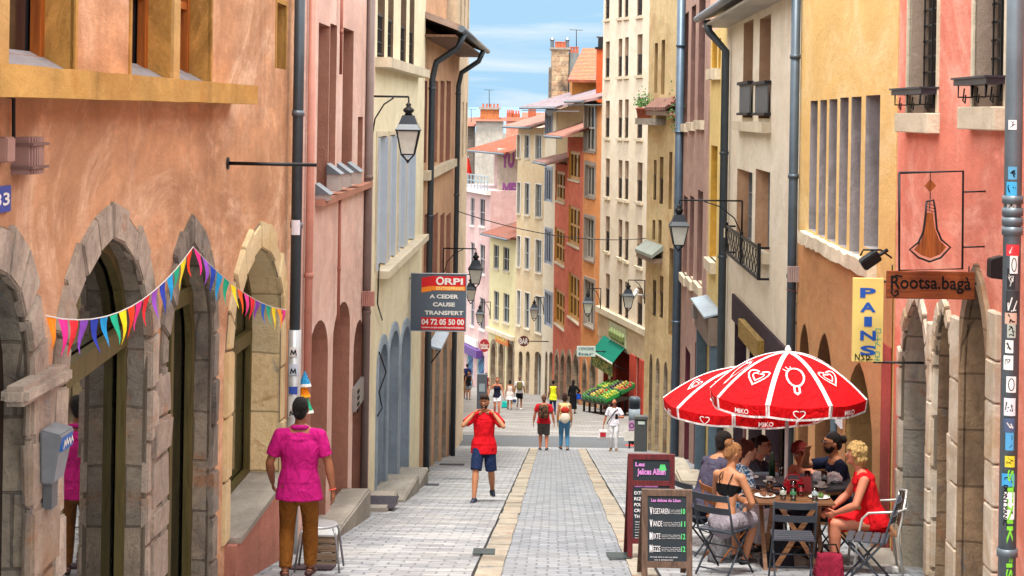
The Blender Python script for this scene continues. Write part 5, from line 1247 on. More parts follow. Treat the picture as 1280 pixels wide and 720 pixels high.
# terrace railing, upper house with graffiti gable, roof
b = NB()
for z in (.15, .55, .95): R14.bar(b, 0, R14.L, R14.zt+z, R14.zt+z+.05, .2, .25)
for k in range(14): a = R14.L*k/13; R14.bar(b, a-.03 if k else 0, a+.03, R14.zt, R14.zt+1.0, .19, .26)
obj('railing', b, paint('#a8c0cc', .85), R14.root)
D = 2.6
a_in = R14.pt(0.0, 0, -D)
R15 = far('terrace_storey', 'set back top storey with tiled roof behind the pink roof terrace', (a_in.x, a_in.y), tuple((R14.pt(R14.L*.72, 0, -D))[:2]), P(600, 190, 128).z, plaster('#e0c4c0', .85, .2), depth=7)
for k in range(4):
    a = .6+k*1.9; R15.opening((a, a+.95, R14.zt+.1, R14.zt+2.1), d=.15, jamb=M_white, frame=m_psh, nx=2, nz=2)
R15.wall_mesh(); R15.roof(over=1.9, rise=2.6, m=tiles_mat('#b0563a', '#c67c5c', .7), near=.8, far=.8)
# graffiti gable wall between lemon roof and terrace
YG = B13[1]+.6; XG = B13[0]
g0, g1 = P(625, 282, YG+1), P(646, 186, YG+1)
b = NB(); box(b, (P(622, 200, YG+1).x, YG+1, g0.z-2), (P(668, 200, YG+1).x, YG+8, P(625, 186, YG+1).z))
t = thing('graffiti_wall', 'grey rendered gable wall covered in purple and black graffiti letters', 'wall', P(632, 282, YG+1), world=True)
obj('wall', b, plaster('#c9bfb2', .85, .35), t)
b = NB(); Yl = YG+1; text(b, 'YU', P(626, 210, Yl), (1, 0, 0), (0, 0, 1), 17/F*Yl, 22/F*Yl, bold=.07); text(b, 'ME', P(628, 248, Yl), (1, 0, 0), (0, 0, 1), 17/F*Yl, 20/F*Yl, bold=.07); obj('purple_graffiti', b, paint('#a05aa4', .85), t)
b = NB()
for (x, y, rr) in ((617, 262, 8), (618, 252, 5)): strokes(b, [[(rr/F*Yl*math.cos(a), rr/F*Yl*math.sin(a)) for a in [k*math.pi/6 for k in range(13)]]], P(x+10, y, Yl), (1, 0, 0), (0, 0, 1), (0, -1, 0), .14, .012)
for k in range(7): strokes(b, [[(0, 0), (.2, .6), (-.1, .9), (.25, 1.5)]], P(628+k*2.2, 280-2*k, Yl), (1, 0, 0), (0, 0, 1), (0, -1, 0), .12, .014+.002*k)
obj('black_graffiti', b, M_black, t)
# clothes / people-free terrace clutter: small red parasol folded
t = thing('folded_parasol', 'folded red and white parasol on the pink roof terrace', 'parasol', P(584, 222, R14.A.y+6), world=True)
q = P(585, 216, R14.B.y-2); b = NB(); lathe(b, q, [(.05, -.2), (.3, 0), (.22, .4), (.05, 1.1)], 10); obj('canopy', b, cloth('#d8382c', .9), t)
b = NB(); tube(b, [q-Vector((0, 0, 1.3)), q+Vector((0, 0, 1.25))], .03, 6); obj('pole', b, M_white, t)
# ---- signs of the far shops
def flat_sign(name, label, x0, y0, x1, y1, Y, m, txt=None, tm=None, th=.08, arm=True, rnd_=0):
    t = thing(name, label, 'sign', P((x0+x1)/2, y1, Y), world=True)
    p, q = signrect(x0, y0, x1, y1, Y); b = NB()
    if rnd_:
        c = (p+q)/2; prism(b, [(c.x+(q.x-p.x)/2*math.cos(a), Y, c.z+(q.z-p.z)/2*math.sin(a)) for a in [2*math.pi*k/20 for k in range(20)]], (0, th, 0)); fixn(b)
    else: box(b, (p.x, Y, p.z), (q.x, Y+th, q.z))
    obj('panel', b, m, t)
    if txt:
        b = NB(); n_ = len(txt)
        for i, s_ in enumerate(txt):
            hh = (q.z-p.z)/n_; text(b, s_, (p.x+(q.x-p.x)*.1, Y, q.z-hh*(i+1)+hh*.22), (1, 0, 0), (0, 0, 1), (q.x-p.x)*.8, hh*.56, bold=.02)
        obj('lettering', b, tm or M_white, t)
    if arm:
        b = NB(); tube(b, [Vector((q.x, Y+th/2, (p.z+q.z)/2)), Vector((q.x+arm, Y+th/2, (p.z+q.z)/2))], .03, 6); obj('arm', b, M_iron, t)
    return t
flat_sign('shop_sign', 'pale grey green shop sign sticking out left of the green awning', 721, 433, 744.5, 445.5, 90, paint('#c6d6d0', .88), ['L\'EPICERIE', 'bar'], paint('#3c6870', .8), arm=.6)
flat_sign('oval_sign', 'dark brown oval hanging sign with pale lettering on the beige house', 648, 420, 661.5, 433, 110, paint('#5e2c28', .85), ['BAR'], M_white, arm=1.4, rnd_=1)
tO = thing('orange_sign', 'orange shop fascia sign with yellow lettering on the lemon house', 'sign', R13.px(630, 424), world=True)
r = R13.rect(621, 637, 418, 430); b = NB(); R13.bar(b, r[0], r[1], r[2], r[3], .03, .12); obj('panel', b, paint('#e07a28', .9), tO)
b = NB(); text(b, 'NOUKY', R13.pt(r[1]-.15, r[2]+.2, .12), -R13.u, (0, 0, 1), r[1]-r[0]-.3, (r[3]-r[2])*.5, R13.n, .01, .03); obj('lettering', b, paint('#f6e070', .9), tO)
tP = thing('purple_fascia', 'purple shop fascia with a white panel on the pink terrace house', 'sign', R14.px(590, 432), world=True)
r = R14.rect(577, 604, 424, 438); b = NB(); R14.bar(b, r[0], r[1], r[2]-.2, r[2]+.35, .03, .5); obj('fascia', b, paint('#5c3c86', .85), tP)
b = NB(); R14.bar(b, r[0]+1.2, r[1]-1.5, r[2]+.4, r[3]+.1, .03, .2); obj('white_panel', b, M_white, tP)
flat_sign('red_shop_sign', 'round topped dark red sign over the graffiti covered shutter', 599, 424, 612, 440, 116, paint('#b02c38', .88), ['tabac'], M_white, arm=.0, rnd_=1)
# ---- chimneys and roofs behind
tC = thing('stone_chimney_tower', 'tall rough stone chimney stack with terracotta pots against the sky', 'chimney', P(706, 125, 125), world=True)
YC = 126.0; p, q = signrect(689, 62, 711, 125, YC); b = NB(); box(b, (p.x, YC, p.z-4), (q.x, YC+2.2, q.z)); obj('stack', b, stone('#d8bc9a', '#8a7464', '#1f1d1d', .9, 2.2, bw=.8, bh=.35), tC)
p2, q2 = signrect(711.2, 66, 724, 125, YC); b = NB(); box(b, (p2.x, YC+.2, p2.z-4), (q2.x, YC+2.2, q2.z)); obj('rendered_stack', b, plaster('#8f9492', .8, .3), tC)
p3, q3 = signrect(686, 84, 688.8, 125, YC); b = NB(); box(b, (p3.x, YC+.3, p3.z-4), (q3.x, YC+2.0, q3.z)); obj('side_stack', b, stone('#9a8c7c', '#6c645c', '#2e2c2c', .85, 1.3), tC)
b = NB(); box(b, (p.x-.12, YC-.12, q.z), (q.x+.12, YC+2.3, q.z+.14)); obj('cap', b, m_conc, tC)
for k, xx in enumerate((690.5, 696, 699.5, 703, 706.5, 709.5, 714, 718, 722)):
    c = P(xx, 62 if xx < 711 else 66, YC); c.y = YC+1; c.z = (q.z+.14 if xx < 711 else q2.z); b = NB(); lathe(b, c, [(.12, 0), (.1, .38), (.13, .4), (.13, .46)] if k not in (0, 5) else [(.14, 0), (.14, .5), (.2, .6), (.05, .8)], 8); obj('chimney_pot', b, paint('#c46848', .85) if k not in (0, 5) else M_zinc, tC)
def antenna(px, py0, py1, Y, lab):
    a, c = P(px, py0, Y), P(px, py1, Y); t = thing('tv_antenna', lab, 'antenna', a, world=True)
    b = NB(); tube(b, [a, c], .03, 6); obj('mast', b, M_iron, t)
    b = NB(); tube(b, [c+Vector((-.5, 0, -.02)), c+Vector((.45, 0, -.05))], .02, 5)
    for k in range(6): tube(b, [c+Vector((-.45+.17*k, -.25, -.03)), c+Vector((-.45+.17*k, .25, -.03))], .012, 4)
    obj('aerial', b, M_iron, t)
antenna(720.5, 64, 37, YC+1, 'thin television aerial on the tall stone chimney')
tB = thing('brick_chimney', 'slim orange brick chimney beside the cream apartment block', 'chimney', P(748, 100, 108), world=True)
Y_ = 101.; p, q = signrect(745.5, 60, 752, 125, Y_); b = NB(); box(b, (p.x, Y_, p.z-4), (q.x+1, Y_+.8, q.z)); obj('stack', b, plaster('#d8683c', .85, .3), tB)
b = NB(); c = Vector((q.x, Y_+.4, q.z)); lathe(b, c, [(.2, 0), (.2, .6), (.3, .62), (.3, .7)], 10); obj('flue', b, M_zinc, tB)
b = NB(); box(b, (p.x-.1, Y_-.1, q.z-.05), (q.x+1.1, Y_+.9, q.z+.06)); obj('cap', b, M_iron, tB)
# house behind with orange roof and dark eave under it
tH = thing('rear_house', 'ochre attic with an orange tiled roof behind the lilac eaves', 'house', P(735, 110, 110), world=True)
Y_ = 109.; p, q = signrect(713, 103, 760, 130, Y_); b = NB(); box(b, (p.x+.1, Y_+.2, p.z), (q.x, Y_+5, q.z+.05)); obj('wall', b, plaster('#c98a48', .8, .3), tH)
b = NB(); e = P(713, 103, Y_); f_ = P(752, 84, Y_); prism(b, [(e.x-.2, Y_-.6, e.z), (f_.x+2.5, Y_-.6, e.z), (f_.x+2.5, Y_+4.6, f_.z+1.2), (f_.x-1.0, Y_+4.6, f_.z+1.2)], (0, 0, .15)); fixn(b); obj('roof', b, tiles_mat('#cf6f4c', '#e0987a'), tH)
# distant rooftops in the dip
def rooftop(label, x0, y0, x1, y1, Y, wallm, roofm, roofh, dep=8):
    t = thing('distant_house', label, 'house', P((x0+x1)/2, y1, Y), world=True)
    p, q = signrect(x0, y0, x1, y1, Y); b = NB(); box(b, (p.x, Y, p.z-6), (q.x, Y+dep, q.z)); obj('wall', b, wallm, t)
    b = NB(); o = .35; h = roofh/F*Y
    prism(b, [(p.x-o, Y-o, q.z+.02), (p.x-o, Y+dep+o, q.z+.02), (p.x-o, Y+dep/2, q.z+h)], (q.x-p.x+2*o, 0, 0)); fixn(b); obj('roof', b, roofm, t); return t
sb = stone('#8a8076', '#6a6460', '#3c3a3a', .85, .8, bw=1.0, bh=.35)
rooftop('dark stone gabled house behind the pink terrace, left one', 560, 158, 592, 215, 165, sb, tiles_mat('#b8654c', '#d08c74'), 6)
rooftop('white and stone house behind the terrace roof, right one', 594, 152, 629, 215, 158, plaster('#d8d0c4', .6, .3), tiles_mat('#b8654c', '#d08c74'), 5)
t1 = thing('wide_chimney', 'broad orange brick chimney stack with an aerial on the skyline', 'chimney', P(612, 152, 160), world=True)
p, q = signrect(600, 137, 624, 160, 160); b = NB(); box(b, (p.x, 160, p.z), (q.x, 161.6, q.z)); obj('stack', b, plaster('#cf8354', .85, .5, '#b86a44', blotch=1), t1)
b = NB(); box(b, (p.x-.15, 159.85, q.z), (q.x+.15, 161.75, q.z+.2)); obj('cap', b, m_conc, t1)
for k in range(5): b = NB(); lathe(b, (p.x+.25+k*.33, 160.8, q.z+.2), [(.1, 0), (.09, .3), (.11, .32)], 8); obj('chimney_pot', b, paint('#c46848', .85), t1)
antenna(611.5, 137, 112, 161, 'tall television aerial on the broad orange chimney')
antenna(589, 158, 136, 168, 'small television aerial left of the broad orange chimney')
rooftop('long red roofed house on the skyline left of the chimney tower', 632, 152, 668, 200, 215, m_salmon, tiles_mat('#c4583c', '#d8765a'), 5)
rooftop('low tiled house at the right end of the skyline', 655, 148, 700, 200, 245, m_cream2, tiles_mat('#b86a54', '#cf9078'), 7)
rooftop('pale house at the left end of the skyline', 563, 154, 590, 200, 240, m_cream2, tiles_mat('#a8705c', '#cf9078'), 7)
for k, (px_, py_, w_, lab) in enumerate(((637, 141, 4, 'short red chimney on the skyline, left of three'), (645, 142, 5, 'short red chimney on the skyline, middle of three'), (665, 136, 5, 'taller pale chimney on the skyline, right of three'), (575, 138, 7, 'stone chimney at the left end of the skyline'))):
    Y_ = 220.; p, q = signrect(px_-w_, py_, px_+w_, 156, Y_); t = thing('skyline_chimney', lab, 'chimney', P(px_, 156, Y_), world=True)
    b = NB(); box(b, (p.x, Y_, p.z), (q.x, Y_+1, q.z)); obj('stack', b, plaster('#b8684c', .85, .4), t)
    for j in range(3): b = NB(); lathe(b, (p.x+(q.x-p.x)*(j+.5)/3, Y_+.5, q.z), [(.12, 0), (.1, .4)], 8); obj('chimney_pot', b, paint('#c46848', .85), t)
# overhead wire
b = NB(); a, c = P(572, 264, 47), P(808, 298, 57); tube(b, [a.lerp(c, k/16) - Vector((0, 0, .5*4*(k/16)*(1-k/16)*.6)) for k in range(17)], .014, 5); tag(obj('overhead_cable', b, M_iron), 'thin black cable slung across the street above the crossing', 'cable')

# unseen houses added to shade the lower street; they continue the left side below the crossing, and close the cross street at the right
for (nm, lab, A, B, zt, col) in (('unseen_grey_house', 'grey rendered house continuing the left side below the cross street', (-3.75, 65), (-4.3, 88), 5.0, '#cdbfae'), ('unseen_ochre_house', 'ochre house farther down the left side of the lower street', (-4.35, 88.1), (-5.6, 112), 1.0, '#d8b27c')):
    h = Fac(nm, lab, A, B, zt, plaster(col, .85, .25), 'L')
    for r0 in range(3):
        for q in range(6): h.opening((1.5+q*3.4, 2.6+q*3.4, zt-3-3.4*r0, zt-1.2-3.4*r0), d=.2, nx=2, nz=3)
    h.wall_mesh(); h.roof(over=.6, rise=2)
h = Fac('unseen_corner_block', 'cream corner house closing the cross street at right', (7.2, 74.5), (6.9, 82.5), 4.5, plaster('#e0cfb0', .85, .2), 'R')
for q in range(2): h.opening((1.2+q*3.4, 2.3+q*3.4, 0, 2), d=.2, nx=2, nz=3)
h.wall_mesh()
# ================= street lamps
M_lglass = paint('#cfcfc4', .9, .15, 0, .25, .5, 'lantern_glass')
def lantern(label, end, wall, sc=1.0, scroll=True, group='lantern street lamps on wall brackets'):
    """end: point of the arm the lantern hangs from; wall: foot of the bracket on the wall"""
    end, wall = Vector(end), Vector(wall); t = thing('street_lamp', label, 'street lamp', wall, world=True, group=group)
    d = (end-wall); d.z = 0; Ln = d.length; d.normalize()
    b = NB(); w0 = Vector((wall.x, wall.y, end.z)); tube(b, [w0, end], .016*sc, 6)
    tube(b, [w0, w0-Vector((0, 0, .75*sc))], .018*sc, 6)
    tube(b, [w0+d*(.03)-Vector((0, 0, .6*sc)), w0+d*(.12*Ln)-Vector((0, 0, .34*sc)), w0+d*(.35*Ln)-Vector((0, 0, .12*sc)), w0+d*(.6*Ln)-Vector((0, 0, .02*sc))], .012*sc, 6)
    obj('bracket_arm', b, M_iron, t)
    z = end.z; c = Vector((end.x, end.y, 0)); hd = Vector((c.x, c.y, z))
    b = NB(); tube(b, [hd, hd-Vector((0, 0, .1*sc))], .012*sc, 6)
    lathe(b, hd-Vector((0, 0, .30*sc)), [(.075*sc, 0), (.05*sc, .05*sc), (.085*sc, .08*sc), (.085*sc, .11*sc), (.03*sc, .15*sc), (.045*sc, .18*sc), (.01*sc, .22*sc)], 12)
    obj('finial', b, M_iron, t)
    b = NB(); lathe(b, hd-Vector((0, 0, .52*sc)), [(.27*sc, 0), (.27*sc, .02*sc), (.2*sc, .1*sc), (.13*sc, .235*sc), (.07*sc, .24*sc)], 4); obj('hood', b, paint('#20262e', .9, .35, .3, .2), t)
    b = NB(); top, bot = -.52*sc, -.88*sc; R0, R1 = .235*sc, .13*sc
    lathe(b, hd+Vector((0, 0, bot)), [(R1, 0), (R0, top-bot-.002)], 4); obj('glass', b, M_lglass, t)
    b = NB()
    for k in range(4):
        a = math.pi/2*(k+.5); e = Vector((math.cos(a), math.sin(a), 0))
        tube(b, [hd+e*R0*1.02+Vector((0, 0, top)), hd+e*R1*1.05+Vector((0, 0, bot)), hd+e*.03*sc+Vector((0, 0, bot-.09*sc))], .012*sc, 5)
    for zz, rr in ((bot, R1),):
        for k in range(4):
            a, a2 = math.pi/2*(k+.5), math.pi/2*(k+1.5)
            tube(b, [hd+Vector((math.cos(a)*rr*1.04, math.sin(a)*rr*1.04, zz)), hd+Vector((math.cos(a2)*rr*1.04, math.sin(a2)*rr*1.04, zz))], .012*sc, 5)
    lathe(b, hd+Vector((0, 0, bot-.14*sc)), [(.005, 0), (.03*sc, .03*sc), (.02*sc, .06*sc)], 8)
    obj('cage', b, M_iron, t)
    return t
def lamp_px(label, ex, ey, Y, wx, wall_fn, sc=1.0):
    e = P(ex, ey, Y); w_ = Vector((wall_fn(Y), Y, e.z)); return lantern(label, e, w_, sc)
lamp_px('black lantern on a scrolled arm above the cream wall, nearest on the left', 511, 121, 26.9, 460, lambda Y: lx(Y)+.03)
lamp_px('black lantern hanging just above the estate agent board', 595, 311, 44.5, 572, lambda Y: lx(Y)+.05)
lamp_px('black lantern half hidden behind the estate agent board', 589, 343, 60, 570, lambda Y: -3.1+.0*Y+.02*Y, 1.0)
lamp_px('black lantern on the mauve house beside the blue grey downpipe', 849, 250, 34.5, 884, lambda Y: rx(Y)-.02)
lamp_px('black lantern on the cream block left of the tan corner house', 785.5, 350, 56, 806, lambda Y: uv(806, 350)[0]/F*Y)
def lampw(label, ex, ey, Y, wx, sc): e = P(ex, ey, Y); w_ = P(wx, ey, Y+.4); return lantern(label, e, w_, sc)
lampw('black lantern in front of the orange plaster house', 735, 361, 91.5, 751, 1.45)
lampw('small black lantern in front of the beige house', 668, 372, 109, 680, 1.45)
lampw('small black lantern in front of the pink terrace house', 600, 378, 112, 613, 1.45)
t = thing('security_camera', 'white tube camera on the wall beside the lantern of the cream block', 'camera', P(794, 366, 56), world=True)
a = P(791, 372, 56); b = NB(); tube(b, [a, a+Vector((.15, .2, .22))], .07, 10); obj('housing', b, M_white, t)
b = NB(); tube(b, [a+Vector((.08, .1, .1)), Vector((uv(806, 366)[0]/F*56+.1, 56.1, a.z+.05))], .02, 6); obj('arm', b, M_white, t)
# ================= estate agent board
Y_ = 34.5
t = thing('estate_agent_board', 'dark grey board with red ORPI header sticking out over the left pavement', 'sign', P(548, 413, Y_), world=True)
p, q = signrect(513, 343, 583, 413, Y_); W, H = q.x-p.x, q.z-p.z
b = NB(); box(b, (p.x, Y_, p.z), (q.x, Y_+.05, q.z)); obj('panel', b, paint('#56606e', .85, .4, 0, .08), t)
b = NB(); e = .012
for a_, c_ in (((p.x-e, Y_-.01, p.z-e), (p.x, Y_+.06, q.z+e)), ((q.x, Y_-.01, p.z-e), (q.x+e, Y_+.06, q.z+e)), ((p.x, Y_-.01, q.z), (q.x, Y_+.06, q.z+e)), ((p.x, Y_-.01, p.z-e), (q.x, Y_+.06, p.z))): box(b, a_, c_)
obj('frame', b, metal('#b9c0c8', .85), t)
def sp(x, z): return (p.x+W*x, Y_, p.z+H*z)
def flat(bm, pts, lift=.004, mi=0): quad(bm, [Vector(sp(*r_))-Vector((0, lift, 0)) for r_ in pts], mi)
b = NB(); flat(b, [(.19, .76), (.37, .79), (.37, .96), (.19, .93)]); flat(b, [(.372, .79), (.985, .79), (.985, .965), (.372, .965)]); flat(b, [(.19, .02), (.985, .02), (.985, .235), (.19, .235)]); obj('red_band', b, paint('#c5121c', .95, .4, 0, .05), t)
b = NB(); flat(b, [(.19, .67), (.37, .70), (.37, .79), (.19, .758)]); flat(b, [(.372, .71), (.985, .71), (.985, .788), (.372, .788)]); obj('orange_band', b, paint('#e8801c', .95, .4, 0, .05), t)
b = NB()
def tx(s_, x, z, w_, h_, bo=.02, lift=.008): text(b, s_, sp(x, z), (1, 0, 0), (0, 0, 1), W*w_, H*h_, lift=lift, bold=bo)
tx('O', .45, .805, .15, .15, .03); tx('RPI', .61, .815, .33, .115, .03)
tx('A CEDER', .34, .57, .52, .072, .035); tx('CAUSE', .40, .43, .40, .072, .035); tx('TRANSFERT', .255, .28, .70, .075, .035)
tx('04 72 05 50 00', .2, .105, .77, .105, .03); tx('www.orpi.com/keysolutions', .2, .035, .77, .045, .02)
obj('lettering', b, M_white, t)
b = NB(); tx('ENTREPRISES', .46, .722, .5, .052, .02); obj('small_lettering', b, paint('#f7dd90', .95), t)
b = NB()
for z in (p.z+.1, q.z-.1): tube(b, [Vector((lx(Y_)-.02, Y_+.03, z)), Vector((p.x, Y_+.03, z))], .018, 6)
obj('arm', b, M_iron, t)
# ================= doorsteps at the left
def lstep(lab, Ya, Yb, out, topY, m=m_conc, base=.02, sl=.45):
    z = gz(topY)+base; c = -2.9
    b = NB(); n = 1
    v = [Vector((lx(Ya)-.05, Ya, z)), Vector((lx(Ya)+out, Ya, z)), Vector((lx(Yb)+out, Yb, z-(g(Yb)-g(Ya))*sl)), Vector((lx(Yb)-.05, Yb, z-(g(Yb)-g(Ya))*sl))]
    zb = gz(Yb)-.2; prism(b, v, (0, 0, zb-z)); fixn(b); bmesh.ops.bevel(b, geom=b.edges[:], offset=.02, segments=2, affect='EDGES')
    return tag(obj('door_step', b, m), lab, 'step')
lstep('long grey concrete doorstep beside the wooden crate', 19.6, 24.6, .36, 20.0, base=.02)
lstep('low concrete doorstep with a dark mat on top, second on the left', 25.6, 27.4, .5, 25.7, base=.07)
lstep('stepped concrete threshold of the cream house, nearer half', 27.9, 31.0, .55, 28.2, base=.08)
lstep('stepped concrete threshold of the cream house, farther half', 31.1, 34.0, .5, 31.3, base=.08)
b = NB(); m0 = Vector((lx(26)+.08, 25.75, gz(26.0)+.078)); prism(b, [m0, m0+Vector((.5, 0, 0)), m0+Vector((.52, .8, 0)), m0+Vector((.02, .8, 0))], (0, 0, .015)); fixn(b); tag(obj('door_mat', b, cloth('#4a4850', .8)), 'dark mat lying on the low concrete doorstep', 'mat')
def matflat(lab, x, y, w_, l_, c):
    q = GP(x, y); b = NB(); v = [Vector((q.x+dx, q.y+dy, gz(q.y+dy)+.006)) for dx, dy in ((-w_/2, -l_/2), (w_/2, -l_/2), (w_/2, l_/2), (-w_/2, l_/2))]; prism(b, v, (0, 0, .012)); fixn(b); tag(obj('floor_mat', b, cloth(c, .8)), lab, 'mat')
matflat('small dark mat on the paving under the metal stool', 391, 710, .42, .5, '#54464c')
matflat('dark metal cover in the paving by the cream house step', 532, 606, .5, .5, '#5c5f66')
matflat('dark metal cover in the paving farther down the left side', 565, 581, .6, .7, '#5c5f66')
def grate(lab, x, y):
    q = GP(x, y); t = thing('drain_grate', lab, 'drain', q, world=True); b = NB()
    for k in range(7):
        yy = q.y-.35+.1*k; prism(b, [Vector((q.x-.12, yy, gz(yy)+.024)), Vector((q.x+.12, yy, gz(yy)+.024)), Vector((q.x+.12, yy+.07, gz(yy+.07)+.024)), Vector((q.x-.12, yy+.07, gz(yy+.07)+.024))], (0, 0, .008))
    fixn(b); obj('bars', b, paint('#3a4c4a', .8, .4, .3), t)
grate('dark green drain grate in the left stone channel', 605, 692)
grate('dark drain grate in the right stone channel', 773, 697)
def blockstone(lab, x, y, w_, d_, h_, c='#8f8a82'):
    q = GP(x, y); b = NB(); box(b, (q.x-w_/2, q.y-d_/2, q.z-.3), (q.x+w_/2, q.y+d_/2, q.z+h_)); bmesh.ops.bevel(b, geom=b.edges[:], offset=.04, segments=2, affect='EDGES')
    for v in b.verts: v.co += Vector((rnd.uniform(-.01, .01),)*3)
    tag(obj('stone_block', b, plaster(c, .8, .5)), lab, 'stone block')
blockstone('rough stone block at the foot of the tan house', 531, 582, .28, .35, .3)
blockstone('pale stone step at the foot of the tan corner house at right', 838, 590, .9, 2.2, .12, '#c0b8a8')
blockstone('low stone kerb block beside the mauve house', 862, 606, .5, 1.2, .2, '#b3a898')
blockstone('stone doorstep of the pale cream house at right', 905, 640, .5, 2.0, .16, '#b3aca0')
# crate and stool beside the man
q = P(408, 694, 17.9); q.z = gz(18.1)
t = thing('wooden_crate', 'small weathered wooden crate standing by the concrete doorstep', 'crate', q, world=True)
b = NB(); hx, hy, hh = .11, .16, .34
for k in range(4):
    z = .02+k*.082
    for (a_, c_) in (((-hx, -hy, z), (hx, -hy+.015, z+.07)), ((-hx, hy-.015, z), (hx, hy, z+.07)), ((-hx, -hy+.016, z), (-hx+.015, hy-.016, z+.07)), ((hx-.015, -hy+.016, z), (hx, hy-.016, z+.07))):
        box(b, Vector(a_)+q, Vector(c_)+q)
obj('slats', b, wood('#8c7660', '#594838', .8, axis='x'), t)
b = NB()
for sx in (-1, 1):
    for sy in (-1, 1): box(b, q+Vector((sx*(hx-.03)-.012, sy*(hy-.03)-.012, 0)), q+Vector((sx*(hx-.03)+.012, sy*(hy-.03)+.012, hh)))
obj('corner_posts', b, wood('#7a644e', '#4a3a2c', .8), t)
b = NB(); box(b, q+Vector((-hx-.01, -hy-.01, hh)), q+Vector((hx+.01, hy+.01, hh+.018))); obj('lid', b, paint('#b5b9b8', .85), t)
q = P(399, 700, 17.1); q.z = gz(17.1)
t = thing('metal_stool', 'thin legged metal stool between the walking man and the crate', 'stool', q, world=True)
for sx in (-1, 1):
    for sy in (-1, 1):
        b = NB(); tube(b, [q+Vector((sx*.14, sy*.12, .44)), q+Vector((sx*.17, sy*.15, .38)), q+Vector((sx*.22, sy*.2, .0))], .011, 7); obj('leg', b, metal('#8b8d90', .85, .3), t)
b = NB(); lathe(b, q+Vector((0, 0, .44)), [(.17, 0), (.18, .012), (.17, .022)], 18); obj('seat', b, metal('#a7aaad', .85, .3), t)
# paper fish pennants hanging at the pipe
for k, (x, y, c1, c2, lab) in enumerate(((381, 473, '#3a9ad0', '#f0f0ea', 'small blue and white paper cone hanging by the stickered pipe foot'), (380, 486, '#f08a1e', '#f4b030', 'small orange paper cone hanging under the blue and white one'), (384, 506, '#2fae86', '#e8f0e8', 'small green and white paper cone hanging lowest by the pipe foot'))):
    q = P(x, y, 19.3); t = thing('paper_cone', lab, 'decoration', q, world=True, group='paper cones hanging by the left downpipe')
    b = NB(); lathe(b, q-Vector((0, 0, .08)), [(.075, 0), (.04, .08), (.004, .16)], 8); obj('cone', b, cloth(c1, .95), t)
    b = NB(); lathe(b, q-Vector((0, 0, .085)), [(.078, 0), (.065, .03)], 8); obj('rim', b, cloth(c2, .95), t)
# ================= chalkboards
def aboard(lab, x0, y0, x1, y1, Yb, fm, header=None, lines=(), lean=.16):
    p, q = signrect(x0, y0, x1, y1, Yb); t = thing('chalkboard', lab, 'chalkboard', Vector(((p.x+q.x)/2, Yb, gz(Yb))), world=True)
    W = q.x-p.x; z0 = gz(Yb); H = q.z-z0; k = lean/H
    def fp(x, z, o=0): return Vector((p.x+x, Yb + k*z - o, z0+z - o*k))
    b = NB(); fwd = .055
    def slab(xa, xb, za, zb, o0, o1):
        v = [fp(xa, za, o0), fp(xb, za, o0), fp(xb, zb, o0), fp(xa, zb, o0)]; prism(b, v, fp(0, 0, o1)-fp(0, 0, o0))
    slab(0, fwd, 0, H, 0, .03); slab(W-fwd, W, 0, H, 0, .03); slab(fwd, W-fwd, H-fwd, H, 0, .03); slab(fwd, W-fwd, .16*H, .16*H+fwd, 0, .03)
    if header: slab(fwd, W-fwd, header*H-fwd*.9, header*H, 0, .03)
    fixn(b); obj('frame', b, fm, t)
    b = NB(); slab(fwd, W-fwd, .16*H+fwd, H-fwd, .004, .02); fixn(b); obj('board', b, paint('#1f2b33', .8, .7, 0, .25), t)
    b = NB()
    for xa in (0, W-fwd):
        v = [fp(xa, H-.03, -.0)+Vector((0, .01, 0)), fp(xa+fwd, H-.03)+Vector((0, .01, 0))]
        e = Vector((0, .42, -(H-.03)-.42*.16)); obox(b, v[0], (fwd, 0, 0), (0, .03, 0), e)
    obj('rear_leg', b, fm, t)
    return t, fp, W, H
m_mar = wood('#6e2024', '#4a1418', .85); m_brw = wood('#6e5647', '#4a382c', .85)
M_chk = paint('#e9e6e8', .9, .9, 0, .3, .1); M_pk = paint('#d48ad0', .9, .9, 0, .2, .1); M_grn = paint('#5fcf7c', .9, .9, 0, .2, .1)
t, fp, W, H = aboard('maroon framed chalkboard with pink script heading, standing behind the smaller one', 784, 571, 845, 700, 18.75, m_mar, header=.75)
fn = lambda x, z, l: fp(x, z, .022+l)
def tb(s_, x, z, w_, h_, bm, bo=.01): text(bm, s_, None, None, None, w_, h_, fn=lambda a, c, l: fp(x+a, z+c, .024+l), bold=bo)
b = NB(); tb('Les', .08, H*.885, .1, .045, b, .03); tb("Jelices Alban", .1, H*.79, W-.2, .085, b, .03); tb('Cuisine traditionnelle', .07, H*.69, .25, .03, b); obj('pink_lettering', b, M_pk, t)
b = NB()
for i, s_ in enumerate(('EXTRAIT', 'RIZ', 'POULET', 'CREPES', 'THE')): tb(s_, .07, H*(.62-.055*i), .15 if len(s_) > 4 else .08, .034, b, .015)
for i in range(7): tb('aux legumes'[:6+i % 5], .08, H*(.36-.025*i), .14, .012, b)
obj('white_lettering', b, M_chk, t)
b = NB()
for k in range(5): a_ = k*.5; strokes(b, [[(W-.13-.035*(1-k*.1)+.0, H*.855+.012*k), (W-.13+.035*(1-k*.1), H*.855+.012*k)]], None, None, None, None, .014, .004, fn=fn)
strokes(b, [[(W-.13, H*.83), (W-.13, H*.86)]], None, None, None, None, .012, .004, fn=fn); obj('tree_drawing', b, M_grn, t)
t, fp, W, H = aboard('small brown framed chalkboard menu reading vegetarien, viande, mixte, mezze', 802, 616, 867, 718, 16.6, m_brw)
b = NB(); text(b, 'Les delices du Liban', None, None, None, W-.2, .028, fn=lambda a, c, l: fp(.09+a, H*.87+c, .024+l), bold=.02); obj('pink_lettering', b, M_pk, t)
b = NB()
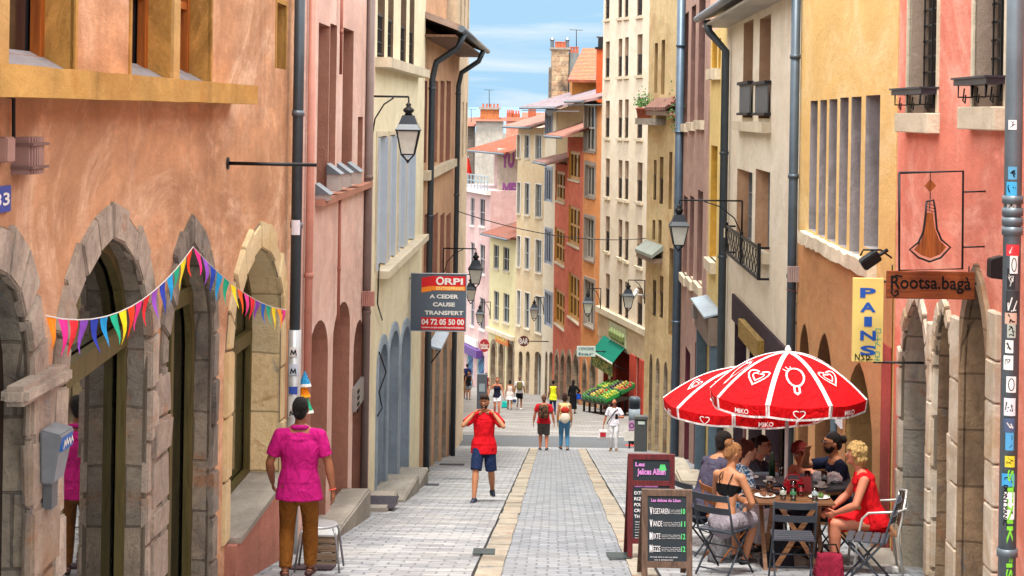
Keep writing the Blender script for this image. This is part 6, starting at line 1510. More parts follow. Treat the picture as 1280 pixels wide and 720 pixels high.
for i, s_ in enumerate(('VEGETARIEN', 'VIANDE', 'MIXTE', 'MEZZE')):
    z = H*(.74-.135*i)
    text(b, s_[0], None, None, None, .026, .068, fn=lambda a, c, l: fp(.075+a, z-.008+c, .024+l), bold=.04)
    text(b, s_[1:], None, None, None, .017*(len(s_)-1), .05, fn=lambda a, c, l: fp(.108+a, z+c, .024+l), bold=.0)
    x2 = .12+.017*(len(s_)-1)
    for j in range(3): text(b, 'houmous, taboule, falafel'[j*2:j*2+18], None, None, None, max(.04, W-.11-x2), .009, fn=lambda a, c, l: fp(x2+a, z+.032-.015*j+c, .024+l))
text(b, 'formule midi et soir, sur place', None, None, None, W-.22, .016, fn=lambda a, c, l: fp(.08+a, H*.265+c, .024+l))
text(b, 'ou a emporter', None, None, None, W-.3, .014, fn=lambda a, c, l: fp(.12+a, H*.235+c, .024+l)); obj('white_lettering', b, M_chk, t)
b = NB()
for i, s_ in enumerate(('10', '11', '12', '12')):
    z = H*(.74-.135*i); text(b, s_, None, None, None, .038, .05, fn=lambda a, c, l: fp(W-.105+a, z+c, .024+l), bold=.02)
obj('green_lettering', b, M_grn, t)
# ================= parasols
def parasol(label, cx, Y, apex_py, rim_py, rad, zrot, poleR=.02, group='red and white ice cream parasols'):
    A = P(cx, apex_py, Y); zr = P(cx, rim_py, Y).z; base = Vector((A.x, Y, gz(Y)))
    t = thing('parasol', label, 'parasol', base, world=True, group=group)
    h = A.z-zr; n = 8
    def sp_(a, f, lift=0.0):                              # f: 0 apex .. 1 rim ; a in panel units
        k = math.floor(a); fr_ = a-k
        def rp_(kk): an = zrot+2*math.pi*kk/n; return Vector((math.cos(an), math.sin(an), 0))
        d = rp_(k).lerp(rp_(k+1), fr_)
        zz = -h*(f**1.95) - .03*math.sin(math.pi*fr_)*f
        p_ = A + d*rad*f + Vector((0, 0, zz)); return p_ + (d.normalized()*.6+Vector((0, 0, 1))).normalized()*lift
    red = cloth('#e01018', .95, 'parasol_red'); wht = cloth('#f3ecec', .95, 'parasol_white')
    b = NB(); m = 10; u = 6
    for k in range(n):
        gr = [[b.verts.new(sp_(k+i/u*.9999, j/m)) for j in range(1, m+1)] for i in range(u+1)]; top = b.verts.new(A)
        for i in range(u):
            b.faces.new((top, gr[i][0], gr[i+1][0]))
            for j in range(m-1): b.faces.new((gr[i][j], gr[i][j+1], gr[i+1][j+1], gr[i+1][j]))
    bmesh.ops.remove_doubles(b, verts=b.verts, dist=1e-4); obj('canopy', b, red, t, smooth=True)
    b = NB(); hv = .13
    for k in range(n):
        g2 = []
        for i in range(u+1):
            p_ = sp_(k+i/u*.9999, 1); o = (p_-A); o.z = 0; o.normalize(); g2.append((b.verts.new(p_), b.verts.new(p_+Vector((0, 0, -hv))-o*.02)))
        for i in range(u): b.faces.new((g2[i][0], g2[i][1], g2[i+1][1], g2[i+1][0]))
    obj('valance', b, red, t)
    b = NB()                                              # white seams and hem
    for k in range(n):
        for sgn in (0, 1):
            for j in range(m):
                f0, f1 = max(j/m, .03), (j+1)/m; wa = lambda f: min(.45, .028/max(rad*f*2*math.pi/n, .01))
                a0 = (lambda f: k+wa(f)) if sgn == 0 else (lambda f: k+1-wa(f)-1e-4); e0 = k+1e-4 if sgn == 0 else k+1-2e-4
                quad(b, [sp_(e0, f0, .006), sp_(e0, f1, .006), sp_(a0(f1), f1, .006), sp_(a0(f0), f0, .006)])
        for i in range(u):
            pts = []
            for ii in (i, i+1):
                p_ = sp_(k+ii/u*.9999, 1); o = (p_-A); o.z = 0; o.normalize(); pts.append((p_+Vector((0, 0, -hv+.022))-o*.012, p_+Vector((0, 0, -hv))-o*.014))
            quad(b, [pts[0][0], pts[0][1], pts[1][1], pts[1][0]])
            # small white edge ties
        for e_ in (k+.004, k+1-.004):
            p_ = sp_(e_, 1); d_ = (sp_(k+.5, 1)-p_).normalized()*.02; 
            o = (p_-A); o.z = 0; o.normalize(); 
            s1 = d_
            quad(b, [p_+o*.006, p_+o*.006+s1, p_+s1+Vector((0, 0, -hv))-o*.012, p_+Vector((0, 0, -hv))-o*.012])
    obj('white_trim', b, wht, t)
    b = NB()
    for k in range(n):
        wp = rad*.76*.85                                  # panel width scale at f
        def fn(x, z, l, k=k, fc=.66): f = fc - z/(rad*1.12); return sp_(k+.5+x/(rad*f*.8), f, .008+l*.5)
        heart = lambda s_, r0: [(s_*.5*r0*(math.sin(t_)**3)*1.25, s_*.42*r0*(math.cos(t_)-.38*math.cos(2*t_)-.14*math.cos(3*t_))) for t_ in [2*math.pi*q_/22 for q_ in range(2, 21)]]
        if k % 2 == 0:
            strokes(b, [heart(.21, 1.0)], None, None, None, None, .017, .003, fn=fn); strokes(b, [heart(.11, 1.0)], None, None, None, None, .014, .003, fn=fn)
            def fv(x, z, l, k=k):
                p_ = sp_(k+.5-x*-1/(rad*.765)*1.0, 1); o = (p_-A); o.z = 0; o.normalize(); return p_+Vector((0, 0, z-hv*.72))+o*(.004+l*.5)
            text(b, 'MIKO', None, None, None, .17, .05, fn=lambda x, z, l: fv((x-.085), z, l), bold=.02)
        else:
            pop = [(.092*math.cos(t_)*(1.0), .03+.125*math.sin(t_)) for t_ in [math.pi*2*q_/18 for q_ in range(19)]]
            stick = [(-.026, -.085), (-.026, -.16), (0, -.18), (.026, -.16), (.026, -.085)]
            strokes(b, [pop, stick], None, None, None, None, .02, .003, fn=fn); strokes(b, [[(-.06, .14), (-.085, .17)], [(-.09, .11), (-.12, .13)], [(-.03, .15), (-.035, .185)]], None, None, None, None, .01, .003, fn=fn)
            def fv(x, z, l, k=k):
                p_ = sp_(k+.5+x/(rad*.765), 1); o = (p_-A); o.z = 0; o.normalize(); return p_+Vector((0, 0, z-hv*.45))+o*(.004+l*.5)
            strokes(b, [[(x*.42, z*.42) for x, z in heart(.24, .95)]], None, None, None, None, .01, .003, fn=fv)
    obj('logo_print', b, wht, t)
    b = NB(); tube(b, [base+Vector((0, 0, .05)), A+Vector((0, 0, .02))], poleR, 10); obj('pole', b, paint('#d9d4d2', .9, .4), t)
    b = NB(); lathe(b, A, [(.03, 0), (.035, .03), (.012, .07)], 10); obj('finial', b, M_white, t)
    b = NB()
    for k in range(n): tube(b, [A+Vector((0, 0, -.42)), sp_(k+.001, .55, -.03)], .006, 5); tube(b, [sp_(k+.001, .05, -.02), sp_(k+.001, .5, -.012), sp_(k+.001, .98, -.012)], .006, 5)
    obj('ribs', b, M_white, t)
    b = NB(); lathe(b, base, [(.24, 0), (.24, .05), (.05, .07), (.03, .3)], 16); obj('foot', b, m_conc, t)
    return t
parasol('red and white parasol in front, its pole rising through the terrace tables', 985, 18.55, 440, 492, .84, R(202.5), group='red and white ice cream parasols')
parasol('red and white parasol behind and left of the front one', 932, 20.6, 459, 503, .97, R(255))
# ================= tables and chairs
m_tw = wood('#8a5f3e', '#5a3a24', .85, axis='x'); m_chg = paint('#3d444e', .85, .5, .1, .3)
def chair(label, m, group='folding slatted chairs on the terrace', wooden=False):
    t = thing('folding_chair', label, 'chair', (0, 0, 0), 0, group)
    for s_ in (-1, 1):
        b = NB(); tube(b, [(s_*.2, .24, 0), (s_*.2, -.16, .46), (s_*.2, -.2, .6), (s_*.2, -.27, .84)], .011, 6); obj('leg', b, m, t)
        b = NB(); tube(b, [(s_*.175, -.24, 0), (s_*.175, .17, .44)], .011, 6); obj('leg', b, m, t)
    b = NB()
    for k in range(5): box(b, (-.2, -.19+.08*k, .447), (.2, -.125+.08*k, .462))
    obj('seat', b, m, t)
    for (z, y) in ((.64, -.215), (.77, -.252)):
        b = NB(); v = []
        for k in range(7): x = -.2+.4*k/6; v.append((x, y-.035*(1-(x/.2)**2), z))
        for k in range(6):
            a_, c_ = Vector(v[k]), Vector(v[k+1]); obox(b, a_, c_-a_, (0, -.012, 0), (0, -.015, .065))
        obj('back_slat', b, m, t)
    b = NB(); tube(b, [(-.2, .14, .115), (.2, .14, .115)], .008, 6); tube(b, [(-.175, -.17, .075), (.175, -.17, .075)], .008, 6); tube(b, [(-.2, 0, .275), (.2, 0, .275)], .007, 6); obj('rung', b, m, t)
    return t
def dup(root, loc, rz, label):
    r = root.copy(); COL.objects.link(r); r.location = loc; r.rotation_euler = (0, 0, rz); r['label'] = label
    for ch in list(root.children):
        c = ch.copy(); COL.objects.link(c); c.parent = r
        for g_ in ch.children:
            d = g_.copy(); COL.objects.link(d); d.parent = c
    return r
ch0 = chair('empty slate grey folding chair in front of the terrace table, its back to the camera', m_chg)
ch0.location = (P(990, 700, 16.95).x, 16.95, gz(16.95)-.03); ch0.rotation_euler = (0, 0, R(-4))
dup(ch0, (P(1083, 700, 16.8).x, 16.75, gz(16.75)-.02), R(74), 'empty slate grey folding chair at the far right by the salmon wall')
SEATS = {}
def seat(key, px, Y, rz, lab, wood_=False):
    x = P(px, 640, Y).x; SEATS[key] = (x, Y, gz(Y), R(rz)); 
    if lab: return dup(ch0 if not wood_ else chw, (x, Y, gz(Y)-.0), R(rz), lab)
m_chw = wood('#b06a2c', '#7a4418', .85)
chw = chair('orange brown wooden folding chair under the woman in the patterned blouse', m_chw)
x = P(913, 640, 18.7).x; chw.location = (x, 18.7, gz(18.7)); chw.rotation_euler = (0, 0, R(-72)); SEATS['blouse'] = (x, 18.7, gz(18.7), R(-72))
seat('back', 905, 17.45, -38, 'slate folding chair under the woman with the bare tanned back')
seat('hood', 877, 19.5, -62, 'slate folding chair under the man in the grey hooded top')
seat('glass', 930, 20.3, -105, 'slate folding chair under the dark haired woman with glasses')
seat('redhair', 1012, 20.1, 130, 'slate folding chair under the red haired woman facing the camera')
seat('navy', 1052, 19.4, 100, 'slate folding chair under the bearded man with a bun')
SEATS['blond'] = (P(1094, 640, 17.75).x, 17.75, gz(17.75), R(85))
# aluminium armchair
x, y, z, a = SEATS['blond']
t = thing('armchair', 'pale metal tube armchair with woven back under the woman in the red dress', 'chair', (0, 0, 0), 0)
ma = metal('#c4c2bc', .9, .3)
for s_ in (-1, 1):
    b = NB(); tube(b, [(s_*.25, .24, 0), (s_*.26, .2, .4), (s_*.27, .16, .6), (s_*.27, .1, .66), (s_*.27, -.18, .68), (s_*.24, -.27, .7)], .013, 7); obj('front_leg', b, ma, t)
    b = NB(); tube(b, [(s_*.24, -.26, 0), (s_*.23, -.2, .42), (s_*.22, -.27, .8)], .013, 7); obj('rear_leg', b, ma, t)
b = NB(); tube(b, [(-.22, -.27, .8), (0, -.31, .84), (.22, -.27, .8)], .013, 7); tube(b, [(-.24, -.27, .7), (0, -.32, .71), (.24, -.27, .7)], .013, 7); obj('top_rail', b, ma, t)
b = NB(); box(b, (-.23, -.2, .42), (.23, .22, .44)); obj('seat', b, m_tw, t)
b = NB()
for k in range(7): xx = -.19+.38*k/6; obox(b, (xx-.02, -.225-.02*(1-(xx/.2)**2), .47), (.045, 0, 0), (0, .008, 0), (0, -.06, .33))
obj('woven_back', b, wood('#5a3c2a', '#2f1e14', .8), t)
t.location = (x, y, z); t.rotation_euler = (0, 0, a)
# front slatted table
def table(label, cx, Y, w_, d_, zt=.74):
    c = Vector((P(cx, 620, Y).x, Y, gz(Y))); t = thing('folding_table', label, 'table', c, world=True)
    b = NB(); n_ = 7
    for k in range(n_): box(b, c+Vector((-w_/2, -d_/2+d_*k/n_, zt-.02)), c+Vector((w_/2, -d_/2+d_*(k+1)/n_-.012, zt)))
    obj('tabletop', b, m_tw, t)
    for s_ in (-1, 1):
        b = NB(); obox(b, c+Vector((s_*(w_/2-.1)-.02, -d_/2+.03, -.05)), (.04, 0, 0), (0, .05, 0), (0, d_-.1, zt+.02)); obj('leg', b, m_tw, t)
        b = NB(); obox(b, c+Vector((s_*(w_/2-.15)-.02, d_/2-.08, -.08)), (.04, 0, 0), (0, .05, 0), (0, -(d_-.1), zt+.05)); obj('leg', b, m_tw, t)
    b = NB()
    obox(b, c+Vector((-w_/2+.12, -d_/2+.01, .02)), (.055, 0, 0), (0, .025, 0), (w_-.35, 0, zt-.06)); obox(b, c+Vector((w_/2-.15, -d_/2-.018, .02)), (.055, 0, 0), (0, .025, 0), (-(w_-.35), 0, zt-.06)); obj('cross_brace', b, m_tw, t)
    return t, c+Vector((0, 0, zt))
tt1, T1 = table('slatted brown wooden folding table in front, under the first parasol', 990, 18.05, .78, .62)
c = Vector((P(1020, 610, 19.0).x, 19.0, gz(19.0))); t = thing('round_table', 'round dark metal bistro table behind the slatted one', 'table', c, world=True)
b = NB(); lathe(b, c+Vector((0, 0, .83)), [(.42, 0), (.43, .012), (.42, .025)], 28); obj('tabletop', b, m_chg, t)
b = NB(); tube(b, [c+Vector((0, 0, .02)), c+Vector((0, 0, .83))], .025, 8); obj('column', b, m_chg, t)
for k in range(3):
    a = 2*math.pi*k/3+.4; b = NB(); tube(b, [c+Vector((0, 0, .25)), c+Vector((.28*math.cos(a), .28*math.sin(a), .0))], .015, 6); obj('leg', b, m_chg, t)
T2 = c+Vector((0, 0, .855))
c = Vector((P(960, 610, 19.55).x, 19.5, gz(19.5))); t = thing('round_table', 'second round dark bistro table under the rear parasol', 'table', c, world=True)
b = NB(); lathe(b, c+Vector((0, 0, .83)), [(.36, 0), (.37, .012), (.36, .025)], 28); obj('tabletop', b, m_chg, t)
b = NB(); tube(b, [c+Vector((0, 0, .02)), c+Vector((0, 0, .83))], .025, 8); obj('column', b, m_chg, t)
T3 = c+Vector((0, 0, .855))
# things on the tables
def onT(T, dx, dy): return T+Vector((dx, dy, .001))
tG = NT('clear_glass'); M_clear = tG.out((.9, .95, .95, 1), .02, None, .5); tG.b.inputs['Transmission Weight'].default_value = 1
def glass_(lab, q, c_, h=.13, r=.035):
    t = thing('drinking_glass', lab, 'glass', q, world=True); b = NB(); lathe(b, q, [(r*.8, 0), (r, h), (r*.9, h), (r*.72, .012)], 12); obj('glass_wall', b, M_clear, t)
    b = NB(); lathe(b, q+Vector((0, 0, .008)), [(r*.7, 0), (r*.84, h*.6)], 12); obj('drink', b, paint(c_, .9, .2), t)
glass_('short glass with a pale drink at the front left of the slatted table', onT(T1, -.12, -.18), '#d8d8c8'); glass_('glass with green mint drink at the front of the slatted table', onT(T1, -.02, -.2), '#4a8a5a')
glass_('tall glass of red syrup at the middle of the slatted table', onT(T1, .02, .05), '#d0203a', .15); glass_('glass of red drink next to the tall one', onT(T1, .09, .0), '#c01c30', .12); glass_('clear water glass near the bearded man', onT(T2, .05, -.2), '#bcd0d8', .15)
t = thing('red_basket', 'bright red cafe basket standing among the glasses', 'basket', onT(T1, .04, .18), world=True)
q = onT(T1, .04, .18); b = NB(); box(b, q+Vector((-.1, -.06, 0)), q+Vector((.1, .06, .13))); bmesh.ops.bevel(b, geom=b.edges[:], offset=.02, segments=2, affect='EDGES'); obj('basket', b, paint('#c4162a', .9, .3), t)
b = NB(); tube(b, [q+Vector((-.09, 0, .12)), q+Vector((-.05, 0, .19)), q+Vector((.05, 0, .19)), q+Vector((.09, 0, .12))], .008, 6); obj('handle', b, paint('#c4162a', .9, .3), t)
def cup(lab, q):
    t = thing('coffee_cup', lab, 'cup', q, world=True); b = NB(); lathe(b, q+Vector((0, 0, .008)), [(.025, 0), (.042, .05), (.038, .05), (.022, .01)], 14); obj('cup', b, M_white, t)
    b = NB(); lathe(b, q, [(.04, 0), (.075, .01), (.07, .012)], 18); obj('saucer', b, M_white, t)
    b = NB(); tube(b, [q+Vector((.04, 0, .045)), q+Vector((.062, 0, .035)), q+Vector((.035, 0, .02))], .005, 5); obj('handle', b, M_white, t)
cup('white coffee cup on saucer on the round table by the napkins', onT(T2, .0, -.3)); cup('white coffee cup on saucer near the woman with glasses', onT(T3, -.02, -.2))
for k, (T_, dx, dy, lab) in enumerate(((T2, .1, -.08, 'crumpled white paper napkin heap on the round table'), (T2, .19, -.05, 'small white crumpled napkin at the right of the heap'), (T2, .02, .0, 'white sugar packet pile left of the napkin heap'))):
    q = onT(T_, dx, dy); b = NB(); bmesh.ops.create_icosphere(b, subdivisions=3, radius=.06)
    for v in b.verts: v.co += v.co.normalized()*noise.noise(v.co*30+Vector((k*7, 0, 0)))*.04; v.co.z = max(v.co.z+.05, 0)
    bmesh.ops.translate(b, verts=b.verts, vec=q); tag(obj('napkin', b, cloth('#f1eff0', .95)), lab, 'napkin')
def plate(lab, q, food=None, r=.11):
    t = thing('plate', lab, 'plate', q, world=True); b = NB(); lathe(b, q, [(r*.6, 0), (r, .014), (r*.97, .018), (r*.6, .006)], 22); obj('dish', b, M_white, t)
    if food:
        b = NB()
        for k in range(14):
            m_ = bmesh.ops.create_icosphere(b, subdivisions=1, radius=rnd.uniform(.012, .022)); bmesh.ops.translate(b, verts=m_['verts'], vec=q+Vector((rnd.gauss(0, r*.25), rnd.gauss(0, r*.25), .02+rnd.uniform(0, .015))))
        o = obj('food', b, [paint(food, .8, .6)], t, smooth=True); o['kind'] = 'stuff'
plate('white plate with brown leftovers in front of the tanned woman', onT(T1, -.28, -.02), '#7a4a2a'); plate('white plate with salad at the right of the slatted table', onT(T1, .27, -.05), '#5a7a34')
plate('small white plate in front of the man in the hooded top', onT(T3, -.2, .02), '#b08a50', .09); plate('small empty white plate by the bearded man', onT(T2, .2, .12), None, .09)
glass_('half full water glass near the woman in the red dress', onT(T1, .2, -.2), '#c8d4d8'); glass_('amber tea glass beside the woman in the blouse', onT(T1, -.2, .2), '#a8602a', .11); glass_('tall iced red drink on the round table', onT(T2, -.14, -.26), '#b01c30', .16); glass_('cola glass beside the woman with glasses', onT(T3, .12, -.1), '#2a1410', .14)
t = thing('bottle', 'dark green bottle standing on the rear bistro table', 'bottle', onT(T3, .05, .1), world=True); b = NB(); lathe(b, onT(T3, .05, .1), [(.035, 0), (.037, .16), (.014, .21), (.013, .27)], 12); obj('glass_body', b, paint('#1c3a24', .8, .1), t)
t = thing('menu_card', 'folded red menu card standing on the slatted table', 'menu', onT(T1, .14, .22), world=True); b = NB(); q = onT(T1, .14, .24); obox(b, q, (.1, 0, 0), (0, .004, 0), (0, .03, .15)); obox(b, q+Vector((0, .07, 0)), (.1, 0, 0), (0, .004, 0), (0, -.035, .15)); obj('card', b, paint('#a8282c', .9), t)
q = onT(T1, -.2, .05); b = NB(); obox(b, q, (.12, .03, 0), (-.03, .09, 0), (0, 0, .025)); tag(obj('wallet', b, paint('#1c1c22', .9, .5)), 'black wallet lying on the left of the slatted table', 'wallet')
# bags under the chairs
def bag(lab, px, py, Y, w_, h_, d_, c_, name='handbag', strap=True, rz=0):
    q = Vector((P(px, py, Y).x, Y, gz(Y))); t = thing(name, lab, 'bag', q, world=True)
    b = NB(); bmesh.ops.create_cube(b, size=1); bmesh.ops.subdivide_edges(b, edges=b.edges[:], cuts=5, use_grid_fill=True)
    for v in b.verts:
        v.co.x *= w_*(1-.22*(v.co.z+.5)); v.co.y *= d_*(1-.5*(v.co.z+.5)); v.co.z = (v.co.z+.5)*h_
        v.co += Vector((noise.noise(v.co*12), noise.noise(v.co*12+Vector((5, 0, 0))), noise.noise(v.co*12+Vector((9, 0, 0)))*.5))*.02; v.co.z = max(0, v.co.z)
    bmesh.ops.rotate(b, verts=b.verts, cent=(0, 0, 0), matrix=Matrix.Rotation(R(rz), 3, 'Z'))
    bmesh.ops.translate(b, verts=b.verts, vec=q); obj('body', b, cloth(c_, .9), t, smooth=True)
    if strap: b = NB(); tube(b, [q+Vector((-w_*.3, 0, h_*.95)), q+Vector((-w_*.2, 0, h_*1.35)), q+Vector((w_*.2, 0, h_*1.35)), q+Vector((w_*.3, 0, h_*.95))], .009, 6); obj('strap', b, M_black, t)
bag('maroon handbag on the ground under the red dressed woman\'s armchair', 1037, 700, 17.2, .3, .24, .16, '#8a2038')
bag('black backpack on the ground under the slatted table', 972, 700, 18.2, .34, .34, .2, '#26252b', 'backpack')
bag('grey and white canvas bag beneath the chair of the woman in the blouse', 905, 700, 18.6, .3, .3, .18, '#6d6c70', 'canvas_bag', rz=30)
# pillar, bollard, litter bin
q = Vector((P(602, 530, 76).x, 76, gz(76))); t = thing('information_pillar', 'tall dark grey information pillar behind the man in the red shirt', 'pillar', q, world=True)
b = NB(); p1, p2 = signrect(595.5, 468, 609, 530, 76); box(b, (p1.x, 76, q.z-.1), (p2.x, 76.25, p2.z)); bmesh.ops.bevel(b, geom=b.edges[:], offset=.02, segments=2, affect='EDGES'); obj('body', b, paint('#50545c', .85, .4, 0, .15), t)
b = NB(); box(b, (p1.x+.09, 75.985, p2.z-.75), (p2.x-.09, 75.998, p2.z-.4)); obj('screen', b, paint('#8f9ca0', .8, .2), t)
q = Vector((P(792.5, 548, 60).x, 60, gz(60))); t = thing('ticket_pillar', 'rounded blue grey pillar standing behind the litter bin', 'pillar', q, world=True)
b = NB(); zt = P(792, 496, 60).z-q.z; lathe(b, q, [(.19, -.1), (.19, zt-.22), (.2, zt-.22), (.2, zt-.06), (.15, zt)], 20); obj('body', b, metal('#4c5864', .85, .5), t)
b = NB(); lathe(b, q+Vector((0, 0, zt-.9)), [(.192, 0), (.192, .5)], 20); obj('poster', b, paint('#8fa0ac', .85), t)
q = Vector((P(801, 557, 55).x, 55, gz(55))); t = thing('litter_bin', 'boxy dark grey litter bin with a bright slot, at the corner of the cross street', 'bin', q, world=True)
b = NB(); p1, p2 = signrect(793.5, 521, 809.5, 557, 55); box(b, (p1.x, 55, q.z-.05), (p2.x, 55.35, p2.z-.1)); bmesh.ops.bevel(b, geom=b.edges[:], offset=.02, segments=2, affect='EDGES'); obj('body', b, paint('#4d5152', .85, .5), t)
b = NB(); box(b, (p1.x-.02, 54.98, p2.z-.1), (p2.x+.02, 55.37, p2.z)); bmesh.ops.bevel(b, geom=b.edges[:], offset=.02, segments=2, affect='EDGES'); obj('lid', b, paint('#5d6162', .85, .5), t)
b = NB(); box(b, (p1.x+.09, 54.985, p2.z-.24), (p2.x-.09, 54.998, p2.z-.15)); obj('slot', b, paint('#cfe0d8', .85), t)
q = Vector((P(787, 545, 57.5).x, 57.5, gz(57.5))); t = thing('notice_panel', 'low white notice panel with a purple mark beside the litter bin', 'sign', q, world=True)
b = NB(); p1, p2 = signrect(780, 539, 793, 551, 57.5); box(b, (p1.x, 57.5, p1.z), (p2.x, 57.54, p2.z)); obj('panel', b, M_white, t)
b = NB(); p1, p2 = signrect(786, 526, 793, 538, 57.5); box(b, (p1.x, 57.5, p1.z), (p2.x, 57.54, p2.z)); obj('purple_panel', b, paint('#c8a0c8', .9), t)
b = NB(); cc = (p1+p2)/2; strokes(b, [[(.07*math.cos(k*.7), .07*math.sin(k*.7)) for k in range(10)]], (cc.x, 57.5, cc.z), (1, 0, 0), (0, 0, 1), (0, -1, 0), .03, .005); obj('mark', b, paint('#7a2a80', .9), t)
b = NB(); tube(b, [q+Vector((0, .03, 0)), Vector((q.x, 57.53, p2.z))], .03, 6); obj('post', b, M_iron, t)
b = NB(); q = GP(781, 557)
for k in range(3): quad(b, [q+Vector((.0+.1*k, 0, .02)), q+Vector((.14+.1*k, .1, .03)), q+Vector((.2+.1*k, -.3, .05)), q+Vector((.05+.08*k, -.35, .03))])
tag(obj('red_litter', b, cloth('#c8423a', .9)), 'scrap of red cloth lying on the paving near the litter bin', 'litter')
# fruit stand: sloping crates of produce under the green awning
def crate(lab, s0, s1, o0, o1, z0, z1, pc, gc='#1f8a3c'):
    """plastic crate resting on the sloping stand; o0 near wall (high), o1 street side (low)"""
    t = thing('produce_crate', lab, 'crate', R7.pt((s0+s1)/2, z0, o1), world=True, group='produce crates on the fruit stand')
    b = NB(); U = R7.u*(s1-s0); V_ = R7.pt(0, z1, o0)-R7.pt(0, z0, o1); O = R7.pt(s0, z0, o1); h = Vector((0, 0, .2)); w_ = .04
    for (a_, e1, e2) in ((O, U, V_.normalized()*w_), (O+V_-V_.normalized()*w_, U, V_.normalized()*w_), (O, U.normalized()*w_, V_), (O+U-U.normalized()*w_, U.normalized()*w_, V_)):
        obox(b, a_, e1, e2, h)
    obox(b, O, U, V_, (0, 0, .05)); obj('body', b, paint(gc, .85, .4), t)
    b = NB()
    for i in range(7):
        for j in range(5):
            c = O+U*((i+.7)/7.4)+V_*((j+.7)/5.4)+Vector((rnd.uniform(-.02, .02), rnd.uniform(-.02, .02), .17+rnd.uniform(0, .06)))
            m_ = bmesh.ops.create_icosphere(b, subdivisions=1, radius=.075*rnd.uniform(.6, 1.25)); bmesh.ops.translate(b, verts=m_['verts'], vec=c)
            k_ = rnd.randrange(len(pc))
            for f in {f for v in m_['verts'] for f in v.link_faces}: f.material_index = k_
    o = obj('produce', b, [paint(x, .6, .6) for x in pc], t, smooth=True); o['kind'] = 'stuff'
def S7(px): return R7.sz(px, 505)[0]
sA, sB = 1.7, 7.0
zg = lambda s_: gz(R7.pt(s_, 0).y)
kinds = [('yellow green bananas and limes', ['#d8d040', '#8ab838']), ('green lettuces', ['#4f9a34', '#78b84a']), ('orange and red peppers', ['#d8782c', '#c03a2c', '#6aa03a']), ('yellow melons', ['#d8c860', '#c8b048']), ('dark aubergines', ['#3a2038', '#54345a']), ('green courgettes', ['#3f7a34', '#6a9a4a'])]
for i, (lab, pc) in enumerate(kinds):
    s0 = sA+(sB-sA)*i/6+.04; s1 = sA+(sB-sA)*(i+1)/6-.04; z = zg(s0)
    crate('green crate of %s in the lower row of the fruit stand' % lab, s0, s1, 1.15, 1.85, z+.62, z+.95, pc)
    pc2 = kinds[(i+2) % 6][1]
    crate('green crate of %s in the upper row of the fruit stand' % kinds[(i+2) % 6][0], s0, s1, .4, 1.1, z+1.0, z+1.35, pc2, '#23703a')
t = thing('fruit_stand', 'dark sloping market stand carrying the produce crates under the green awning', 'stand', R7.pt(4.2, zg(4.2), 1), world=True)
b = NB(); z = zg(sA)
prism(b, [R7.pt(sA, z+.60, 1.87), R7.pt(sA, z+.52, 1.87), R7.pt(sA, z+.9, .35), R7.pt(sA, z+.97, 1.13), R7.pt(sA, z+.92, 1.14)], R7.u*(sB-sA)+Vector((0, 0, -.12*(sB-sA)))); fixn(b); obj('shelf', b, wood('#3a2c22', '#241a14', .8), t)
for k in range(5):
    s_ = sA+.1+(sB-sA-.3)*k/4; zz = zg(s_); b = NB(); R7.bar(b, s_, s_+.09, zz-.1, zz+.6, 1.7, 1.8); obj('leg', b, m_darkwood, t)
    b = NB(); R7.bar(b, s_, s_+.09, zz-.1, zz+.95, .5, .6); obj('leg', b, m_darkwood, t)
# ================= people: one continuous skin surface each; hair, clothes and shoes are their children
def seg(bm, p0, p1, r0, r1, side=None, flat=1.0, c0=1, c1=1, n=14):
    """tapered limb piece; side = wide axis, flat = thickness ratio; c0/c1 round the ends"""
    p0, p1 = Vector(p0), Vector(p1); d = p1-p0; Ln = max(d.length, 1e-4); d = d/Ln
    a, b_ = frame_of(d, side)
    prof = []
    if c0: prof += [(-r0*math.cos(t)*min(1, flat+.2)*c0, r0*math.sin(t)) for t in (.12, .5, .95, 1.3)]
    prof += [(0, r0), (Ln*.33, r0+(r1-r0)*.33), (Ln*.66, r0+(r1-r0)*.66), (Ln, r1)]
    if c1: prof += [(Ln+r1*math.cos(t)*min(1, flat+.2)*c1, r1*math.sin(t)) for t in (1.3, .95, .5, .12)]
    rings = [[bm.verts.new(p0+d*s+a*(r*math.cos(2*math.pi*k/n))+b_*(r*flat*math.sin(2*math.pi*k/n))) for k in range(n)] for s, r in prof]
    for q in range(len(rings)-1):
        for k in range(n): bm.faces.new((rings[q][k], rings[q][(k+1) % n], rings[q+1][(k+1) % n], rings[q+1][k]))
    bm.faces.new(rings[0][::-1]); bm.faces.new(rings[-1])
def ell(bm, c, rx, ry, rz, f=Vector((0, 1, 0)), up=Vector((0, 0, 1)), sub=3):
    f = Vector(f).normalized(); u = (Vector(up)-f*Vector(up).dot(f)).normalized(); s = f.cross(u)
    m = bmesh.ops.create_icosphere(bm, subdivisions=sub, radius=1)
    for v in m['verts']: v.co = Vector(c)+s*(v.co.x*rx)+f*(v.co.y*ry)+u*(v.co.z*rz)
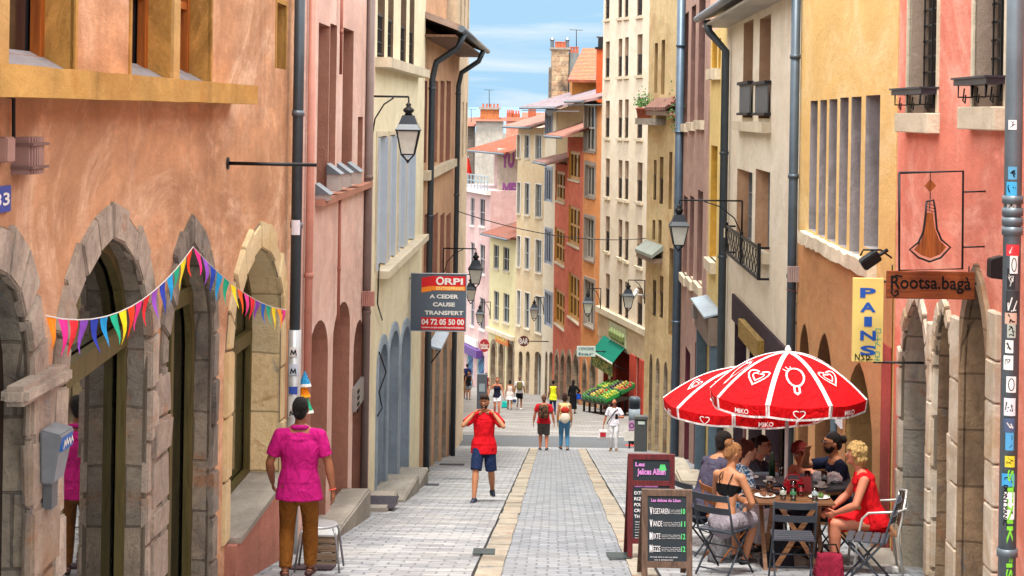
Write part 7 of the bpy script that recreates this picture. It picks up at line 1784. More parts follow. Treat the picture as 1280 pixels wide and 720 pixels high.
def remesh(bm, vox, sm=3, wr=0.0, wsc=9.0, seed=0.0):
    fixn(bm); me = bpy.data.meshes.new('t'); bm.to_mesh(me); bm.free(); o = bpy.data.objects.new('t', me); COL.objects.link(o)
    m = o.modifiers.new('r', 'REMESH'); m.mode = 'VOXEL'; m.voxel_size = vox; m.use_smooth_shade = True
    if sm: q = o.modifiers.new('s', 'SMOOTH'); q.iterations = sm; q.factor = .5
    dg = bpy.context.evaluated_depsgraph_get(); m2 = bpy.data.meshes.new_from_object(o.evaluated_get(dg))
    b = NB(); b.from_mesh(m2); bpy.data.objects.remove(o); bpy.data.meshes.remove(me); bpy.data.meshes.remove(m2)
    if wr:
        b.normal_update()
        for v in b.verts:
            q = v.co; k = noise.noise(Vector((q.x*wsc+seed, q.y*wsc, q.z*wsc*.55)))+.5*noise.noise(Vector((q.x*wsc*2.3, q.y*wsc*2.3+seed, q.z*wsc*1.6)))
            v.co = v.co+v.normal*(k*wr)
    return b
def ik(a, t, l1, l2, pole):
    a, t = Vector(a), Vector(t); d = t-a; L_ = min(d.length, (l1+l2)*.995); d.normalize(); t = a+d*L_
    x = (l1*l1-l2*l2+L_*L_)/(2*L_); h = math.sqrt(max(0, l1*l1-x*x)); p = Vector(pole); p = (p-d*p.dot(d))
    if p.length < 1e-4: p = d.orthogonal()
    return a+d*x+p.normalized()*h, t
SK = {'tan': '#c08560', 'pale': '#dba588', 'dark': '#9a6446', 'ruddy': '#c87f62'}
def person(label, loc, rz, H, L_=None, **k):
    L_ = L_ or {}
    vox = k.get('vox', .022); K = H/1.75; sit = k.get('sit', False); lean = k.get('lean', 0.0); hip_z = .53 if sit else .93
    build = k.get('build', 1.0); fem = k.get('fem', False)
    t = thing('person', label, 'person', loc, rz, k.get('group'))
    pel = Vector((0, 0, hip_z)); up = Vector((k.get('tilt', 0), math.sin(lean), math.cos(lean))).normalized()
    tw = k.get('twist', 0.0); sx = Vector((math.cos(tw), math.sin(tw), 0)); hx = Vector((1, 0, 0)); fw = up.cross(sx)*-1
    if fw.y < 0 and abs(tw) < 1.2: fw = -fw
    waist = pel+up*.15; chest = pel+up*.36; neck = pel+up*.54; shw = (.172 if not fem else .152)*build
    sh = {s: neck-up*.07+sx*(s*shw) for s in (-1, 1)}
    hy = k.get('head_yaw', 0.0); hp = k.get('head_pitch', 0.0)
    hf = (Matrix.Rotation(hy, 3, 'Z') @ Vector((0, 1, 0))); hf = (hf*math.cos(hp)+Vector((0, 0, math.sin(hp)))).normalized(); hs = hf.cross(Vector((0, 0, 1))).normalized(); hu = hs.cross(hf)
    head = neck+up*.1+Vector((0, 0, .085))+hf*.025
    arm = k.get('arms', {}); leg = k.get('legs', {})
    AL1, AL2 = .285, .255; el = {}; wr = {}; hd = {}
    for s in (-1, 1):
        tgt, pole = arm.get(s, ((s*.27, .05, hip_z-.07), (s*.5, -1, 0)))
        el[s], wr[s] = ik(sh[s], tgt, AL1, AL2, pole); hd[s] = (wr[s]-el[s]).normalized()
    hipp = {s: pel+hx*(s*.088)-Vector((0, 0, .02)) for s in (-1, 1)}; kn = {}; an = {}
    for s in (-1, 1):
        tgt, pole = leg.get(s, ((s*.1, 0, .085), (s*.1, 1, 0))) if not sit else leg.get(s, ((s*.13, .42, .085), (s*.1, 1, 1)))
        kn[s], an[s] = ik(hipp[s], tgt, .43, .415, pole)
    rb = build; toe = {s: leg.get('toe%d' % s, Vector((s*.15, 1, 0))).normalized() if isinstance(leg.get('toe%d' % s, None), Vector) else Vector((s*.2, 1, 0)).normalized() for s in (-1, 1)}
    # --- body
    def torso(bm, e=0.0, z0=None, hem=True):
        w_ = .148 if not fem else .155
        seg(bm, pel-up*.03, waist, (w_+e)*rb, ((.13 if not fem else .115)+e)*rb, hx, .68)
        seg(bm, waist, chest, ((.13 if not fem else .115)+e)*rb, ((.158 if not fem else .138)+e)*rb, sx, .64)
        seg(bm, chest, neck-up*.07, ((.158 if not fem else .138)+e)*rb, ((.135 if not fem else .118)+e)*rb, sx, .62)
        seg(bm, sh[-1]+sx*.02, sh[1]-sx*.02, .052*rb+e, .052*rb+e, None, 1)
        for s in (-1, 1): seg(bm, neck-up*.01-fw*.015, sh[s]-sx*(s*.02), .045+e, .042+e)
        seg(bm, neck-up*.08, neck-up*.0, .09*rb+e, .055+e*.6, sx, .75)
        if fem:
            for s in (-1, 1): ell(bm, chest+sx*(s*.062)+fw*.075-up*.01, .058+e, .05+e, .056+e, fw, up, 2)
    b = NB(); torso(b)
    seg(b, neck-up*.03, neck+up*.09+hf*.015, .054, .05)
    ell(b, head, .073, .094, .105, hf, hu); ell(b, head+hf*.022-hu*.062, .053, .064, .058, hf, hu)
    ell(b, head+hf*.098-hu*.018, .013, .017, .024, hf, hu, 2); ell(b, head+hf*.078+hu*.03, .045, .014, .012, hf, hu, 2); ell(b, head+hf*.082-hu*.092, .022, .016, .018, hf, hu, 2)
    for s in (-1, 1): ell(b, head+hs*(s*.074)-hf*.005-hu*.01, .012, .02, .032, hf, hu, 2)
    for s in (-1, 1):
        seg(b, sh[s], el[s], .05*rb, .037*rb); seg(b, el[s], el[s].lerp(wr[s], .3), .037*rb, .041*rb); seg(b, el[s].lerp(wr[s], .3), wr[s], .041*rb, .026)
        # hand
        d = hd[s]; pn = Vector(k.get('palm', {}).get(s, (-s, 0, 0))); pn = (pn-d*pn.dot(d)).normalized(); lat = d.cross(pn)
        if lat.dot(Vector((0, 1, .3))) < 0 and not k.get('lat', {}).get(s): lat = -lat
        seg(b, wr[s], wr[s]+d*.075, .028, .038, lat, .42)
        if vox < .016:
            cur = k.get('curl', {}).get(s, .35)
            for i in range(4):
                p_ = wr[s]+d*.075+lat*((1.5-i)*.0195); dd = d.copy(); ll = (.040, .044, .041, .032)[i]
                rr = .0092
                for j in range(3):
                    ax = lat; an_ = cur*(.6+.4*j); dd = (dd*math.cos(an_)+pn*math.sin(an_)).normalized(); q = p_+dd*ll*(1-.22*j)
                    seg(b, p_, q, rr, rr*.88, None, 1, n=8); p_ = q; rr *= .9
            p_ = wr[s]+d*.02+lat*.028; dd = (d*.75+lat*.6+pn*.25).normalized(); q = p_+dd*.045; seg(b, p_, q, .0125, .0105, n=8); dd = (dd+d*.35+pn*.25).normalized(); seg(b, q, q+dd*.032, .0105, .008, n=8)
        else: seg(b, wr[s]+d*.07, wr[s]+d*.155+pn*.03, .036, .022, lat, .45); seg(b, wr[s]+d*.03+lat*.02, wr[s]+d*.085+lat*.045, .014, .01)
        seg(b, hipp[s], kn[s], .083*rb, .054*rb); mid = kn[s].lerp(an[s], .3); back = (kn[s]-hipp[s]).cross(Vector((1, 0, 0)))
        seg(b, kn[s], mid, .052*rb, .057*rb); seg(b, mid, an[s], .057*rb, .034)
        seg(b, an[s]-toe[s]*.03-Vector((0, 0, .03)), an[s]+toe[s]*.14-Vector((0, 0, .055)), .036, .026, toe[s].cross(Vector((0, 0, 1))), .8)
    S_ = Matrix.Scale(K, 4)
    def put(name, bm, m, parent=t, smooth=True, lab=None):
        bmesh.ops.transform(bm, matrix=S_, verts=bm.verts); return obj(name, bm, m, parent, smooth, lab)
    body = put('body', remesh(b, vox*.62, 3), skin(SK[k.get('skin', 'tan')]))
    # --- top
    top = k.get('top'); ez = k.get('ease', .016)
    if top:
        b = NB(); hemz = k.get('hem', -.06)
        kind = k.get('top_kind', 'tee')
        if kind == 'band':
            seg(b, waist+up*.09, chest+up*.02, .122*rb, .148*rb, sx, .66, 0, 0)
            for s in (-1, 1): ell(b, chest+sx*(s*.062)+fw*.075-up*.02, .064, .056, .055, fw, up, 2)
        else:
            e = ez; w_ = .150 if not fem else .154; wv = .138 if not fem else .122
            e2 = k.get('hem_ease', e+.012)
            seg(b, pel+up*hemz, pel+up*.03, (.197+e2*.5)*rb if hemz < -.04 else (w_+e2)*rb, (w_+e2+.008)*rb, hx, .66, 0, 0); seg(b, pel+up*.03, waist, (w_+e2+.008)*rb, (wv+e+.006)*rb, hx, .69, 0, 1); seg(b, waist, chest, (wv+e+.006)*rb, ((.160 if not fem else .14)+e)*rb, sx, .68)
            nl = -.03 if kind != 'strap' else -.09
            seg(b, chest, neck+up*(nl-.03), ((.16 if not fem else .14)+e)*rb, ((.132 if not fem else .112)+e*.7)*rb*(1 if kind != 'strap' else .8), sx, .66, 1, .4)
            if fem:
                for s in (-1, 1): ell(b, chest+sx*(s*.062)+fw*.078-up*.01, .066, .058, .062, fw, up, 2)
            if kind in ('tee', 'long', 'sleeveless'): seg(b, neck-up*.09, neck+up*.008, .12*rb+e*.5, .071, sx, .9, 1, 0)
            if kind in ('tee', 'long'):
                for s in (-1, 1): seg(b, neck-up*.025-fw*.01, sh[s]+up*.0, .052+e*.5, .05*rb+e*.6)
            if kind in ('tee', 'long'):
                seg(b, sh[-1]+sx*.02, sh[1]-sx*.02, .052*rb+e*.8, .052*rb+e*.8)
                f_ = k.get('sleeve', .62) if kind == 'tee' else 1.0
                for s in (-1, 1):
                    seg(b, sh[s], sh[s].lerp(el[s], min(1, f_)), .05*rb+e*1.1, (.041*rb+e*1.35) if f_ < .99 else .037+e, None, 1, 1, 0)
                    if kind == 'long': seg(b, el[s], wr[s]-hd[s]*.01, .037+e*1.1, .03+e*.9, None, 1, 1, 0)
            elif kind == 'sleeveless':
                for s in (-1, 1): seg(b, sh[s]-sx*(s*.07), sh[s]-sx*(s*.02), .055*rb+e*.5, .052*rb+e*.5)
            if kind == 'strap':
                for s in (-1, 1):
                    for o in (.6, -.6): seg(b, chest+up*.06+sx*(s*.075)+fw*(o*.12), neck-up*.015+sx*(s*.07)+fw*(o*.02), .016, .016, n=8)
        put('shirt' if kind != 'band' else 'crop_top', remesh(b, vox*.62, 2, .009 if kind != 'band' else .002, 8, len(label)), cloth(top, .95, 'fabric', *k.get('top_pat', ())))
        if kind == 'band':
            b = NB()
            for s in (-1, 1): tube(b, [chest+up*.0+sx*(s*.05)-fw*.098, neck-up*.08+sx*(s*.075)-fw*.085, neck-up*.02+sx*(s*.068)-fw*.03, chest+up*.04+sx*(s*.07)+fw*.12], .006, 6)
            tube(b, [chest+up*.05+sx*(-.05)-fw*.103, neck-up*.09+sx*(-.03)-fw*.096, neck-up*.03-sx*.05-fw*.058], .005, 6)
            put('straps', b, M_black)
    # --- bottom
    bot = k.get('bottom'); bk = k.get('bottom_kind', 'trousers')
    if bot:
        b = NB(); e = .014 if bk != 'shorts' else .02
        if bk in ('trousers', 'shorts'):
            seg(b, pel-up*.05, pel+up*.07, (.152 if not fem else .16)*rb+e*.5, (.142 if not fem else .135)*rb+e*.4, hx, .72, 1, 0)
            for s in (-1, 1):
                f_ = k.get('leg_len', .95 if bk == 'shorts' else 1)
                if bk == 'shorts': seg(b, hipp[s], hipp[s].lerp(kn[s], f_), .086*rb+e, .068*rb+e*1.3, None, 1, 1, 0)
                else:
                    seg(b, hipp[s], kn[s], .086*rb+e, .058*rb+e); w2 = k.get('cuff', .05)
                    seg(b, kn[s], kn[s].lerp(an[s], .94), .058*rb+e, w2, None, 1, 1, 0)
        else:                                             # skirt / dress skirt
            ln = k.get('skirt_len', .42)
            if sit:
                seg(b, pel-up*.05, pel+up*.08, .165*rb, .14*rb, hx, .75)
                m = (kn[-1]+kn[1])/2; seg(b, pel, pel.lerp(m, ln*1.9), .165*rb, .17*rb, hx, .6)
            else:
                seg(b, pel+up*.1, pel-Vector((0, 0, .05)), .128*rb, .168*rb, hx, .75, 0, 0); seg(b, pel-Vector((0, 0, .05)), pel-Vector((0, 0, ln)), .168*rb, .168*rb+k.get('flare', .06), hx, .75, 0, 0)
        put({'trousers': 'trousers', 'shorts': 'shorts'}.get(bk, 'skirt'), remesh(b, vox*.62, 2, .008, 8, len(label)*2), cloth(bot, .95, 'fabric'))
    # --- shoes
    sm_ = paint(k.get('shoe', '#2a2a2e'), .9, .6)
    for s in (-1, 1):
        b = NB(); sd_ = toe[s].cross(Vector((0, 0, 1))); c = an[s]-Vector((0, 0, .045))
        seg(b, c-toe[s]*.055-Vector((0, 0, 0)), c+toe[s]*.05, .042, .044, sd_, .82); seg(b, c+toe[s]*.05-Vector((0, 0, .005)), c+toe[s]*.16-Vector((0, 0, .014)), .044, .033, sd_, .7)
        if not k.get('sandal'): seg(b, c, c+Vector((0, 0, .05)), .042, .042, sd_, 1, 0, 0)
        b = remesh(b, max(.009, vox*.6), 2)
        for v in b.verts: v.co.z = max(v.co.z, an[s].z-.084)
        put('shoe', b, sm_)
        if vox < .016 and k.get('sole'):
            b = NB(); z = an[s].z-.086; c2 = Vector((c.x, c.y, z)); pts = [c2+sd_*(math.cos(a_)*.046)+toe[s]*(.05+math.sin(a_)*.125) for a_ in [2*math.pi*q/18 for q in range(18)]]; prism(b, pts, (0, 0, .018)); fixn(b); put('sole', b, M_white)
    # --- hair
    hk = k.get('hair_kind', 'short'); hcx = k.get('hair', '#1c1512')
    if hk != 'bald':
        b = NB(); hc = head+hu*.022-hf*.014
        thick = .0 if hk != 'curly' else .018
        ell(b, hc, .081+thick, .097+thick, .099+thick, hf, hu)
        if hk in ('short',): ell(b, head-hf*.055-hu*.03, .066, .05, .07, hf, hu)
        if hk == 'quiff': ell(b, head+hf*.06+hu*.095, .062, .05, .032, hf, hu); ell(b, head-hf*.055-hu*.03, .066, .05, .07, hf, hu)
        if hk in ('bun', 'updo'):
            ell(b, head-hf*.06-hu*.02, .066, .05, .07, hf, hu); ell(b, head-hf*(.125 if hk == 'bun' else .09)+hu*(.03 if hk == 'bun' else .09), .045, .045, .045, hf, hu)
        if hk == 'pony': ell(b, head-hf*.06-hu*.03, .066, .05, .075, hf, hu); ell(b, head-hf*.125-hu*.03, .035, .04, .09, hf, hu); ell(b, head-hf*.1-hu*.12, .03, .025, .07, hf, hu)
        if hk == 'long': ell(b, head-hf*.055-hu*.06, .085, .055, .13, hf, hu); seg(b, head-hf*.06-hu*.08, head-hf*.085-Vector((0, 0, .3)), .08, .05, hs, .5)
        if hk == 'bob': 
            ell(b, head-hf*.05-hu*.045, .09, .07, .1, hf, hu)
        if hk == 'curly': ell(b, head-hf*.045-hu*.045, .092, .08, .095, hf, hu)
        # keep the face clear
        b = remesh(b, max(.008, vox*.5), 1, {'curly': .016, 'updo': .008, 'bob': .008}.get(hk, .004), 34 if hk == 'curly' else 24, 3)
        S0 = head+hf*.09-hu*.05
        for v in b.verts:
            q = v.co-head; y, z, x = q.dot(hf), q.dot(hu), q.dot(hs)
            lim = .045 if hk in ('curly', 'bob', 'long') else .035
            if y > lim-.02 and z < .045+abs(x)*.0 and abs(x) < .076: v.co -= hf*(y-lim+.02)*.9
        put('hair', b, hairm(hcx))
    if k.get('beard'):
        b = NB(); ell(b, head+hf*.03-hu*.072, .055, .062, .05, hf, hu); ell(b, head+hf*.085-hu*.047, .028, .012, .007, hf, hu, 2)
        for s in (-1, 1): ell(b, head+hs*(s*.055)+hf*.015-hu*.035, .014, .03, .045, hf, hu, 2)
        b = remesh(b, .006, 1, .002, 40); put('beard', b, hairm(k.get('beardc', hcx)))
    if k.get('face'):
        for s in (-1, 1):
            b = NB(); ell(b, head+hf*.0865+hs*(s*.031)+hu*.008, .0135, .008, .0065, hf, hu, 2); e = put('eye', b, M_white)
            b = NB(); ell(b, head+hf*.0935+hs*(s*.031)+hu*.008, .0065, .003, .006, hf, hu, 2); put('iris', b, M_black, e)
            b = NB(); tube(b, [head+hf*.091+hs*(s*.014)+hu*.027, head+hf*.093+hs*(s*.032)+hu*.033, head+hf*.08+hs*(s*.052)+hu*.026], .0045, 6); put('eyebrow', b, hairm(hcx))
        b = NB(); ell(b, head+hf*.0865-hu*.058, .024, .008, .0065 if not k.get('smile') else .011, hf, hu, 2); mo = put('mouth', b, skin('#a0483f') if False else paint('#9a4a44', .8, .5))
        if k.get('smile'): b = NB(); ell(b, head+hf*.0915-hu*.056, .017, .004, .005, hf, hu, 2); put('teeth', b, M_white, mo)
    if k.get('glasses'):
        b = NB()
        for s in (-1, 1):
            c = head+hf*.1+hs*(s*.033)+hu*.006; tube(b, [c+hs*(.024*math.cos(a_))+hu*(.019*math.sin(a_)) for a_ in [2*math.pi*q/12 for q in range(13)]], .0025, 5)
            tube(b, [c+hs*(s*.024), head+hs*(s*.08)+hu*.01], .0025, 5)
        tube(b, [head+hf*.102-hs*.01+hu*.008, head+hf*.102+hs*.01+hu*.008], .0025, 5); put('glasses', b, M_iron)
    return t, dict(neck=neck*K, chest=chest*K, pel=pel*K, wr={s: wr[s]*K for s in wr}, hd=hd, up=up, head=head*K, fw=fw, sx=sx, K=K, loc=Vector(loc), rz=rz, sh={s: sh[s]*K for s in sh})
def wp(info, p): return info['loc'] + Matrix.Rotation(info['rz'], 3, 'Z') @ Vector(p)
def at(px, pf, ph, grow=1.0):
    """standing place and height of a person whose feet are at (px,pf) and head top at ph"""
    q = GP(px, pf); v0 = uv(px, pf)[1]; v1 = uv(px, ph)[1]; return q, (v0-v1)/F*q.y*grow
def held_bag(lab, info, s, c_, w_, h_, m2=None, name='shopping_bag', drop=.12, off=(0, 0, 0), strapc=None):
    p = wp(info, info['wr'][s]+info['hd'][s]*.09)+Vector(off); q = p-Vector((0, 0, drop+h_)); t = thing(name, lab, 'bag', q, world=True)
    b = NB(); bmesh.ops.create_cube(b, size=1); bmesh.ops.subdivide_edges(b, edges=b.edges[:], cuts=4, use_grid_fill=True)
    for v in b.verts:
        v.co.z += .5; v.co.x *= w_*(1-.25*v.co.z); v.co.y *= .09*(1-.5*v.co.z); v.co.z *= h_; v.co += Vector((noise.noise(v.co*14), noise.noise(v.co*14+Vector((3, 0, 0))), 0))*.03
    bmesh.ops.translate(b, verts=b.verts, vec=q); obj('body', b, cloth(c_, .95), t, smooth=True)
    b = NB(); tube(b, [q+Vector((-w_*.28, 0, h_*.95)), p+Vector((-.01, 0, 0)), p+Vector((.01, 0, 0)), q+Vector((w_*.28, 0, h_*.95))], .008, 5); obj('handle', b, cloth(strapc or c_, .95), t)
    if m2: b = NB(); box(b, q+Vector((-w_*.3, -.065, h_*.3)), q+Vector((w_*.3, -.055, h_*.75))); obj('print', b, paint(m2, .9), t)
    return t
# --- man in magenta polo walking away
q, H = at(372, 724, 499)
tm, im = person('man in a magenta polo shirt and brown trousers walking away at left', q, R(2), H, vox=.0135, skin='dark', hair='#0c0908', top='#b0186e', sleeve=.74, hem=-.15, ease=.016, bottom='#7a4c1c', bottom_kind='trousers', cuff=.062, shoe='#3a1c18', build=1.1,
    arms={-1: ((-.27, .12, .92), (-.6, -1, 0)), 1: ((.33, .0, .86), (1, -.6, 0))}, curl={-1: .6, 1: .4}, palm={-1: (1, .3, 0), 1: (-1, .3, 0)}, legs={-1: ((-.12, -.06, .1), (-.1, 1, 0)), 1: ((.11, .12, .085), (.1, 1, 0))})
K = im['K']; b = NB(); nk = im['neck']
tube(b, [nk+Vector((.068*math.cos(a), .066*math.sin(a)-.006, .004-.014*math.sin(a)))*1.0 for a in [2*math.pi*i/20 for i in range(21)]], .024, 8); obj('collar', b, cloth('#a81a70', .9), tm, smooth=True)
b = NB()
for s in (-1, 1):
    pass
w_ = im['wr'][1]; d = im['hd'][1]; b = NB(); a_, c_ = frame_of(d); tube(b, [w_+(a_*math.cos(x)+c_*math.sin(x))*.03 for x in [2*math.pi*i/14 for i in range(15)]], .006, 6); obj('bracelet', b, paint('#c0402c', .9), tm)
b = NB(); pl = im['pel']
b.free()
# --- man in red tee, hands at his ears
q, H = at(604, 627, 494)
tr, ir = person('young bearded man in a red t shirt with both hands at his ears', q, R(176), H, vox=.0145, skin='tan', hair='#3a251a', hair_kind='quiff', top='#d01522', sleeve=.75, hem=-.13, ease=.024, hem_ease=.05, bottom='#1f2d4e', bottom_kind='shorts', leg_len=.93, shoe='#1c2a40', sole=True, beard=True, beardc='#3a251a', face=True, smile=True,
    arms={-1: ((-.17, .12, 1.46), (-1, .2, -1.3)), 1: ((.17, .12, 1.46), (1, .2, -1.3))}, curl={-1: .75, 1: .75}, palm={-1: (1, -.2, .1), 1: (-1, -.2, .1)}, head_pitch=-.12, head_yaw=-.1,
    legs={-1: ((-.13, -.24, .15), (-.1, 1, 0)), 1: ((.13, .28, .09), (.2, 1, 0))})
# --- couple
q, H = at(679, 563, 494)
tA, iA = person('man in a red t shirt and grey shorts with a backpack, walking away', q, R(-3), H, skin='ruddy', hair='#7a5540', hair_kind='short', top='#c8202e', sleeve=.6, ease=.02, bottom='#56524f', bottom_kind='shorts', leg_len=.98, shoe='#3c3a38', build=1.12, vox=.018,
    arms={-1: ((-.33, .05, .84), (-1, -.6, 0)), 1: ((.34, .02, .84), (1, -.6, 0))}, legs={-1: ((-.1, .06, .09), (0, 1, 0)), 1: ((.11, -.14, .12), (0, 1, 0))})
def pack(lab, inf, c_, pat, w_=.3, h_=.42, name='backpack', dz=-.02):
    c = wp(inf, inf['chest']-inf['fw']*.2+Vector((0, 0, dz))); t = thing(name, lab, 'bag', c-Vector((0, 0, h_/2)), world=True); b = NB()
    bmesh.ops.create_cube(b, size=1); bmesh.ops.subdivide_edges(b, edges=b.edges[:], cuts=5, use_grid_fill=True)
    M = Matrix.Rotation(inf['rz'], 3, 'Z')
    for v in b.verts:
        r_ = v.co.copy(); n_ = r_.normalized()*.55; r_ = r_.lerp(n_, .45); v.co = c + M @ Vector((r_.x*w_, r_.y*.2, r_.z*h_))
    obj('body', b, cloth(c_, .9, 'pack', *pat), t, smooth=True)
    b = NB()
    for s in (-1, 1):
        tube(b, [wp(inf, x) for x in (inf['chest']+Vector((s*.1, -.13, -.12)), inf['chest']+Vector((s*.13, -.12, .1)), inf['neck']+Vector((s*.11, -.03, .0)), inf['neck']+Vector((s*.11, .06, -.06)))], .016, 6)
    obj('strap', b, cloth('#2c2824', .9), t); 
    b = NB(); box(b, Vector((-w_*.33, -.135, -h_*.35)), Vector((w_*.33, -.07, -.02))); bmesh.ops.bevel(b, geom=b.edges[:], offset=.02, segments=2, affect='EDGES'); bmesh.ops.transform(b, matrix=Matrix.Translation(c) @ M.to_4x4(), verts=b.verts); obj('front_pocket', b, cloth(c_, .8, 'pack', *pat), t)
    return t
pack('dark camouflage backpack worn by the man in grey shorts', iA, '#3a2c24', (1, '#7a5a44', 16))
q, H = at(705, 563, 492)
tB_, iB = person('woman in a pale yellow sleeveless top and blue jeans, walking away', q, R(2), H, skin='tan', fem=True, hair='#3c221a', hair_kind='bob', top='#e6c98a', top_kind='sleeveless', hem=-.02, bottom='#4f86ac', cuff=.05, shoe='#2a2422', vox=.018,
    arms={-1: ((-.21, .03, .86), (-1, -.8, 0)), 1: ((.22, .03, .86), (1, -.8, 0))}, legs={-1: ((-.09, .12, .09), (0, 1, 0)), 1: ((.1, -.1, .1), (0, 1, 0))})
c = wp(iB, iB['pel']+Vector((0, -.17, .1))); t = thing('drawstring_bag', 'cream bag with a red patch worn low on the back of the woman in jeans', 'bag', c, world=True)
b = NB(); ell(b, c, .15, .07, .17); obj('body', b, cloth('#e6dccb', .95), t, smooth=True)
b = NB(); ell(b, c+Vector((-.0, .0, .24)), .14, .05, .1); obj('red_top', b, cloth('#b8382c', .95), t, smooth=True)
b = NB()
for s in (-1, 1): tube(b, [c+Vector((s*.1, 0, .3)), wp(iB, iB['neck']+Vector((s*.09, -.04, .0)))], .008, 5)
obj('strap', b, cloth('#e6dccb', .9), t)
# --- white-clad man walking up
q, H = at(767, 564, 499)
tW, iW = person('balding man in a white shirt and white trousers looking at his phone', q, R(172), H, skin='ruddy', hair_kind='bald', top='#e9e6f2', sleeve=.75, ease=.022, bottom='#e6e6ea', cuff=.062, shoe='#8a6a50', vox=.017, face=True, head_pitch=-.45, glasses=True,
    arms={-1: ((-.17, .3, 1.2), (-1, -.3, -1)), 1: ((.36, .02, .85), (1, -.5, 0))}, legs={-1: ((-.1, .1, .09), (0, 1, 0)), 1: ((.1, -.08, .09), (0, 1, 0))})
p = wp(iW, iW['wr'][-1]+iW['hd'][-1]*.1); t = thing('mobile_phone', 'dark phone in a case held by the white clad man', 'phone', p, world=True); b = NB(); box(b, p+Vector((-.04, -.015, -.06)), p+Vector((.04, .005, .1))); obj('case', b, M_black, t)
held_bag('red and white plastic bag held by the white clad man', iW, 1, '#e8e4e6', .3, .3, '#c02030', drop=.08)
b = NB(); tube(b, [wp(iW, x) for x in (iW['neck']+Vector((-.12, .06, -.03)), iW['chest']+Vector((0, .135, .02)), iW['pel']+Vector((.17, .12, .1)), iW['pel']+Vector((.22, .0, -.02)))], .014, 6)
tag(obj('shoulder_strap', b, M_black), 'black strap running across the chest of the white clad man', 'strap')
# --- farther people
def far_person(label, px, pf, ph, rz, **k):
    q, H = at(px, pf, ph); return person(label, q, R(rz), max(1.5, min(1.95, H)), vox=.03, **k)
walkL = {-1: ((-.1, .12, .09), (0, 1, 0)), 1: ((.1, -.12, .1), (0, 1, 0))}
_, i1 = far_person('woman in a bright yellow sleeveless top and dark blue leggings, walking away', 691, 518, 476, 5, fem=True, skin='dark', hair='#15100e', hair_kind='updo', top='#d9e02c', top_kind='sleeveless', hem=-.18, bottom='#26325a', legs=walkL)
_, i2 = far_person('woman in a long black dress with long dark hair', 716, 517, 475, -15, fem=True, skin='tan', hair='#1a1412', hair_kind='long', top='#17161a', top_kind='long', bottom='#17161a', bottom_kind='skirt', skirt_len=.68, flare=.05, arms={1: ((.2, .15, 1.05), (1, -.5, 0))})
held_bag('bright blue handbag carried by the woman in black', i2, 1, '#2050b8', .34, .26, drop=.02, off=(.06, -.15, .05), name='handbag')
_, i3 = far_person('man in a white t shirt and black shorts with an olive backpack', 649, 512, 470, 0, skin='dark', hair='#8a6a58', hair_kind='short', top='#e6e4ee', bottom='#1e1c20', bottom_kind='shorts', leg_len=.8, shoe='#e8e8ea', legs=walkL)
pack('olive backpack worn by the man in black shorts', i3, '#7a7048', ())
_, i4 = far_person('woman in a pale sleeveless top and white skirt, seen from behind', 637, 512, 475, 0, fem=True, skin='tan', hair='#1a1412', hair_kind='bob', top='#e8d4d0', top_kind='strap', bottom='#ece8ee', bottom_kind='skirt', skirt_len=.34, legs=walkL)
held_bag('white paper bag with a dark blue print held by the woman in the white skirt', i4, 1, '#e6e8ea', .3, .34, '#22406a', drop=.06)
_, i5 = far_person('woman in a navy tank top and white shorts carrying a turquoise bag', 621, 521, 472, 178, fem=True, skin='ruddy', hair='#8a5a3c', hair_kind='bob', top='#1c1c30', top_kind='strap', bottom='#ece8ee', bottom_kind='shorts', leg_len=.55, arms={-1: ((-.33, .1, .86), (-1, -.4, 0)), 1: ((.4, .05, .95), (1, -.4, 0))}, legs=walkL)
held_bag('turquoise plastic bag hanging from the hand of the woman in white shorts', i5, -1, '#1cb0a8', .26, .3, drop=.1)
far_person('woman in a short maroon dress behind the information pillar', 607.5, 499, 466, 170, fem=True, skin='tan', hair='#2c1a14', hair_kind='long', top='#8a1c34', top_kind='sleeveless', bottom='#8a1c34', bottom_kind='skirt', skirt_len=.3, flare=.02)
far_person('woman in a black top and grey shorts walking towards the camera', 585.5, 500, 464, 172, fem=True, skin='tan', hair='#3a241a', hair_kind='bob', top='#17171c', top_kind='sleeveless', bottom='#74767c', bottom_kind='shorts', leg_len=.62, legs=walkL)
far_person('person in a black top and tan trousers half hidden by the corner', 578.5, 498, 462, 178, skin='tan', hair='#1a1412', top='#16161a', bottom='#8a6a4a', bottom_kind='shorts')
far_person('man in a navy t shirt at the far left of the lower street', 583.5, 490, 455, 0, skin='tan', hair='#141010', top='#1b2450', bottom='#3c3a40')
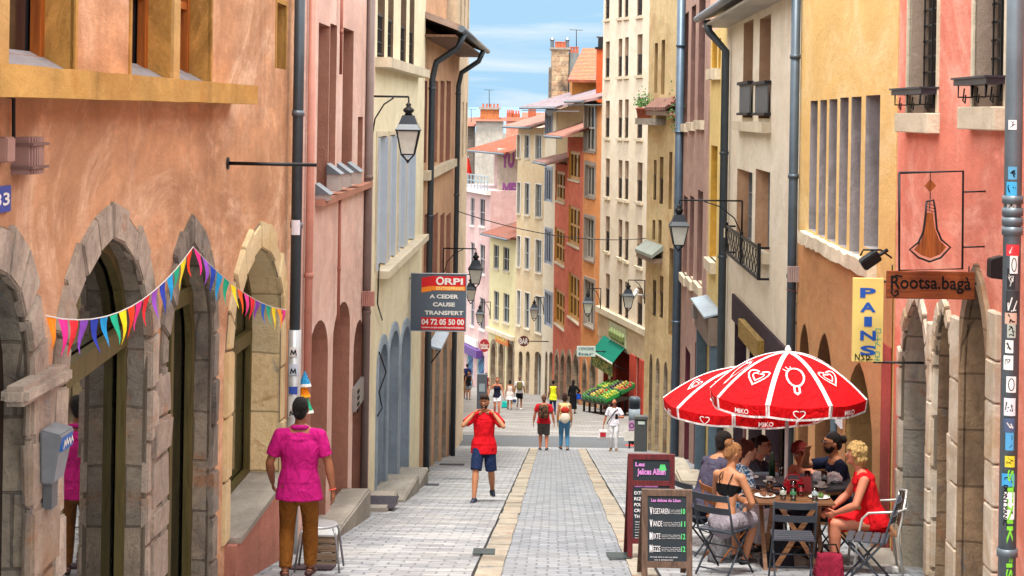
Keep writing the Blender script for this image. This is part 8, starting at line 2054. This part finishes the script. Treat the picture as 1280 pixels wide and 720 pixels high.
# --- terrace guests
def guest(key, label, H, dx=0, dy=0, **k):
    x, y, z, a = SEATS[key]; K_ = H/1.75
    z0 = z+.46-.45*K_                                      # thighs on the seat
    return person(label, (x+dx, y+dy, z0), a, H, sit=True, vox=k.pop('vox', .0145), group='people eating at the cafe terrace', **k)
guest('back', 'woman with bare tanned back and black crop top, seated nearest at the terrace', 1.6, skin='tan', fem=True, hair='#b07a4c', hair_kind='updo', top='#121214', top_kind='band', bottom='#8f8890', bottom_kind='shorts', leg_len=.9, lean=.22, head_yaw=-.5, head_pitch=-.25,
    arms={-1: ((-.1, .42, .68), (-1, -.3, -.6)), 1: ((.13, .3, .62), (1, -.6, -.5))}, shoe='#1c1416', sandal=True, legs={-1: ((-.1, .42, .085), (0, 1, 1)), 1: ((.1, .3, .085), (.1, 1, 1))})
guest('hood', 'dark haired man in a dark purple grey hooded top leaning over the table', 1.8, skin='tan', hair='#1e1310', hair_kind='short', beard=True, top='#4a4658', top_kind='long', bottom='#2a2c38', lean=.42, head_yaw=-.1, face=True,
    arms={-1: ((-.15, .42, .72), (-1, -.4, -.3)), 1: ((.2, .38, .74), (1, -.6, -.6))}, build=1.08)
guest('blouse', 'woman with red brown hair in a blue and white patterned blouse', 1.62, skin='pale', fem=True, hair='#5c2418', hair_kind='updo', top='#2c6a96', top_kind='tee', top_pat=(1, '#e4ecee', 34), bottom='#d8d0d4', lean=.3, head_pitch=-.2, face=True,
    arms={-1: ((-.15, .42, .7), (-1, -.3, -.5)), 1: ((.16, .3, .66), (1, -.6, -.5))})
guest('glass', 'dark haired woman with glasses raising a hand to her mouth', 1.7, skin='pale', fem=True, hair='#1e1210', hair_kind='bun', top='#4a5464', top_kind='tee', bottom='#3a3840', lean=.3, glasses=True, face=True, head_yaw=-.35,
    arms={-1: ((-.05, .33, .98), (-1, .2, -.8)), 1: ((.2, .48, .78), (1, -.3, -.6))})
guest('redhair', 'red haired woman looking down at the table under the parasol', 1.6, skin='ruddy', fem=True, hair='#7a2018', hair_kind='curly', top='#b8423c', top_kind='strap', bottom='#3a2c34', lean=.3, head_pitch=-.45, face=True,
    arms={-1: ((-.15, .4, .74), (-1, -.3, -.4)), 1: ((.15, .4, .74), (1, -.3, -.4))})
guest('navy', 'bearded man with glasses and a bun in a navy t shirt raising his hand', 1.78, skin='tan', hair='#15100e', hair_kind='bun', beard=True, glasses=True, face=True, top='#1c2238', sleeve=.7, bottom='#2c2e3a', lean=.15,
    arms={-1: ((-.2, .38, .76), (-1, -.4, -.4)), 1: ((.06, .38, 1.14), (1, .3, -1))}, build=1.05)
tb_, ib_ = guest('blond', 'curly blond woman in a red dress seated in the metal armchair', 1.66, skin='ruddy', fem=True, hair='#d8b070', hair_kind='curly', top='#c8141c', top_kind='sleeveless', ease=.02, bottom='#c8141c', bottom_kind='skirt', skirt_len=.42, lean=.3, face=True, build=1.1,
    arms={-1: ((-.14, .42, .62), (-1, -.4, -.5)), 1: ((.15, .45, .6), (1, -.4, -.4))}, shoe='#5a3a2a', sandal=True)
